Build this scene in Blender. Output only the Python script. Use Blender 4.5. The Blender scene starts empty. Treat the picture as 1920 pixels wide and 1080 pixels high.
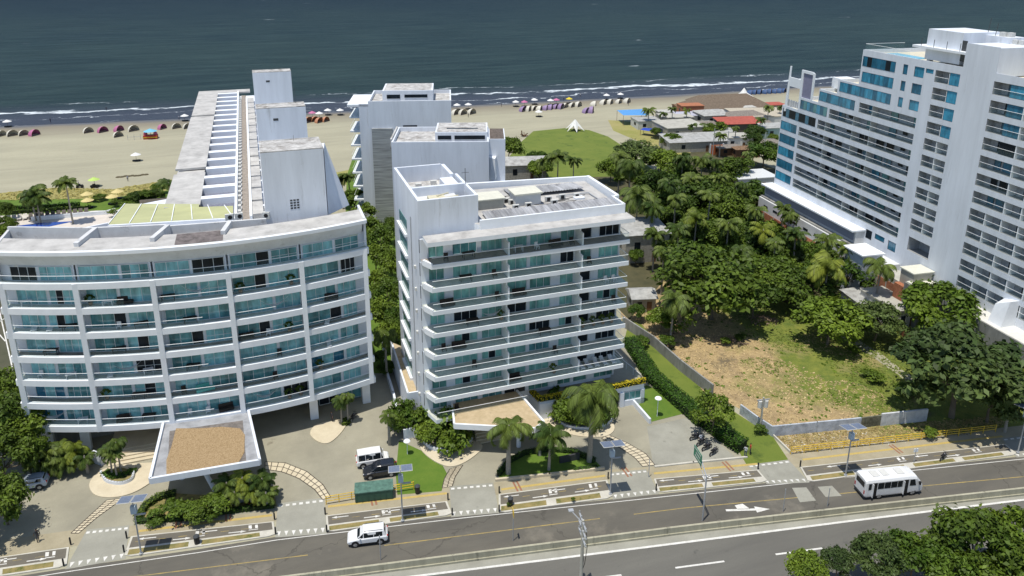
import bpy, math, random
import numpy as np
from mathutils import Vector, Matrix
random.seed(7); rng = np.random.default_rng(7)
sc = bpy.context.scene
COL = sc.collection
# ---------------------------------------------------------------- camera
H = 62.0
FPX, CYP, PITCH, ROLL, YAW = 1397.25521, 324.812925, 0.287131743, 0.00458413965, 0.336972371
def _axes():
    cp, sp = math.cos(PITCH), math.sin(PITCH)
    F = Vector((math.sin(YAW)*cp, math.cos(YAW)*cp, -sp))
    R0 = Vector((math.cos(YAW), -math.sin(YAW), 0)); U0 = R0.cross(F)
    r = R0*math.cos(ROLL)+U0*math.sin(ROLL); u = r.cross(F)
    return r, u, F
CR, CU, CF = _axes()
cam = bpy.data.cameras.new('camera'); camo = bpy.data.objects.new('camera', cam); COL.objects.link(camo)
camo.matrix_world = Matrix(((CR.x, CU.x, -CF.x, 0), (CR.y, CU.y, -CF.y, 0), (CR.z, CU.z, -CF.z, H), (0, 0, 0, 1)))
cam.sensor_width = 36; cam.lens = FPX/1920*36
cam.shift_x = 0; cam.shift_y = -(540-CYP)/1920
cam.clip_start = 0.5; cam.clip_end = 30000
sc.camera = camo
# ---------------------------------------------------------------- sky, sun, exposure
w = bpy.data.worlds.new("World"); sc.world = w; w.use_nodes = True
nt = w.node_tree; bg = nt.nodes['Background']
sky = nt.nodes.new('ShaderNodeTexSky'); sky.sky_type = 'NISHITA'; sky.sun_disc = False
SUNV = Vector((-0.22, -0.12, 1.0)).normalized()
sky.sun_elevation = math.asin(SUNV.z); sky.sun_rotation = math.atan2(SUNV.x, SUNV.y)
sky.air_density = 1.0; sky.dust_density = 0.6; sky.ozone_density = 1.0
nt.links.new(sky.outputs[0], bg.inputs[0]); bg.inputs[1].default_value = 0.125
sl = bpy.data.lights.new('sun', 'SUN'); sl.energy = 4.3; sl.angle = math.radians(0.55); sl.color = (1.0, 0.95, 0.86)
so = bpy.data.objects.new('sun', sl); COL.objects.link(so)
so.rotation_euler = (-SUNV).to_track_quat('-Z', 'Y').to_euler(); so.location = (0, 0, 200)
sc.view_settings.view_transform = 'Standard'; sc.view_settings.look = 'None'
sc.view_settings.exposure = 0.05; sc.view_settings.gamma = 1
sc.render.engine = 'CYCLES'
# ---------------------------------------------------------------- pixel ray -> place on a level or wall (survey of the photograph)
def G(px, py, z=0.0):
    d = CR*(px-960) + CU*(-(py-CYP)) + CF*FPX
    t = (z-H)/d.z
    return Vector((d.x*t, d.y*t, z))
def PX(X, Y, Z):
    v = Vector((X, Y, Z-H)); c = v.dot(CF)
    return 960+FPX*v.dot(CR)/c, CYP-FPX*v.dot(CU)/c
def scale_at(X, Y, Z): return FPX/Vector((X, Y, Z-H)).dot(CF)     # photo pixels per metre
# ---------------------------------------------------------------- materials
def _n(t, k, **kw):
    n = t.nodes.new(k)
    for a, b in kw.items(): setattr(n, a, b)
    return n
def mat(name, col, rough=.75, var=.18, scale=.8, col2=None, spec=.3, metal=0., bump=0., detail=6, stretch=None, dirt=None, dscale=.25, coord='Object'):
    m = bpy.data.materials.new(name); m.use_nodes = True; t = m.node_tree; L = t.links.new
    b = t.nodes['Principled BSDF']; b.inputs['Roughness'].default_value = rough; b.inputs['Metallic'].default_value = metal
    b.inputs['Specular IOR Level'].default_value = spec
    tc = _n(t, 'ShaderNodeTexCoord'); mp = _n(t, 'ShaderNodeMapping'); L(tc.outputs[coord], mp.inputs[0])
    if stretch: mp.inputs['Scale'].default_value = stretch
    ns = _n(t, 'ShaderNodeTexNoise'); ns.inputs['Scale'].default_value = scale; ns.inputs['Detail'].default_value = detail; ns.inputs['Roughness'].default_value = .65
    L(mp.outputs[0], ns.inputs[0])
    mr = _n(t, 'ShaderNodeMapRange'); mr.inputs[1].default_value = .3; mr.inputs[2].default_value = .7; L(ns.outputs[0], mr.inputs[0])
    mx = _n(t, 'ShaderNodeMix', data_type='RGBA'); L(mr.outputs[0], mx.inputs[0])
    c2 = col2 if col2 else tuple(max(0, c*(1-var*1.6)) for c in col)
    mx.inputs[6].default_value = (*col, 1) if col2 else (*[min(1, c*(1+var*.35)) for c in col], 1); mx.inputs[7].default_value = (*c2, 1)
    out = mx.outputs[2]
    if dirt:
        n2 = _n(t, 'ShaderNodeTexNoise'); n2.inputs['Scale'].default_value = dscale; n2.inputs['Detail'].default_value = 9; n2.inputs['Roughness'].default_value = .72
        L(mp.outputs[0], n2.inputs[0])
        r2 = _n(t, 'ShaderNodeMapRange'); r2.inputs[1].default_value = dirt[1]; r2.inputs[2].default_value = dirt[1]+.16; L(n2.outputs[0], r2.inputs[0])
        m2 = _n(t, 'ShaderNodeMix', data_type='RGBA'); L(r2.outputs[0], m2.inputs[0]); L(out, m2.inputs[6]); m2.inputs[7].default_value = (*dirt[0], 1)
        out = m2.outputs[2]
    L(out, b.inputs['Base Color'])
    if bump:
        bp = _n(t, 'ShaderNodeBump'); bp.inputs['Strength'].default_value = bump; bp.inputs['Distance'].default_value = .05
        L(ns.outputs[0], bp.inputs['Height']); L(bp.outputs[0], b.inputs['Normal'])
    return m
def leafmat(name, a, b_, scale=.55, trans=.25):
    m = bpy.data.materials.new(name); m.use_nodes = True; t = m.node_tree; L = t.links.new
    b = t.nodes['Principled BSDF']; b.inputs['Roughness'].default_value = .55; b.inputs['Specular IOR Level'].default_value = .25
    tc = _n(t, 'ShaderNodeTexCoord'); ns = _n(t, 'ShaderNodeTexNoise'); ns.inputs['Scale'].default_value = scale; ns.inputs['Detail'].default_value = 5
    L(tc.outputs['Object'], ns.inputs[0]); oi = _n(t, 'ShaderNodeObjectInfo')
    ad = _n(t, 'ShaderNodeMath', operation='MULTIPLY_ADD'); L(oi.outputs['Random'], ad.inputs[0]); ad.inputs[1].default_value = .35; L(ns.outputs[0], ad.inputs[2])
    mr = _n(t, 'ShaderNodeMapRange'); mr.inputs[1].default_value = .4; mr.inputs[2].default_value = .95; L(ad.outputs[0], mr.inputs[0])
    mx = _n(t, 'ShaderNodeMix', data_type='RGBA'); L(mr.outputs[0], mx.inputs[0]); mx.inputs[6].default_value = (*a, 1); mx.inputs[7].default_value = (*b_, 1)
    gi = _n(t, 'ShaderNodeNewGeometry'); h = _n(t, 'ShaderNodeHueSaturation')
    m3 = _n(t, 'ShaderNodeMapRange'); m3.inputs[3].default_value = .6; m3.inputs[4].default_value = 1.5; L(gi.outputs['Random Per Island'], m3.inputs[0])
    L(m3.outputs[0], h.inputs['Value']); L(mx.outputs[2], h.inputs['Color'])
    L(h.outputs[0], b.inputs['Base Color'])
    tr = _n(t, 'ShaderNodeBsdfTranslucent'); L(h.outputs[0], tr.inputs[0]); ms = _n(t, 'ShaderNodeMixShader'); ms.inputs[0].default_value = trans
    L(b.outputs[0], ms.inputs[1]); L(tr.outputs[0], ms.inputs[2]); L(ms.outputs[0], t.nodes['Material Output'].inputs[0])
    return m
def clear(name, tint, alpha=.35):
    m = bpy.data.materials.new(name); m.use_nodes = True; t = m.node_tree; L = t.links.new
    b = t.nodes['Principled BSDF']; b.inputs['Base Color'].default_value = (*tint, 1); b.inputs['Roughness'].default_value = .08
    tr = _n(t, 'ShaderNodeBsdfTransparent'); tr.inputs[0].default_value = (.95, .985, .975, 1); ms = _n(t, 'ShaderNodeMixShader'); ms.inputs[0].default_value = alpha
    L(tr.outputs[0], ms.inputs[1]); L(b.outputs[0], ms.inputs[2]); L(ms.outputs[0], t.nodes['Material Output'].inputs[0])
    return m
def pane(name, col, rough=.12):
    m = mat(name, col, rough=rough, var=.35, scale=.9, spec=.6, stretch=(1, 1, .35), detail=3)
    return m
M = {}
M['white'] = mat('sky_tinted_white_wall', (.71, .75, .81), .7, .10, .5, dirt=((.47, .49, .51), .585), dscale=1.1, stretch=(1, 1, .12))  # blue skylight on shaded white walls is mixed into the paint colour
M['white2'] = mat('white_painted_trim', (.80, .83, .86), .6, .05, .8)
M['offwhite'] = mat('pale_grey_render', (.62, .63, .63), .8, .10, .4, dirt=((.38, .37, .35), .60), dscale=.5, stretch=(1, 1, .25))
M['roof'] = mat('weathered_roof_screed', (.50, .49, .47), .85, .2, .5, dirt=((.30, .29, .28), .57), dscale=.5)
M['roofdirt'] = mat('stained_roof', (.55, .54, .52), .9, .3, .9, dirt=((.16, .14, .12), .5), dscale=.6)
M['terrw'] = mat('stained_white_parapet', (.62, .63, .64), .85, .1, .6, dirt=((.30, .29, .28), .57), dscale=.8)
M['roofgrey'] = mat('grey_roof_sheet', (.33, .34, .36), .7, .2, 1.2, dirt=((.2, .2, .2), .6))
M['corr'] = mat('fibre_cement_roof', (.42, .43, .45), .85, .35, .5, dirt=((.16, .16, .17), .5), dscale=.9, stretch=(1.5, .25, 1))
M['floor'] = mat('balcony_tile_floor', (.58, .60, .53), .7, .2, .8)
M['floorbrown'] = mat('dark_deck_floor', (.30, .26, .22), .7, .25, .8)
M['teal'] = pane('teal_curtained_glass', (.25, .56, .61))
M['teal2'] = pane('deep_teal_glass', (.11, .31, .34))
M['green'] = pane('green_teal_glass', (.25, .55, .51))
M['green2'] = pane('deep_green_glass', (.12, .31, .28))
M['blue'] = pane('blue_film_glass', (.06, .34, .52))
M['blue2'] = pane('deep_blue_glass', (.035, .18, .29))
M['dark'] = pane('dark_open_glass', (.010, .017, .026), .3)
M['dark'].node_tree.nodes['Principled BSDF'].inputs['Specular IOR Level'].default_value = .25
M['frame'] = mat('aluminium_frame', (.62, .66, .68), .4, .05, 2)
M['frameD'] = mat('dark_anodised_frame', (.06, .09, .11), .4, .05, 2)
M['rail'] = mat('white_handrail', (.80, .82, .83), .35, .04, 2)
M['clear'] = clear('clear_railing_glass', (.35, .50, .50), .08)
M['gravel'] = mat('brown_roof_gravel', (.42, .31, .18), .95, .3, 7, col2=(.20, .13, .06), detail=9, bump=.6, dirt=((.60, .52, .36), .60), dscale=11)
M['sandroof'] = mat('sandy_roof_ballast', (.50, .40, .26), .95, .25, 1.5, col2=(.38, .30, .18), dirt=((.22, .17, .11), .6), dscale=.7)
M['concrete'] = mat('concrete', (.44, .43, .38), .9, .16, .5, dirt=((.25, .24, .21), .6), dscale=.5)
M['concdark'] = mat('dirty_concrete', (.30, .30, .28), .9, .3, .7, dirt=((.10, .10, .09), .58), dscale=.5, stretch=(1, 1, .3))
M['brick'] = mat('orange_brick', (.42, .17, .09), .9, .25, 3, dirt=((.55, .42, .32), .66), dscale=3)
M['black'] = mat('black_plastic', (.02, .02, .022), .5, .2, 3)
M['darkmetal'] = mat('dark_metal', (.07, .075, .08), .45, .2, 3)
M['galv'] = mat('galvanised_steel', (.46, .48, .50), .45, .12, 3, metal=.3)
M['ac'] = mat('air_conditioner_casing', (.60, .60, .57), .6, .1, 4)
M['yellow'] = mat('yellow_paint', (.75, .50, .04), .6, .2, 3, dirt=((.35, .26, .1), .6), dscale=2)
M['wood'] = mat('brown_wood', (.16, .085, .045), .7, .25, 4)
M['thatch'] = mat('palm_thatch', (.20, .155, .115), 1, .35, 2.2, bump=.8, stretch=(1, 1, 3))
M['tin'] = mat('grey_metal_sheet', (.42, .42, .40), .6, .25, .8, dirt=((.20, .17, .14), .58), dscale=.8)
M['redroof'] = mat('red_metal_sheet', (.42, .10, .07), .7, .2, 1)
M['glassroof'] = mat('yellow_green_canopy_sheet', (.45, .46, .24), .45, .1, .6, stretch=(.3, 1, 1))
M['trunk'] = mat('tree_bark', (.17, .14, .10), .95, .3, 3, bump=.5)
M['palmtrunk'] = mat('grey_palm_trunk', (.36, .33, .28), .9, .25, 4, stretch=(1, 1, 3))
M['leafA'] = leafmat('dark_broad_foliage', (.026, .056, .007), (.115, .170, .018))
M['leafB'] = leafmat('mid_green_foliage', (.036, .078, .008), (.155, .220, .022))
M['leafC'] = leafmat('yellow_green_foliage', (.048, .094, .010), (.150, .210, .022))
M['leafD'] = leafmat('grey_green_foliage', (.034, .064, .018), (.120, .165, .042))
M['palmleaf'] = leafmat('palm_frond', (.034, .068, .012), (.145, .190, .036), 1.2)
M['palmleafY'] = leafmat('yellow_palm_frond', (.08, .12, .015), (.22, .255, .035), 1.2)
M['flowerY'] = leafmat('yellow_blossom', (.48, .38, .02), (.75, .62, .03), 2)
M['flowerR'] = leafmat('red_shrub_leaf', (.16, .05, .02), (.30, .10, .03), 2)
M['hedge'] = leafmat('clipped_hedge_leaf', (.025, .07, .006), (.075, .155, .012), 1.5)
def flat(name, col, rough=.6, **k):
    if name not in M: M[name] = mat(name, col, rough, k.pop('var', .1), k.pop('scale', 2.), **k)
    return M[name]
# ---------------------------------------------------------------- mesh builder
class MB:
    def __init__(s): s.v = []; s.f = []; s.m = []
    def add(s, vs, fs, mi=0):
        o = len(s.v); s.v.extend([tuple(p) for p in vs])
        for f in fs: s.f.append(tuple(i+o for i in f)); s.m.append(mi)
    def quad(s, a, b, c, d, mi=0): s.add([a, b, c, d], [(0, 1, 2, 3)], mi)
    def box(s, x0, y0, z0, x1, y1, z1, mi=0):
        s.prism([(x0, y0), (x1, y0), (x1, y1), (x0, y1)], z0, z1, mi)
    def prism(s, pts, z0, z1, mi=0, top=None, inset=0):
        pts = [(p[0], p[1]) for p in pts]
        a = sum(pts[i][0]*pts[(i+1) % len(pts)][1]-pts[(i+1) % len(pts)][0]*pts[i][1] for i in range(len(pts)))
        if a < 0: pts = pts[::-1]
        n = len(pts)
        s.add([(p[0], p[1], z0) for p in pts]+[(p[0], p[1], z1) for p in pts], [(i, (i+1) % n, n+(i+1) % n, n+i) for i in range(n)]+[tuple(range(n))[::-1]], mi)
        s.add([(p[0], p[1], z1) for p in pts], [tuple(range(n))], mi if top is None else top)
    def wallband(s, A, B, t, z0, z1, mi=0, off=0):
        A = Vector(A[:2]); B = Vector(B[:2]); d = (B-A)
        if d.length < 1e-6: return
        d.normalize(); n = Vector((-d.y, d.x)); a = A+n*(off-t/2); b = B+n*(off-t/2); c = B+n*(off+t/2); e = A+n*(off+t/2)
        s.prism([a, b, c, e], z0, z1, mi)
    def tube(s, p, q, r, n=6, r2=None, mi=0, cap=True):
        p = Vector(p); q = Vector(q); d = q-p
        if d.length < 1e-6: return
        d.normalize(); u = d.orthogonal().normalized(); w_ = d.cross(u); r2 = r if r2 is None else r2
        vs = [p+(u*math.cos(2*math.pi*i/n)+w_*math.sin(2*math.pi*i/n))*r for i in range(n)]+[q+(u*math.cos(2*math.pi*i/n)+w_*math.sin(2*math.pi*i/n))*r2 for i in range(n)]
        fs = [(i, (i+1) % n, n+(i+1) % n, n+i) for i in range(n)]
        if cap: fs += [tuple(range(n))[::-1], tuple(range(n, 2*n))]
        s.add(vs, fs, mi)
    def path(s, pts, r, n=5, mi=0):
        for a, b in zip(pts[:-1], pts[1:]): s.tube(a, b, r, n, mi=mi)
    def cone(s, c, r, z0, z1, n=12, r2=0., mi=0, sx=1, sy=1):
        vs = [(c[0]+r*sx*math.cos(2*math.pi*i/n), c[1]+r*sy*math.sin(2*math.pi*i/n), z0) for i in range(n)]+[(c[0]+r2*sx*math.cos(2*math.pi*i/n), c[1]+r2*sy*math.sin(2*math.pi*i/n), z1) for i in range(n)]
        s.add(vs, [(i, (i+1) % n, n+(i+1) % n, n+i) for i in range(n)]+[tuple(range(n))[::-1], tuple(range(n, 2*n))], mi)
    def sphere(s, c, r, n=10, m_=6, mi=0, sz=1., z0=-1.):
        vs = []; fs = []
        for j in range(m_+1):
            ph = -math.pi/2+(math.pi)*j/m_
            zz = max(z0, math.sin(ph))
            for i in range(n): vs.append((c[0]+r*math.cos(ph)*math.cos(2*math.pi*i/n), c[1]+r*math.cos(ph)*math.sin(2*math.pi*i/n), c[2]+r*sz*zz))
        for j in range(m_):
            for i in range(n): fs.append((j*n+i, j*n+(i+1) % n, (j+1)*n+(i+1) % n, (j+1)*n+i))
        s.add(vs, fs, mi)
    def xf(s, mtx): s.v = [tuple(mtx @ Vector(p)) for p in s.v]; return s
    def merge(s, o, mtx=None, dm=0):
        s.add([tuple(mtx @ Vector(p)) if mtx else p for p in o.v], o.f, 0)
        k = len(o.f); s.m[-k:] = [i+dm for i in o.m]
    def build(s, name, mats, parent=None, world=True, label=None, smooth=False):
        if not isinstance(mats, (list, tuple)): mats = [mats]
        me = bpy.data.meshes.new(name); vs = s.v
        if parent is not None and world:
            root = parent
            while root.parent: root = root.parent
            W = Matrix.Translation(root.location) @ root.rotation_euler.to_matrix().to_4x4()
            I = W.inverted(); vs = [tuple(I @ Vector(p)) for p in vs]
        me.from_pydata(vs, [], s.f)
        for m_ in mats: me.materials.append(m_)
        if len(mats) > 1: me.polygons.foreach_set('material_index', s.m)
        if smooth: me.polygons.foreach_set('use_smooth', [True]*len(me.polygons))
        me.update()
        o = bpy.data.objects.new(name, me); COL.objects.link(o)
        if parent is not None: o.parent = parent
        if label: o['label'] = label
        return o
def thing(name, label, cat, loc=(0, 0, 0), rotz=0., group=None):
    o = bpy.data.objects.new(name, None); COL.objects.link(o); o.empty_display_size = .3
    o.location = loc; o.rotation_euler = (0, 0, rotz); o['label'] = label; o['category'] = cat
    if group: o['group'] = group
    return o
def tag(o, label, cat, group=None):
    o['label'] = label; o['category'] = cat
    if group: o['group'] = group
    return o
def struct(name, mb, m, kind='structure'):
    o = mb.build(name, m); o['kind'] = kind; return o
def dup(root, loc, rotz=0., scale=1., label=None, group=None):
    r = root.copy(); COL.objects.link(r); r.location = loc; r.rotation_euler = (0, 0, rotz)
    r.scale = (scale,)*3 if not isinstance(scale, (tuple, list)) else scale
    if label: r['label'] = label
    if group: r['group'] = group
    for ch in list(root.children):
        c = ch.copy(); COL.objects.link(c); c.parent = r
        for g in ch.children:
            d = g.copy(); COL.objects.link(d); d.parent = c
    return r
ORD = ['first', 'second', 'third', 'fourth', 'fifth', 'sixth', 'seventh', 'eighth', 'ninth', 'tenth', 'eleventh', 'twelfth', 'thirteenth', 'fourteenth', 'fifteenth', 'sixteenth', 'seventeenth', 'eighteenth', 'nineteenth', 'twentieth']
def rank(i, n):
    if i == 0: return 'leftmost'
    if i == n-1: return 'rightmost'
    if i == n//2 and n % 2 and n > 2 and n < 4: return 'middle'
    if i < 20: return ORD[i]+' from the left'
    return 'number %d from the left' % (i+1)
# ---------------------------------------------------------------- setting: ground, beach, sea, streets
def shore(x): return 308.0 - .085*x + .00012*x*x           # the waterline
def nodes_mat(name):
    m = bpy.data.materials.new(name); m.use_nodes = True; t = m.node_tree
    return m, t, t.links.new, t.nodes['Principled BSDF']
def mth(t, op, a, b=None, c=None):
    n = _n(t, 'ShaderNodeMath', operation=op)
    for i, v in enumerate((a, b, c)):
        if v is None: continue
        if isinstance(v, (int, float)): n.inputs[i].default_value = v
        else: t.links.new(v, n.inputs[i])
    return n.outputs[0]
def noise(t, vec, sc_, det=5, rough=.6, st=None):
    if st:
        mp = _n(t, 'ShaderNodeMapping'); mp.inputs['Scale'].default_value = st; t.links.new(vec, mp.inputs[0]); vec = mp.outputs[0]
    n = _n(t, 'ShaderNodeTexNoise'); n.inputs['Scale'].default_value = sc_; n.inputs['Detail'].default_value = det; n.inputs['Roughness'].default_value = rough
    t.links.new(vec, n.inputs[0]); return n.outputs[0]
def mixc(t, f, a, b):
    m = _n(t, 'ShaderNodeMix', data_type='RGBA')
    if isinstance(f, (int, float)): m.inputs[0].default_value = f
    else: t.links.new(f, m.inputs[0])
    for i, v in ((6, a), (7, b)):
        if isinstance(v, tuple): m.inputs[i].default_value = (*v, 1)
        else: t.links.new(v, m.inputs[i])
    return m.outputs[2]
def mrange(t, v, a, b, c=0., d=1.):
    n = _n(t, 'ShaderNodeMapRange'); t.links.new(v, n.inputs[0])
    for i, x in zip((1, 2, 3, 4), (a, b, c, d)): n.inputs[i].default_value = x
    return n.outputs[0]
def pos_nodes(t):
    g = _n(t, 'ShaderNodeNewGeometry'); s = _n(t, 'ShaderNodeSeparateXYZ'); t.links.new(g.outputs['Position'], s.inputs[0])
    return g.outputs['Position'], s.outputs[0], s.outputs[1]
def shore_dist(t, X, Y):
    a = mth(t, 'MULTIPLY', mth(t, 'MULTIPLY', X, X), .00012); b = mth(t, 'MULTIPLY', X, -.085)
    return mth(t, 'SUBTRACT', Y, mth(t, 'ADD', mth(t, 'ADD', a, b), 308.0))
# sand ground, one sheet
m, t, L, b = nodes_mat('beach_sand'); P_, X_, Y_ = pos_nodes(t)
n1 = noise(t, P_, .05, 8, .6, (.5, 2.2, 1)); n2 = noise(t, P_, .9, 8, .7, (1, 2, 1)); n3 = noise(t, P_, .012, 4)
c = mixc(t, mrange(t, n1, .35, .68), (.365, .345, .245), (.295, .28, .20))
c = mixc(t, mrange(t, n2, .52, .75), c, (.30, .26, .17))
n4 = noise(t, P_, .12, 6, .6, (.25, 3.2, 1)); c = mixc(t, mrange(t, n4, .56, .66, 0, .55), c, (.25, .235, .175))
d = mth(t, 'ADD', shore_dist(t, X_, Y_), mrange(t, noise(t, P_, .03, 3), .3, .7, -2.5, 2.5))
c = mixc(t, mrange(t, d, -24, -9), c, (.21, .185, .135))
c = mixc(t, mrange(t, d, -8, -2), c, (.085, .085, .095))
L(c, b.inputs['Base Color']); L(mrange(t, d, -9, -2, .9, .35), b.inputs['Roughness'])
bp = _n(t, 'ShaderNodeBump'); bp.inputs['Strength'].default_value = .5; bp.inputs['Distance'].default_value = .25; L(noise(t, P_, .6, 8, .7), bp.inputs['Height']); L(bp.outputs[0], b.inputs['Normal'])
M['sand'] = m
mb = MB()
xs = list(range(-1500, 2001, 100))
mb.add([(-3500, -400, 0), (4500, -400, 0), (4500, 1200, 0), (-3500, 1200, 0)], [(0, 1, 2, 3)])
struct('ground', mb, M['sand'])
# sea
m, t, L, b = nodes_mat('sea_water'); P_, X_, Y_ = pos_nodes(t)
D = shore_dist(t, X_, Y_)
big = noise(t, P_, .0035, 4); rip = noise(t, P_, .28, 6, .7, (.35, 1.6, 1)); rip2 = noise(t, P_, .05, 6, .65, (.35, 2.2, 1))
c = mixc(t, mrange(t, big, .35, .65), (.013, .029, .038), (.021, .040, .043))
c = mixc(t, mrange(t, rip2, .4, .65, 0, .5), c, (.042, .074, .076))
c = mixc(t, mrange(t, D, 12, 45, .85, 0), c, (.055, .066, .095))  # bluish sky reflection over the shallows, put into the water colour
far = mrange(t, D, 250, 900, 0, .8); c = mixc(t, far, c, (.006, .015, .030))
wob = mth(t, 'ADD', mth(t, 'MULTIPLY', noise(t, P_, .018, 4), 34), mth(t, 'MULTIPLY', noise(t, P_, .16, 5), 9))
Dw = mth(t, 'SUBTRACT', mth(t, 'ADD', D, wob), 21.5)
streak = noise(t, P_, .12, 7, .75, (.45, 3.0, 1)); patch = noise(t, P_, .022, 3, .5, (1, 1.5, 1))
def band(c0, wd, th, gate):
    a = mth(t, 'ABSOLUTE', mth(t, 'SUBTRACT', Dw, c0)); a = mrange(t, a, 0, wd, 1, 0)
    s_ = mth(t, 'ADD', mth(t, 'MULTIPLY', a, .42), mth(t, 'ADD', mth(t, 'MULTIPLY', streak, .6), mth(t, 'MULTIPLY', patch, gate)))
    return mth(t, 'MULTIPLY', mrange(t, s_, th, th+.07), mrange(t, a, .0, .25))
f1 = band(22, 8, .75, .25); f2 = band(10, 3.2, .82, .3); f3 = band(38, 4, .90, .4); f4 = band(1, 2.0, .86, .3)
foam = mth(t, 'MAXIMUM', mth(t, 'MAXIMUM', f1, f2), mth(t, 'MAXIMUM', f3, f4))
caps = mrange(t, noise(t, P_, .09, 3, .5, (.35, 1.9, 1)), .745, .77); capd = mrange(t, D, 40, 80)
foam = mth(t, 'MAXIMUM', foam, mth(t, 'MULTIPLY', mth(t, 'MULTIPLY', caps, capd), .8))
c = mixc(t, foam, c, (.62, .68, .72)); L(c, b.inputs['Base Color'])
L(mrange(t, foam, 0, 1, .5, .9), b.inputs['Roughness']); b.inputs['Specular IOR Level'].default_value = .02
bp = _n(t, 'ShaderNodeBump'); bp.inputs['Strength'].default_value = .9; bp.inputs['Distance'].default_value = 1.1
L(mth(t, 'ADD', rip, mth(t, 'MULTIPLY', rip2, 1.5)), bp.inputs['Height']); L(bp.outputs[0], b.inputs['Normal'])
mb = MB(); pts = [(x, shore(x)-1.5) for x in range(-700, 1001, 20)]
top = [(9000, 1100), (9000, 9000), (-9000, 9000), (-9000, 1100)]
n = len(pts)
vs = [(x, y, .03) for x, y in pts]+[(x, 1100, .03) for x, y in pts]
mb.add(vs, [(i, i+1, n+i+1, n+i) for i in range(n-1)])
mb.add([(-9000, 350, .03), (-700, 427, .03), (-700, 1100, .03), (-9000, 1100, .03)], [(0, 1, 2, 3)])
mb.add([(1000, 343, .03), (9000, 343, .03), (9000, 1100, .03), (1000, 1100, .03)], [(0, 1, 2, 3)])
mb.add([(-9000, 1100, .03), (9000, 1100, .03), (9000, 12000, .03), (-9000, 12000, .03)], [(0, 1, 2, 3)])
struct('sea', mb, m)
# asphalt etc.
def surf(name, a, b2, sc1=.25, crack=None, rough=.9, spots=None, stretch=None):
    m, t, L, b = nodes_mat(name); P_, X_, Y_ = pos_nodes(t)
    c = mixc(t, mrange(t, noise(t, P_, sc1, 8, .65, stretch), .35, .65), a, b2)
    c = mixc(t, mrange(t, noise(t, P_, 6, 4, .7), .4, .7, 0, .25), c, tuple(x*.6 for x in a))
    if spots: c = mixc(t, mrange(t, noise(t, P_, spots[1], 8, .7), spots[2], spots[2]+.1), c, spots[0])
    if crack:
        v = _n(t, 'ShaderNodeTexVoronoi', feature='DISTANCE_TO_EDGE'); v.inputs['Scale'].default_value = crack
        nn = _n(t, 'ShaderNodeTexNoise'); nn.inputs['Scale'].default_value = 1.2; L(P_, nn.inputs[0])
        ad = _n(t, 'ShaderNodeVectorMath', operation='MULTIPLY_ADD'); L(nn.outputs['Color'], ad.inputs[0]); ad.inputs[1].default_value = (1.6, 1.6, 0); L(P_, ad.inputs[2])
        L(ad.outputs[0], v.inputs[0]); c = mixc(t, mrange(t, v.outputs['Distance'], 0, .006, .6, 0), c, tuple(x*.35 for x in a))
    L(c, b.inputs['Base Color']); b.inputs['Roughness'].default_value = rough
    return m
M['asphalt'] = surf('asphalt', (.135, .125, .102), (.082, .077, .066), .14, .07, spots=((.17, .155, .125), .10, .56), stretch=(.35, 1.2, 1))
M['asphalt2'] = surf('smooth_asphalt', (.150, .145, .125), (.105, .101, .090), .12, None, spots=((.075, .073, .068), .3, .62), stretch=(.2, 1.4, 1))
M['cycleasphalt'] = surf('cycle_path_asphalt', (.150, .135, .105), (.115, .105, .085), .3)
M['plaza'] = surf('beige_forecourt_paving', (.33, .31, .235), (.245, .23, .175), .16, None, spots=((.175, .155, .11), .35, .62))
M['drive'] = surf('grey_concrete_drive', (.33, .325, .275), (.25, .245, .205), .25, None, spots=((.17, .165, .14), .4, .6))
M['pave'] = surf('tan_footway_paving', (.37, .325, .225), (.29, .255, .17), .4, None)
M['cream'] = surf('cream_kerb_paving', (.60, .53, .39), (.52, .45, .32), .6, None)
M['kerb'] = surf('painted_kerb_concrete', (.56, .54, .47), (.44, .42, .36), .8, None)
M['linew'] = surf('white_road_paint', (.72, .71, .67), (.54, .53, .49), 1.5, None)
M['liney'] = surf('yellow_road_paint', (.42, .31, .09), (.20, .17, .10), 1.0, None)
M['soil'] = surf('rough_verge_soil', (.30, .23, .09), (.16, .15, .05), .9, None, spots=((.08, .10, .02), .7, .55))
M['lawn'] = surf('lawn_grass', (.075, .145, .012), (.115, .180, .020), .5, None, rough=1)
M['lawn2'] = surf('coarse_green_field', (.105, .150, .018), (.150, .185, .028), .15, None, rough=1, spots=((.055, .09, .012), .2, .56))
m, t, L, b = nodes_mat('dry_lot_grass'); P_, X_, Y_ = pos_nodes(t)
a = mth(t, 'MULTIPLY', mth(t, 'SUBTRACT', X_, 74), .045); g_ = mth(t, 'ADD', a, mrange(t, noise(t, P_, .07, 6, .6), .3, .7, -.5, .9))
e_ = mrange(t, noise(t, P_, .35, 9, .72), .35, .65)
c = mixc(t, e_, (.46, .34, .16), (.25, .18, .10))
c = mixc(t, mrange(t, noise(t, P_, 1.6, 6, .7), .5, .7, 0, .6), c, (.55, .42, .22))
c2 = mixc(t, mrange(t, noise(t, P_, .5, 8, .7), .35, .65), (.20, .215, .035), (.085, .13, .018))
c = mixc(t, mrange(t, g_, .05, .6), c, c2)
c = mixc(t, mrange(t, noise(t, P_, .11, 8, .65), .60, .66, 0, .7), c, (.10, .085, .055))
L(c, b.inputs['Base Color']); b.inputs['Roughness'].default_value = 1
bp = _n(t, 'ShaderNodeBump'); bp.inputs['Strength'].default_value = .8; bp.inputs['Distance'].default_value = .3; L(noise(t, P_, 1.4, 9, .75), bp.inputs['Height']); L(bp.outputs[0], b.inputs['Normal'])
M['drylot'] = m
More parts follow.
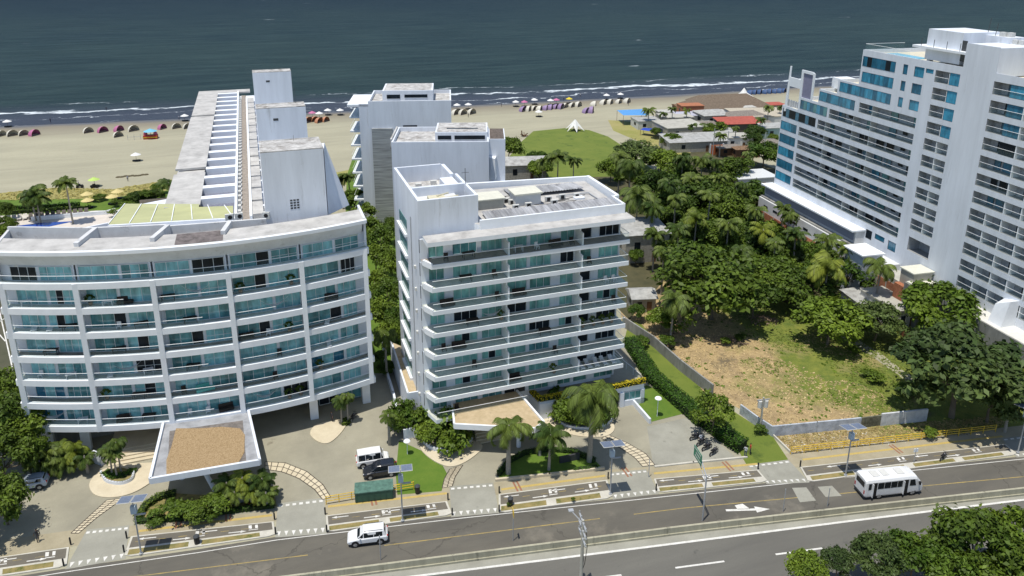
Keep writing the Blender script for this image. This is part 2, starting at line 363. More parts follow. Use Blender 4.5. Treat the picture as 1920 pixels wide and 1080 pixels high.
def sheet(name, pts, z, m, px=True, kind='structure'):
    mb = MB(); P = [G(*p)[:2] for p in pts] if px else pts
    a = sum(P[i][0]*P[(i+1) % len(P)][1]-P[(i+1) % len(P)][0]*P[i][1] for i in range(len(P)))
    if a < 0: P = P[::-1]
    mb.add([(p[0], p[1], z) for p in P], [tuple(range(len(P)))]); return struct(name, mb, m, kind)
# main street: survey lines (pixels) turned into ground lines, extended past the frame
def line(px, ext=60):
    P = [Vector(G(*p)[:2]) for p in px]; a = P[0]-(P[1]-P[0]).normalized()*ext; b_ = P[-1]+(P[-1]-P[-2]).normalized()*ext
    return [a]+P+[b_]
KERB = line([(0, 1086), (123, 1066), (372, 1030), (515, 1007), (845, 968), (1150, 936), (1440, 905), (1905, 857)], 150)
BARR = line([(640, 1081), (960, 1040), (1280, 999), (1600, 962), (1907, 928)], 150)
WLIN = line([(763, 1080), (1020, 1048), (1280, 1015), (1600, 974), (1920, 935)], 150)
YLIN = line([(70, 1104), (640, 1033), (1280, 953), (1907, 895)], 150)
def interp(LN, x):
    for a, b_ in zip(LN[:-1], LN[1:]):
        if a.x <= x <= b_.x: return a.y+(b_.y-a.y)*(x-a.x)/(b_.x-a.x)
    return LN[0].y if x < LN[0].x else LN[-1].y
XR = [x for x in range(-110, 201, 4)]
def ribbon(mb, f0, f1, z, x0=-110, x1=200, step=4, mi=0):
    xs = list(np.arange(x0, x1+.01, step if x1-x0 > step else x1-x0)); n = len(xs)
    mb.add([(x, f0(x), z) for x in xs]+[(x, f1(x), z) for x in xs], [(i, i+1, n+i+1, n+i) for i in range(n-1)], mi)
fk = lambda x: interp(KERB, x); fb = lambda x: interp(BARR, x); fw = lambda x: interp(WLIN, x); fy = lambda x: interp(YLIN, x)
mb = MB(); ribbon(mb, lambda x: fb(x)+.2, fk, .012); struct('side_road', mb, M['asphalt'])
mb = MB(); ribbon(mb, lambda x: fw(x)-.2, fb, .012); struct('road_shoulder', mb, M['drive'])
mb = MB(); ribbon(mb, lambda x: fw(x)-11.5, lambda x: fw(x)-.2, .010); struct('highway', mb, M['asphalt2'])
mb = MB(); ribbon(mb, lambda x: fw(x)-90, lambda x: fw(x)-11.5, .008); struct('verge_land', mb, M['soil'])
mb = MB(); ribbon(mb, lambda x: fw(x)-.32, lambda x: fw(x)-.04, .022)
for k in range(-8, 14):
    x0 = 37.4+11.2*k; f = lambda x: fw(x)-3.45
    ribbon(mb, lambda x: f(x)-.11, lambda x: f(x)+.11, .022, x0, x0+5.4, 5.4)
for k in range(-8, 14):
    x0 = 30+4.2*k
# arrow on the side road
A = G(1361, 957)[:2]; B = G(1430, 955)[:2]; A = Vector(A); B = Vector(B); d_ = (B-A).normalized(); n_ = Vector((-d_.y, d_.x))
def arrow(mb, A, d_, ln, z, w1=.12, w2=.42, hl=1.2):
    n_ = Vector((-d_.y, d_.x)); S = A+d_*(ln-hl); T = A+d_*ln
    mb.add([(*(A-n_*w1), z), (*(S-n_*w1), z), (*(S+n_*w1), z), (*(A+n_*w1), z)], [(0, 1, 2, 3)])
    mb.add([(*(S-n_*w2), z), (*T, z), (*(S+n_*w2), z)], [(0, 1, 2)])
arrow(mb, A, d_, 5.2, .018, .16, .5, 1.7)
S = A+d_*1.4
mb.add([(*(S+n_*.1), .018), (*(S+d_*1.5+n_*.1), .018), (*(S+d_*.9+n_*1.0), .018), (*(S-d_*.1+n_*.75), .018)], [(0, 1, 2, 3)])
# white line at the kerb of the side road
ribbon(mb, lambda x: fk(x)-.55, lambda x: fk(x)-.45, .018)
struct('white_road_marking', mb, M['linew'])
mb = MB()
for x0, x1 in ((-110, 3), (9, 34), (37, 60), (62, 200)): ribbon(mb, lambda x: fy(x)-.06, lambda x: fy(x)+.06, .018, x0, x1, 3)
ribbon(mb, lambda x: fw(x)-7.9, lambda x: fw(x)-7.75, .018)
struct('yellow_road_marking', mb, M['liney'])
sheet('manhole_patch', [(1485, 915), (1512, 914), (1530, 939), (1500, 942)], .022, M['drive'])
sheet('manhole_patch', [(1533, 913), (1560, 911), (1578, 930), (1548, 932)], .022, M['drive'])
# cycle path islands between the driveways (TL TR BR BL in photo pixels)
ISL = [[(-120, 1063), (130, 1027), (125, 1063), (-120, 1100)], [(246, 1007), (513, 979), (517, 1005), (232, 1046)], [(611, 968), (838, 941), (848, 966), (613, 999)],
       [(935, 928), (1138, 901), (1150, 934), (935, 963)], [(1226, 899), (1421, 882), (1440, 904), (1234, 925)], [(1500, 877), (1885, 834), (1908, 853), (1516, 905)]]
mbk = MB(); mbc = MB(); mbv = MB(); mbl = MB(); mby = MB()
for q in ISL:
    TL, TR, BR, BL = [Vector(G(*p)[:2]) for p in q]
    def uv(u, v): return (TL*(1-u)+TR*u)*(1-v)+(BL*(1-u)+BR*u)*v
    def Q(m_, u0, v0, u1, v1, z): m_.add([(*uv(u0, v0), z), (*uv(u1, v0), z), (*uv(u1, v1), z), (*uv(u0, v1), z)], [(3, 2, 1, 0)])
    ln = (TR-TL).length
    mbk.prism([uv(0, 0), uv(1, 0), uv(1, .9), uv(1-.25/ln*3, 1), uv(.25/ln*3, 1), uv(0, .9)], 0, .12)
    e = .22/ln
    Q(mbc, e, .055, 1-e, .58, .124)
    k = int(ln/1.0)
    nseg = max(2, int(ln/6))
    for s_ in range(nseg):
        u0 = .02+s_/nseg*.96; u1 = .02+(s_+.82)/nseg*.96; Q(mbv, u0, .67, u1, .93, .124)
    for s_ in range(int(ln/2.2)):
        u0 = (s_+.3)*2.2/ln
        if u0+.9/ln < 1-e: Q(mby, u0, .30, u0+.9/ln, .325, .129)
    for u0, v0, sg in ((.18, .2, -1), (.3, .45, 1), (.6, .2, -1), (.68, .45, 1)):
        arrow(mbl, uv(u0, v0), (TR-TL).normalized()*sg, 1.9, .129, .06, .18, .6)
    for u0 in (.45, .82):
        Q(mbl, u0, .12, u0+.35/ln, .34, .129); Q(mbl, u0+.7/ln, .12, u0+1.0/ln, .34, .129); Q(mbl, u0, .40, u0+1./ln, .44, .129)
struct('kerbed_island', mbk, M['kerb']); struct('cycle_path', mbc, M['cycleasphalt']); struct('planted_verge', mbv, M['soil'])
struct('cycle_path_marking', mbl, M['linew']); struct('cycle_path_centre_line', mby, M['liney'])
# driveway aprons
AP = [[(163, 993), (243, 985), (235, 1048), (122, 1068)], [(521, 944), (608, 933), (613, 1001), (516, 1008)], [(843, 912), (925, 905), (936, 962), (846, 970)], [(1143, 886), (1212, 880), (1236, 926), (1149, 937)], [(1400, 872), (1478, 862), (1518, 905), (1438, 908)], [(1878, 822), (1960, 812), (1990, 852), (1906, 858)]]
for q in AP: sheet('driveway_apron', q, .02, M['drive'])
mb = MB()
for q in AP:
    TL, TR, BR, BL = [Vector(G(*p)[:2]) for p in q]
    def uv(u, v): return (TL*(1-u)+TR*u)*(1-v)+(BL*(1-u)+BR*u)*v
    for r, v0 in enumerate((.06, .84)):
        for i in range(7):
            u0 = (i+.2)/7; u1 = (i+.75)/7
            if r == 0: mb.add([(*uv(u0, v0), .026), (*uv(u1, v0), .026), (*uv(u1, v0+.06), .026), (*uv(u0, v0+.06), .026)], [(3, 2, 1, 0)])
            mb.add([(*uv(u0, v0+.0), .026), (*uv(u1, v0+.0), .026), (*uv((u0+u1)/2, v0+.13), .026)], [(2, 1, 0)]) if r else None
struct('give_way_marking', mb, M['linew'])
# footway along the street and forecourts
FT = [(-200, 1060), (0, 1010), (140, 960), (200, 940)]
sheet('footway', [(-400, 1095), (-120, 1060), (130, 1025), (246, 1006), (513, 978), (611, 967), (838, 940), (935, 927), (1138, 900), (1226, 898), (1421, 881), (1500, 876), (1885, 833), (2300, 785), (2300, 755), (1870, 803), (1480, 850), (1400, 862), (1225, 875), (1148, 880), (925, 905), (600, 932), (515, 958), (260, 985), (130, 995), (-120, 1030), (-400, 1065)], .014, M['pave'])
mb = MB()
for (a, b_) in (((0, 1046), (130, 1028)), ((260, 996), (510, 966)), ((615, 950), (838, 925)), ((940, 918), (1135, 892)), ((1226, 888), (1420, 870)), ((1505, 862), (1880, 818))):
    A = Vector(G(*a)[:2]); B = Vector(G(*b_)[:2]); mb.wallband(A, B, .35, .0, .022)
struct('tactile_paving_strip', mb, flat('yellow_tactile', (.48, .36, .12)))
mb = MB()
for x, y in ((335, 980), (428, 967), (1175, 885), (970, 912), (700, 938), (1365, 874), (1680, 842)):
    c = G(x, y); mb.box(c.x-.35, c.y-.9, .0, c.x-.12, c.y+.9, .024); mb.box(c.x+.12, c.y-.9, .0, c.x+.35, c.y+.9, .024)
struct('red_paver_strip', mb, flat('red_paver', (.30, .15, .09)))
forec = [(-500, 1060), (-120, 1030), (130, 995), (260, 985), (515, 958), (600, 932), (925, 905), (1148, 880), (1225, 875), (1400, 862), (1440, 845), (1300, 770), (1200, 700), (1170, 640), (1150, 560), (790, 560), (700, 560), (640, 640), (0, 690), (-500, 750)]
sheet('forecourt', forec, .006, M['plaza'])
sheet('side_court', [(-900, 470), (-60, 452), (2, 452), (40, 700), (60, 760), (-200, 800), (-900, 700)], .012, surf('dark_court_surface', (.085, .08, .05), (.055, .06, .03), .2))
mbq = MB()
for a, b_ in (((-60, 560), (10, 640)), ((-60, 640), (20, 590)), ((-20, 500), (30, 720))): mbq.wallband(G(*a)[:2], G(*b_)[:2], .18, .0, .02)
struct('court_marking', mbq, M['linew'])
sheet('rear_drive', [(1213, 800), (1290, 783), (1380, 858), (1225, 875)], .012, M['drive'])
# vacant lot and gardens
sheet('vacant_lot', [(1165, 610), (1320, 735), (1395, 770), (1450, 815), (1735, 790), (1990, 760), (1990, 700), (1770, 560), (1640, 500), (1480, 400), (1250, 420), (1160, 480)], .008, M['drylot'])
sheet('street_verge_land', [(1448, 815), (1485, 853), (1870, 805), (1990, 790), (1990, 755), (1735, 790)], .010, M['drylot'])
sheet('green_field', [(975, 268), (1000, 246), (1060, 240), (1105, 244), (1140, 256), (1165, 272), (1200, 300), (1240, 330), (1200, 380), (1000, 380), (955, 330), (950, 300)], .008, M['lawn2'])
sheet('grove_floor', [(940, 335), (1200, 330), (1330, 270), (1490, 330), (1560, 470), (1740, 560), (1700, 620), (1440, 560), (1250, 520), (1180, 600), (1140, 560), (1140, 440), (960, 400)], .012, surf('shade_dark_litter', (.05, .05, .02), (.09, .08, .035), .3))  # ground colour darkened so the gaps between the crowns read as shade
sheet('garden_strip', [(660, 300), (650, 330), (640, 700), (735, 700), (760, 640), (740, 420), (700, 300)], .010, M['lawn'])
sheet('side_lane', [(1180, 600), (1200, 605), (1320, 735), (1450, 820), (1478, 862), (1400, 872), (1370, 820), (1290, 760), (1170, 640)], .018, M['lawn2'])
sheet('side_lawn', [(1180, 745), (1212, 722), (1240, 735), (1285, 775), (1222, 791)], .024, M['lawn'])
sheet('car_park_lawn', [(748, 826), (790, 845), (830, 873), (838, 888), (828, 921), (745, 928), (742, 890)], .020, M['lawn'])
sheet('beach_garden', [(-200, 395), (0, 375), (200, 372), (330, 355), (330, 400), (100, 405), (-200, 425)], .010, M['lawn'])
sheet('dry_grass_dune', [(-200, 382), (0, 362), (100, 352), (210, 355), (330, 335), (330, 360), (200, 374), (0, 378), (-200, 398)], .006, surf('dune_grass', (.33, .29, .10), (.22, .21, .06), .2))
sheet('dry_grass_dune', [(600, 330), (670, 315), (672, 345), (600, 350)], .006, surf('dune_grass_far', (.33, .31, .10), (.26, .25, .07), .2))
sheet('dry_grass_dune', [(1140, 225), (1180, 228), (1240, 250), (1320, 275), (1330, 300), (1260, 290), (1190, 262), (1150, 245)], .006, surf('village_grass', (.24, .24, .06), (.34, .29, .12), .1))
sheet('dirt_track', [(1565, 622), (1600, 632), (1650, 662), (1700, 700), (1735, 712), (1700, 715), (1640, 672), (1590, 642)], .016, M['sand'])
sheet('pool_deck', [(-300, 450), (-60, 408), (180, 395), (215, 395), (310, 372), (345, 372), (345, 420), (215, 470), (-300, 520)], .014, surf('pool_deck_stone', (.62, .57, .52), (.54, .49, .43), .4))
mb = MB()
def curve_strip(mb, pts, wd, z0, z1, mi=0):
    P = [Vector(G(*p)[:2]) for p in pts]
    for a, b_ in zip(P[:-1], P[1:]): mb.wallband(a, b_, wd, z0, z1, mi)
# arc of paving joints in the forecourts
def joints(arc_in, arc_out, z=.024):
    A = [Vector(G(*p)[:2]) for p in arc_in]; B = [Vector(G(*p)[:2]) for p in arc_out]
    def dens(P, n):
        L_ = [0]
        for a, b_ in zip(P[:-1], P[1:]): L_.append(L_[-1]+(b_-a).length)
        out = []
        for i in range(n+1):
            s_ = L_[-1]*i/n; k = min(len(P)-2, max(j for j in range(len(P)) if L_[j] <= s_+1e-9)); u = (s_-L_[k])/(L_[k+1]-L_[k]); out.append(P[k]*(1-u)+P[k+1]*u)
        return out
    m1 = MB(); m2 = MB(); a = dens(A, 14); b2 = dens(B, 14)
    for i in range(14): m1.add([(*a[i], z), (*a[i+1], z), (*b2[i+1], z), (*b2[i], z)], [(0, 1, 2, 3)])
    for i in range(14):
        m2.wallband(a[i], a[i+1], .1, 0, z+.006); m2.wallband(b2[i], b2[i+1], .1, 0, z+.006); mid = (a[i]+b2[i])/2, (a[i+1]+b2[i+1])/2
        m2.wallband(*mid, .09, 0, z+.006)
    for i in range(15): m2.wallband(a[i], b2[i], .09, 0, z+.006)
    struct('paver_arc', m1, M['cream']); struct('paver_arc_joints', m2, flat('dark_joint', (.06, .05, .04)))
joints([(497, 880), (530, 885), (560, 897), (590, 918), (605, 937)], [(497, 866), (535, 868), (575, 884), (605, 908), (620, 932)])
joints([(133, 1000), (165, 970), (200, 938)], [(148, 1000), (180, 972), (232, 934)])
joints([(829, 915), (833, 898), (843, 880)], [(848, 912), (853, 895), (868, 872)])
joints([(1128, 822), (1160, 838), (1190, 858), (1205, 875)], [(1140, 815), (1175, 830), (1210, 850), (1228, 872)])
# ---------------------------------------------------------------- building helpers
def yc(x): return 90.5+.0083*(x+5)**2
def win(parent, A, B, z0, z1, n, glass, bar=None, name='window', world=True, ft=.07, proud=.10, fm='frame'):
    """framed window between plan points A,B: frame mesh plus a pane mesh under it"""
    A = Vector(A[:2]); B = Vector(B[:2]); d = (B-A).normalized(); L_ = (B-A).length
    f = MB(); pn = MB()
    f.wallband(A, A+d*ft, proud, z0, z1); f.wallband(B-d*ft, B, proud, z0, z1)
    f.wallband(A+d*ft, B-d*ft, proud, z1-ft, z1); f.wallband(A+d*ft, B-d*ft, proud, z0, z0+ft)
    for i in range(1, n):
        c = A+d*L_*i/n; f.wallband(c-d*ft*.4, c+d*ft*.4, proud*.9, z0+ft, z1-ft)
    if bar: f.wallband(A+d*ft, B-d*ft, proud*.8, z0+bar, z0+bar+.05)
    gl = glass if isinstance(glass, list) else [glass]
    e = .02
    for i in range(n):
        a = A+d*(L_*i/n); b = A+d*(L_*(i+1)/n); pn.wallband(a, b, .03, z0+e, z1-e, mi=i % len(gl), off=(-.012 if i % 2 else .012))
    fo = f.build(name, M[fm], parent, world)
    pn.build('pane', [M[g] for g in gl], fo, world)
    return fo
def railing(parent, pts, z, h=1.0, post=None, world=True, glassy=True, r=.035):
    m_ = MB(); g = MB()
    P = [Vector((p[0], p[1], z)) for p in pts]
    up = Vector((0, 0, h))
    for a, b in zip(P[:-1], P[1:]):
        m_.tube(a+up, b+up, r, 5)
        if glassy: g.quad(a+Vector((0, 0, .06)), b+Vector((0, 0, .06)), b+up*.96, a+up*.96)
        if post:
            k = max(1, int((b-a).length/post))
            for i in range(k+1): c = a+(b-a)*i/k; m_.tube(c, c+up, r*.7, 4)
    o = m_.build('railing', M['rail'], parent, world)
    if glassy: g.build('glass_panel', M['clear'], o, world)
    return o
def facade(mb, regions, holes, depth, y=0., mi=0, rmi=None, bmi=None, sgn=1):
    """wall in plane y (local), outline = union of regions (s0,s1,z0,z1), rectangular recesses = holes with side reveals and a back"""
    rmi = mi if rmi is None else rmi
    S_ = sorted({v for r in regions+holes for v in r[:2]}); Z = sorted({v for r in regions+holes for v in r[2:4]})
    inside = lambda R_, s, z: any(r[0] < s < r[1] and r[2] < z < r[3] for r in R_)
    for a, b in zip(S_[:-1], S_[1:]):
        run = None
        for c, d in list(zip(Z[:-1], Z[1:]))+[(None, None)]:
            ok = c is not None and inside(regions, (a+b)/2, (c+d)/2) and not inside(holes, (a+b)/2, (c+d)/2)
            if ok and run is None: run = [c, d]
            elif ok: run[1] = d
            elif run is not None:
                mb.quad((a, y, run[0]), (b, y, run[0]), (b, y, run[1]), (a, y, run[1]), mi); run = None
    for h in holes:
        s0, s1, z0, z1 = h[:4]; dd = h[4] if len(h) > 4 else depth; y1 = y-dd*sgn
        mb.quad((s0, y, z0), (s0, y, z1), (s0, y1, z1), (s0, y1, z0), rmi)
        mb.quad((s1, y, z0), (s1, y, z1), (s1, y1, z1), (s1, y1, z0), rmi)
        mb.quad((s0, y, z1), (s1, y, z1), (s1, y1, z1), (s0, y1, z1), rmi)
        mb.quad((s0, y, z0), (s1, y, z0), (s1, y1, z0), (s0, y1, z0), mi+1 if bmi is None else bmi+1)
        mb.quad((s0, y1, z0), (s1, y1, z0), (s1, y1, z1), (s0, y1, z1), rmi)
# ================================================================ the curved apartment building
CB = thing('curved_apartment_building', 'white curved apartment building with seven tiers of teal glazed balconies above a gravel topped canopy', 'building', (-9, 92, 0))
CX = [-30.5, -22, -13.5, -5, 3.7, 12.2]
SH = 3.24; Z0 = 4.2
def cstrip(mb, x0, x1, d0, d1, z0, z1, mi=0, top=None, n=None):
    n = n or max(2, int((x1-x0)/1.2)); xs = [x0+(x1-x0)*i/n for i in range(n+1)]
    vs = [(x, yc(x)+d0, z0) for x in xs]+[(x, yc(x)+d1, z0) for x in xs]+[(x, yc(x)+d0, z1) for x in xs]+[(x, yc(x)+d1, z1) for x in xs]
    k = n+1; fs = []
    for i in range(n): fs += [(i, i+1, 2*k+i+1, 2*k+i), (k+i, 3*k+i, 3*k+i+1, k+i+1), (i, k+i, k+i+1, i+1)]
    fs += [(0, 2*k, 3*k, k), (n, k+n, 3*k+n, 2*k+n)]
    mb.add(vs, fs, mi); mb.add(vs[2*k:], [(i, i+1, k+i+1, k+i) for i in range(n)], mi if top is None else top)
for k in range(7):
    mb = MB(); z = Z0+SH*k
    cstrip(mb, -30.8, 12.5, -.02, .5, z, z+.80); cstrip(mb, -30.8, 12.5, .5, 3.4, z+.25, z+.62, top=1)
    mb.build('floor_slab', [M['white2'], M['floorbrown'] if k in (1, 3) else M['floor']], CB)
mb = MB()
for i, x in enumerate(CX):
    xx = x+(.28 if i == 0 else -.28 if i == 5 else 0)
    c = MB(); c.wallband((xx-.3, yc(xx)+.15), (xx+.3, yc(xx)+.15), .5, Z0+.06, Z0+SH*6+.78); c.build('facade_column', M['white2'], CB)
    for k in range(6):
        z = Z0+SH*k; 
        if 0 < i < 5: pw = MB(); pw.box(x-.1, yc(x)+.5, z+.62, x+.1, yc(x)+2.3, z+SH+.25); pw.build('party_wall', M['white'], CB)
random.seed(11)
for b in range(5):
    xa, xb = CX[b], CX[b+1]
    for k in range(8):
        top = k == 7 
        z = Z0+SH*k+.62 if not top else Z0+SH*6+.62+SH
        if k == 7: continue
    for k in range(7):
        z = Z0+SH*k+.62; last = k == 6
        d = 1.65 if not last else 1.35
        if last: z += 0.0
        h = 2.32 if not last else 1.86
        gl = random.choice([['teal'], ['teal'], ['teal'], ['teal', 'teal', 'teal2'], ['teal2', 'teal2', 'dark'], ['teal', 'teal', 'dark'], ['teal2'], ['blue2', 'teal']])
        xm = xa+.25+(xb-xa)*(.55 if (b+k) % 2 else .48)
        x0 = xa+(.7 if b in (1, 2) and not last else .3); x1 = xb-.35
        if b == 0: x0 = xa+1.3 if not last else xa+1.2
        if b == 4: x1 = xb-1.5 if not last else xb-.9
        if b == 0 and last: gl = ['dark']
        win(CB, (x0, yc(x0)+d), (xm-.12, yc(xm)+d), z, z+h, 3, gl)
        gl2 = random.choice([['teal'], ['teal'], ['teal'], ['teal2'], ['teal', 'dark', 'teal'], ['dark'], ['teal2', 'teal']])
        win(CB, (xm+.12, yc(xm)+d), (x1, yc(x1)+d), z, z+h, 3 if b else 4, gl2, bar=.95 if random.random() < .3 else None)
        # window wall infill
        m_ = MB(); m_.wallband((xa+.12, yc(xa)+d+.1), (x0-.02, yc(x0)+d+.1), .12, z, z+h+.3); m_.wallband((x1+.02, yc(x1)+d+.1), (xb-.12, yc(xb)+d+.1), .12, z, z+h+.3)
        m_.wallband((xm-.11, yc(xm)+d+.03), (xm+.11, yc(xm)+d+.03), .16, z, z+h)
        m_.wallband((xa+.12, yc(xa)+d+.12), ((xa+xb)/2, yc((xa+xb)/2)+d+.12), .1, z+h+.01, z+h+.35); m_.wallband(((xa+xb)/2, yc((xa+xb)/2)+d+.12), (xb-.12, yc(xb)+d+.12), .1, z+h+.01, z+h+.35)
        m_.build('window_wall', M['white'], CB)
        r0, r1 = xa+.3, xb-.3
        zz = z+.18
        if random.random() < .22 and not last: r1 = (xa+xb)/2+.8
        if last: r0, r1 = xa, xb
        railing(CB, [(x, yc(x)+.12) for x in np.linspace(r0, r1, 6)], zz, .95)
# side returns: left and right ends of every storey
mb = MB()
for k in range(7):
    z = Z0+SH*k+.62
    mb = MB(); mb.box(12.0, yc(12.2)+2.2, z, 12.35, yc(12.2)+2.7, z+2.6); mb.build('end_pier', M['white'], CB); mb = MB(); mb.box(-30.6, yc(-30.5)+2.1, z, -30.2, yc(-30.5)+2.6, z+2.6); mb.build('end_pier', M['white'], CB)
for k in range(7):
    z = Z0+SH*k+.7
    for x in (12.2, -30.5):
        m_ = MB()
        for hh in (.35, .65, .95): m_.tube((x, yc(x)+.3, z+hh), (x, yc(x)+2.2, z+hh), .03, 4)
        m_.build('side_railing', M['rail'], CB)
# body behind the windows
mb = MB()
body = [(x, yc(x)+2.3) for x in np.linspace(-28.6, 10.2, 18)]+[(10.2, 101), (-6, 101), (-14, 101.5), (-28.6, 105)]
mb.prism(body, Z0+.3, 26.9, 0, top=1); mb.build('core_wall', [M['white'], M['roof']], CB)
# top storey wall band and roof edge
mb = MB()
ZR = 27.0
def cband(mb, x0, x1, fa, fb_, za, zb_, mi=0, n=24):
    xs = [x0+(x1-x0)*i/n for i in range(n+1)]
    mb.add([(x, yc(x)+fa, za) for x in xs]+[(x, yc(x)+fb_, zb_) for x in xs], [(i, i+1, n+2+i, n+1+i) for i in range(n)], mi)
cband(mb, -30.2, 11.8, 1.28, -.15, 26.3, 28.05); cband(mb, -30.2, 11.8, 2.3, 1.28, 26.31, 26.3)
mb.build('fascia_wall', M['white'], CB)
mb = MB(); cstrip(mb, -30.9, 12.4, -.3, .25, 28.05, 28.5, n=30); cstrip(mb, -30.9, 12.4, .25, 4.6, 28.05, 28.42, top=1, n=30); cstrip(mb, -20, -14, 1.2, 4.6, 28.44, 28.47, top=0) if 0 else None
mb.build('roof_edge', [M['white2'], M['roof']], CB)
mb = MB(); cstrip(mb, -10.6, -5.2, .7, 4.4, 28.43, 28.46, n=6); mb.build('stained_roof_patch', flat('stained_patch', (.19, .165, .16), .9, var=.4, scale=1.5), CB)
mb = MB()
mb.wallband((12.2, 93.6), (12.2, 99.2), .3, 24.6, 28.5); mb.build('end_parapet', M['white'], CB); mb = MB(); mb.wallband((-30.6, 96.4), (-30.6, 103.4), .3, 24, 28.5)
mb.wallband((-30.6, 103.4), (-21, 99.8), .3, 26.9, 28.9); mb.wallband((-21, 99.8), (-12, 98), .35, 26.9, 28.9); mb.wallband((-12, 98), (0, 96.9), .35, 26.9, 28.7)
for x0, y0, x1, y1 in ((-21.5, 94.5, -20.2, 99.6), (-13.2, 93.4, -11.8, 97.8), (-5.2, 93.2, -4.4, 96.9)): mb.wallband((x0, y0), (x1, y1), .55, 26.9, 28.95)
mb.build('roof_terrace_wall', M['terrw'], CB)
# columns and lobby under the building
for x in (3.9, 11.3, -24.5, -29.0):
    c = MB(); c.wallband((x-.55, yc(x)+2.4), (x+.55, yc(x)+2.4), .75, .0, Z0+.2); c.build('ground_column', M['white2'], CB)
mb = MB(); mb.box(-29, 98.5, .0, 10, 99.2, 4.4); mb.box(4.7, 96.6, .0, 10.8, 96.9, 4.3, 1); mb.box(-13.6, 95.5, 0, -4.6, 96, 4.4, 1)
mb.build('lobby_wall', [M['concdark'], M['teal2']], CB)
mb = MB()
for i in range(5): mb.box(-21.5, 91.2+i*.55, 0, -13.8, 91.75+i*.55, .17*(i+1))
mb.box(-21.5, 93.95, 0, -13.8, 98.5, .84)
mb.build('entrance_steps', M['cream'], CB)
win(CB, (4.8, 95.9), (7.6, 96.1), .3, 3.6, 2, ['dark'], name='shopfront'); win(CB, (8.1, 96.2), (10.8, 96.4), .3, 3.6, 2, ['teal2'], name='shopfront')
# entrance canopy
z0 = 4.3; CQ = [G(302, 817, 5)[:2], G(465, 789, 5)[:2], G(487, 862, 5)[:2], G(281, 897, 5)[:2]]
CQ = [Vector(q) for q in CQ]; CQ[0].y += 3; CQ[1].y += 3
mb = MB(); mb.prism(CQ, z0, 4.72, 0, top=1)
for a, b in ((0, 3), (3, 2), (2, 1)): mb.wallband(CQ[a], CQ[b], .3, z0+.01, 5.05, 0)
cano = mb.build('entrance_canopy', [M['white'], flat('grey_canopy_top', (.36, .37, .39), .9, var=.25, scale=.6)], CB)
gq = [G(*p, 4.8)[:2] for p in ((330, 803), (375, 803), (415, 800), (450, 803), (459, 815), (458, 848), (447, 868), (395, 882), (340, 890), (312, 890), (312, 862), (322, 835))]
mb = MB(); mb.prism(gq, 4.72, 4.80); mb.build('gravel_bed', M['gravel'], cano)
gq = [G(*p, 4.75)[:2] for p in ((318, 808), (455, 788), (462, 868), (313, 895))]
mb = MB(); mb.prism(gq, 4.721, 4.74); mb.build('damp_roof_border', flat('damp_roof', (.20, .18, .165), .9, var=.3), cano)
mb = MB(); mb.tube((-10.5, 84.2, 4.3), (-8.3, 81.2, 0), .28, 10); mb.tube((-6.5, 86, 4.3), (-6.5, 86, 0), .3, 10); mb.tube((-12.5, 86, 4.3), (-12.5, 86, 0), .3, 10); mb.build('raking_prop', M['white2'], cano)
# ================================================================ long wing with three towers behind it
LW = thing('long_apartment_wing', 'long white apartment wing running to the beach, with three pale blank roof towers', 'building', (-3, 155, 0))
mb = MB(); mb.box(-13.5, 102.5, 0, 8, 205, 25.9, 0); mb.build('main_wall', M['white'], LW)
mb = MB()
for y0, y1, zz in ((111, 128.5, 27.0), (131.5, 175, 27.1), (177, 205, 27.0)): mb.box(-13.6, y0, zz-.35, -8.8, y1, zz, 1); 
mb.box(-13.3, 128.5, 26.2, -9, 131.5, 26.6, 1); mb.box(-13.3, 175, 26.2, -9, 177, 26.6, 1); mb.box(-13.6, 205, 26.6, -1, 209, 27.0, 1)
mb.build('roof_deck', [M['white2'], M['roof']], LW)
mb = MB(); mb.box(-4.1, 103, 25.9, -3.75, 206, 27.1); mb.build('roof_beam', M['white2'], LW)
mb = MB(); mb.box(-2.1, 104, 25.9, -1.75, 198, 26.9); mb.build('roof_beam', M['white2'], LW)
for i in range(17):
    y = 113.5+i*5.6
    c = MB(); c.box(-8.8, y, 25.9, -4.1, y+1.5, 27.0); c.build('roof_fin', M['white2'], LW)
mb = MB(); mb.box(-8.79, 109, 25.95, -4.1, 205, 26.0); mb.build('recess_floor', flat('lilac_shade_floor', (.20, .21, .27), .9, var=.25), LW)  # floor colour deepened to carry the violet shadow between the fins
mb = MB(); mb.box(-8.98, 111, 26.02, -8.78, 204.5, 26.75); mb.build('recess_window_band', M['dark'], LW)
mb = MB(); mb.box(-3.2, 104, 25.95, -2.1, 205, 26.02); mb.build('walkway', flat('walkway_screed', (.34, .30, .26), .9, var=.3), LW)
for i in range(14):
    c = MB(); c.box(-1.7, 105+i*6.6, 25.9, -.25, 110.8+i*6.6, 26.75); c.build('roof_pod', M['roof'], LW)
for i in range(40):
    c = MB(); y = 104.5+i*2.4; c.box(-3.7, y, 26.0, -3.25, y+.9, 26.75); c.cone((-3.22, 0), .0, 0, 0, 3) if 0 else None
    o = c.build('roof_unit', M['ac'], LW)
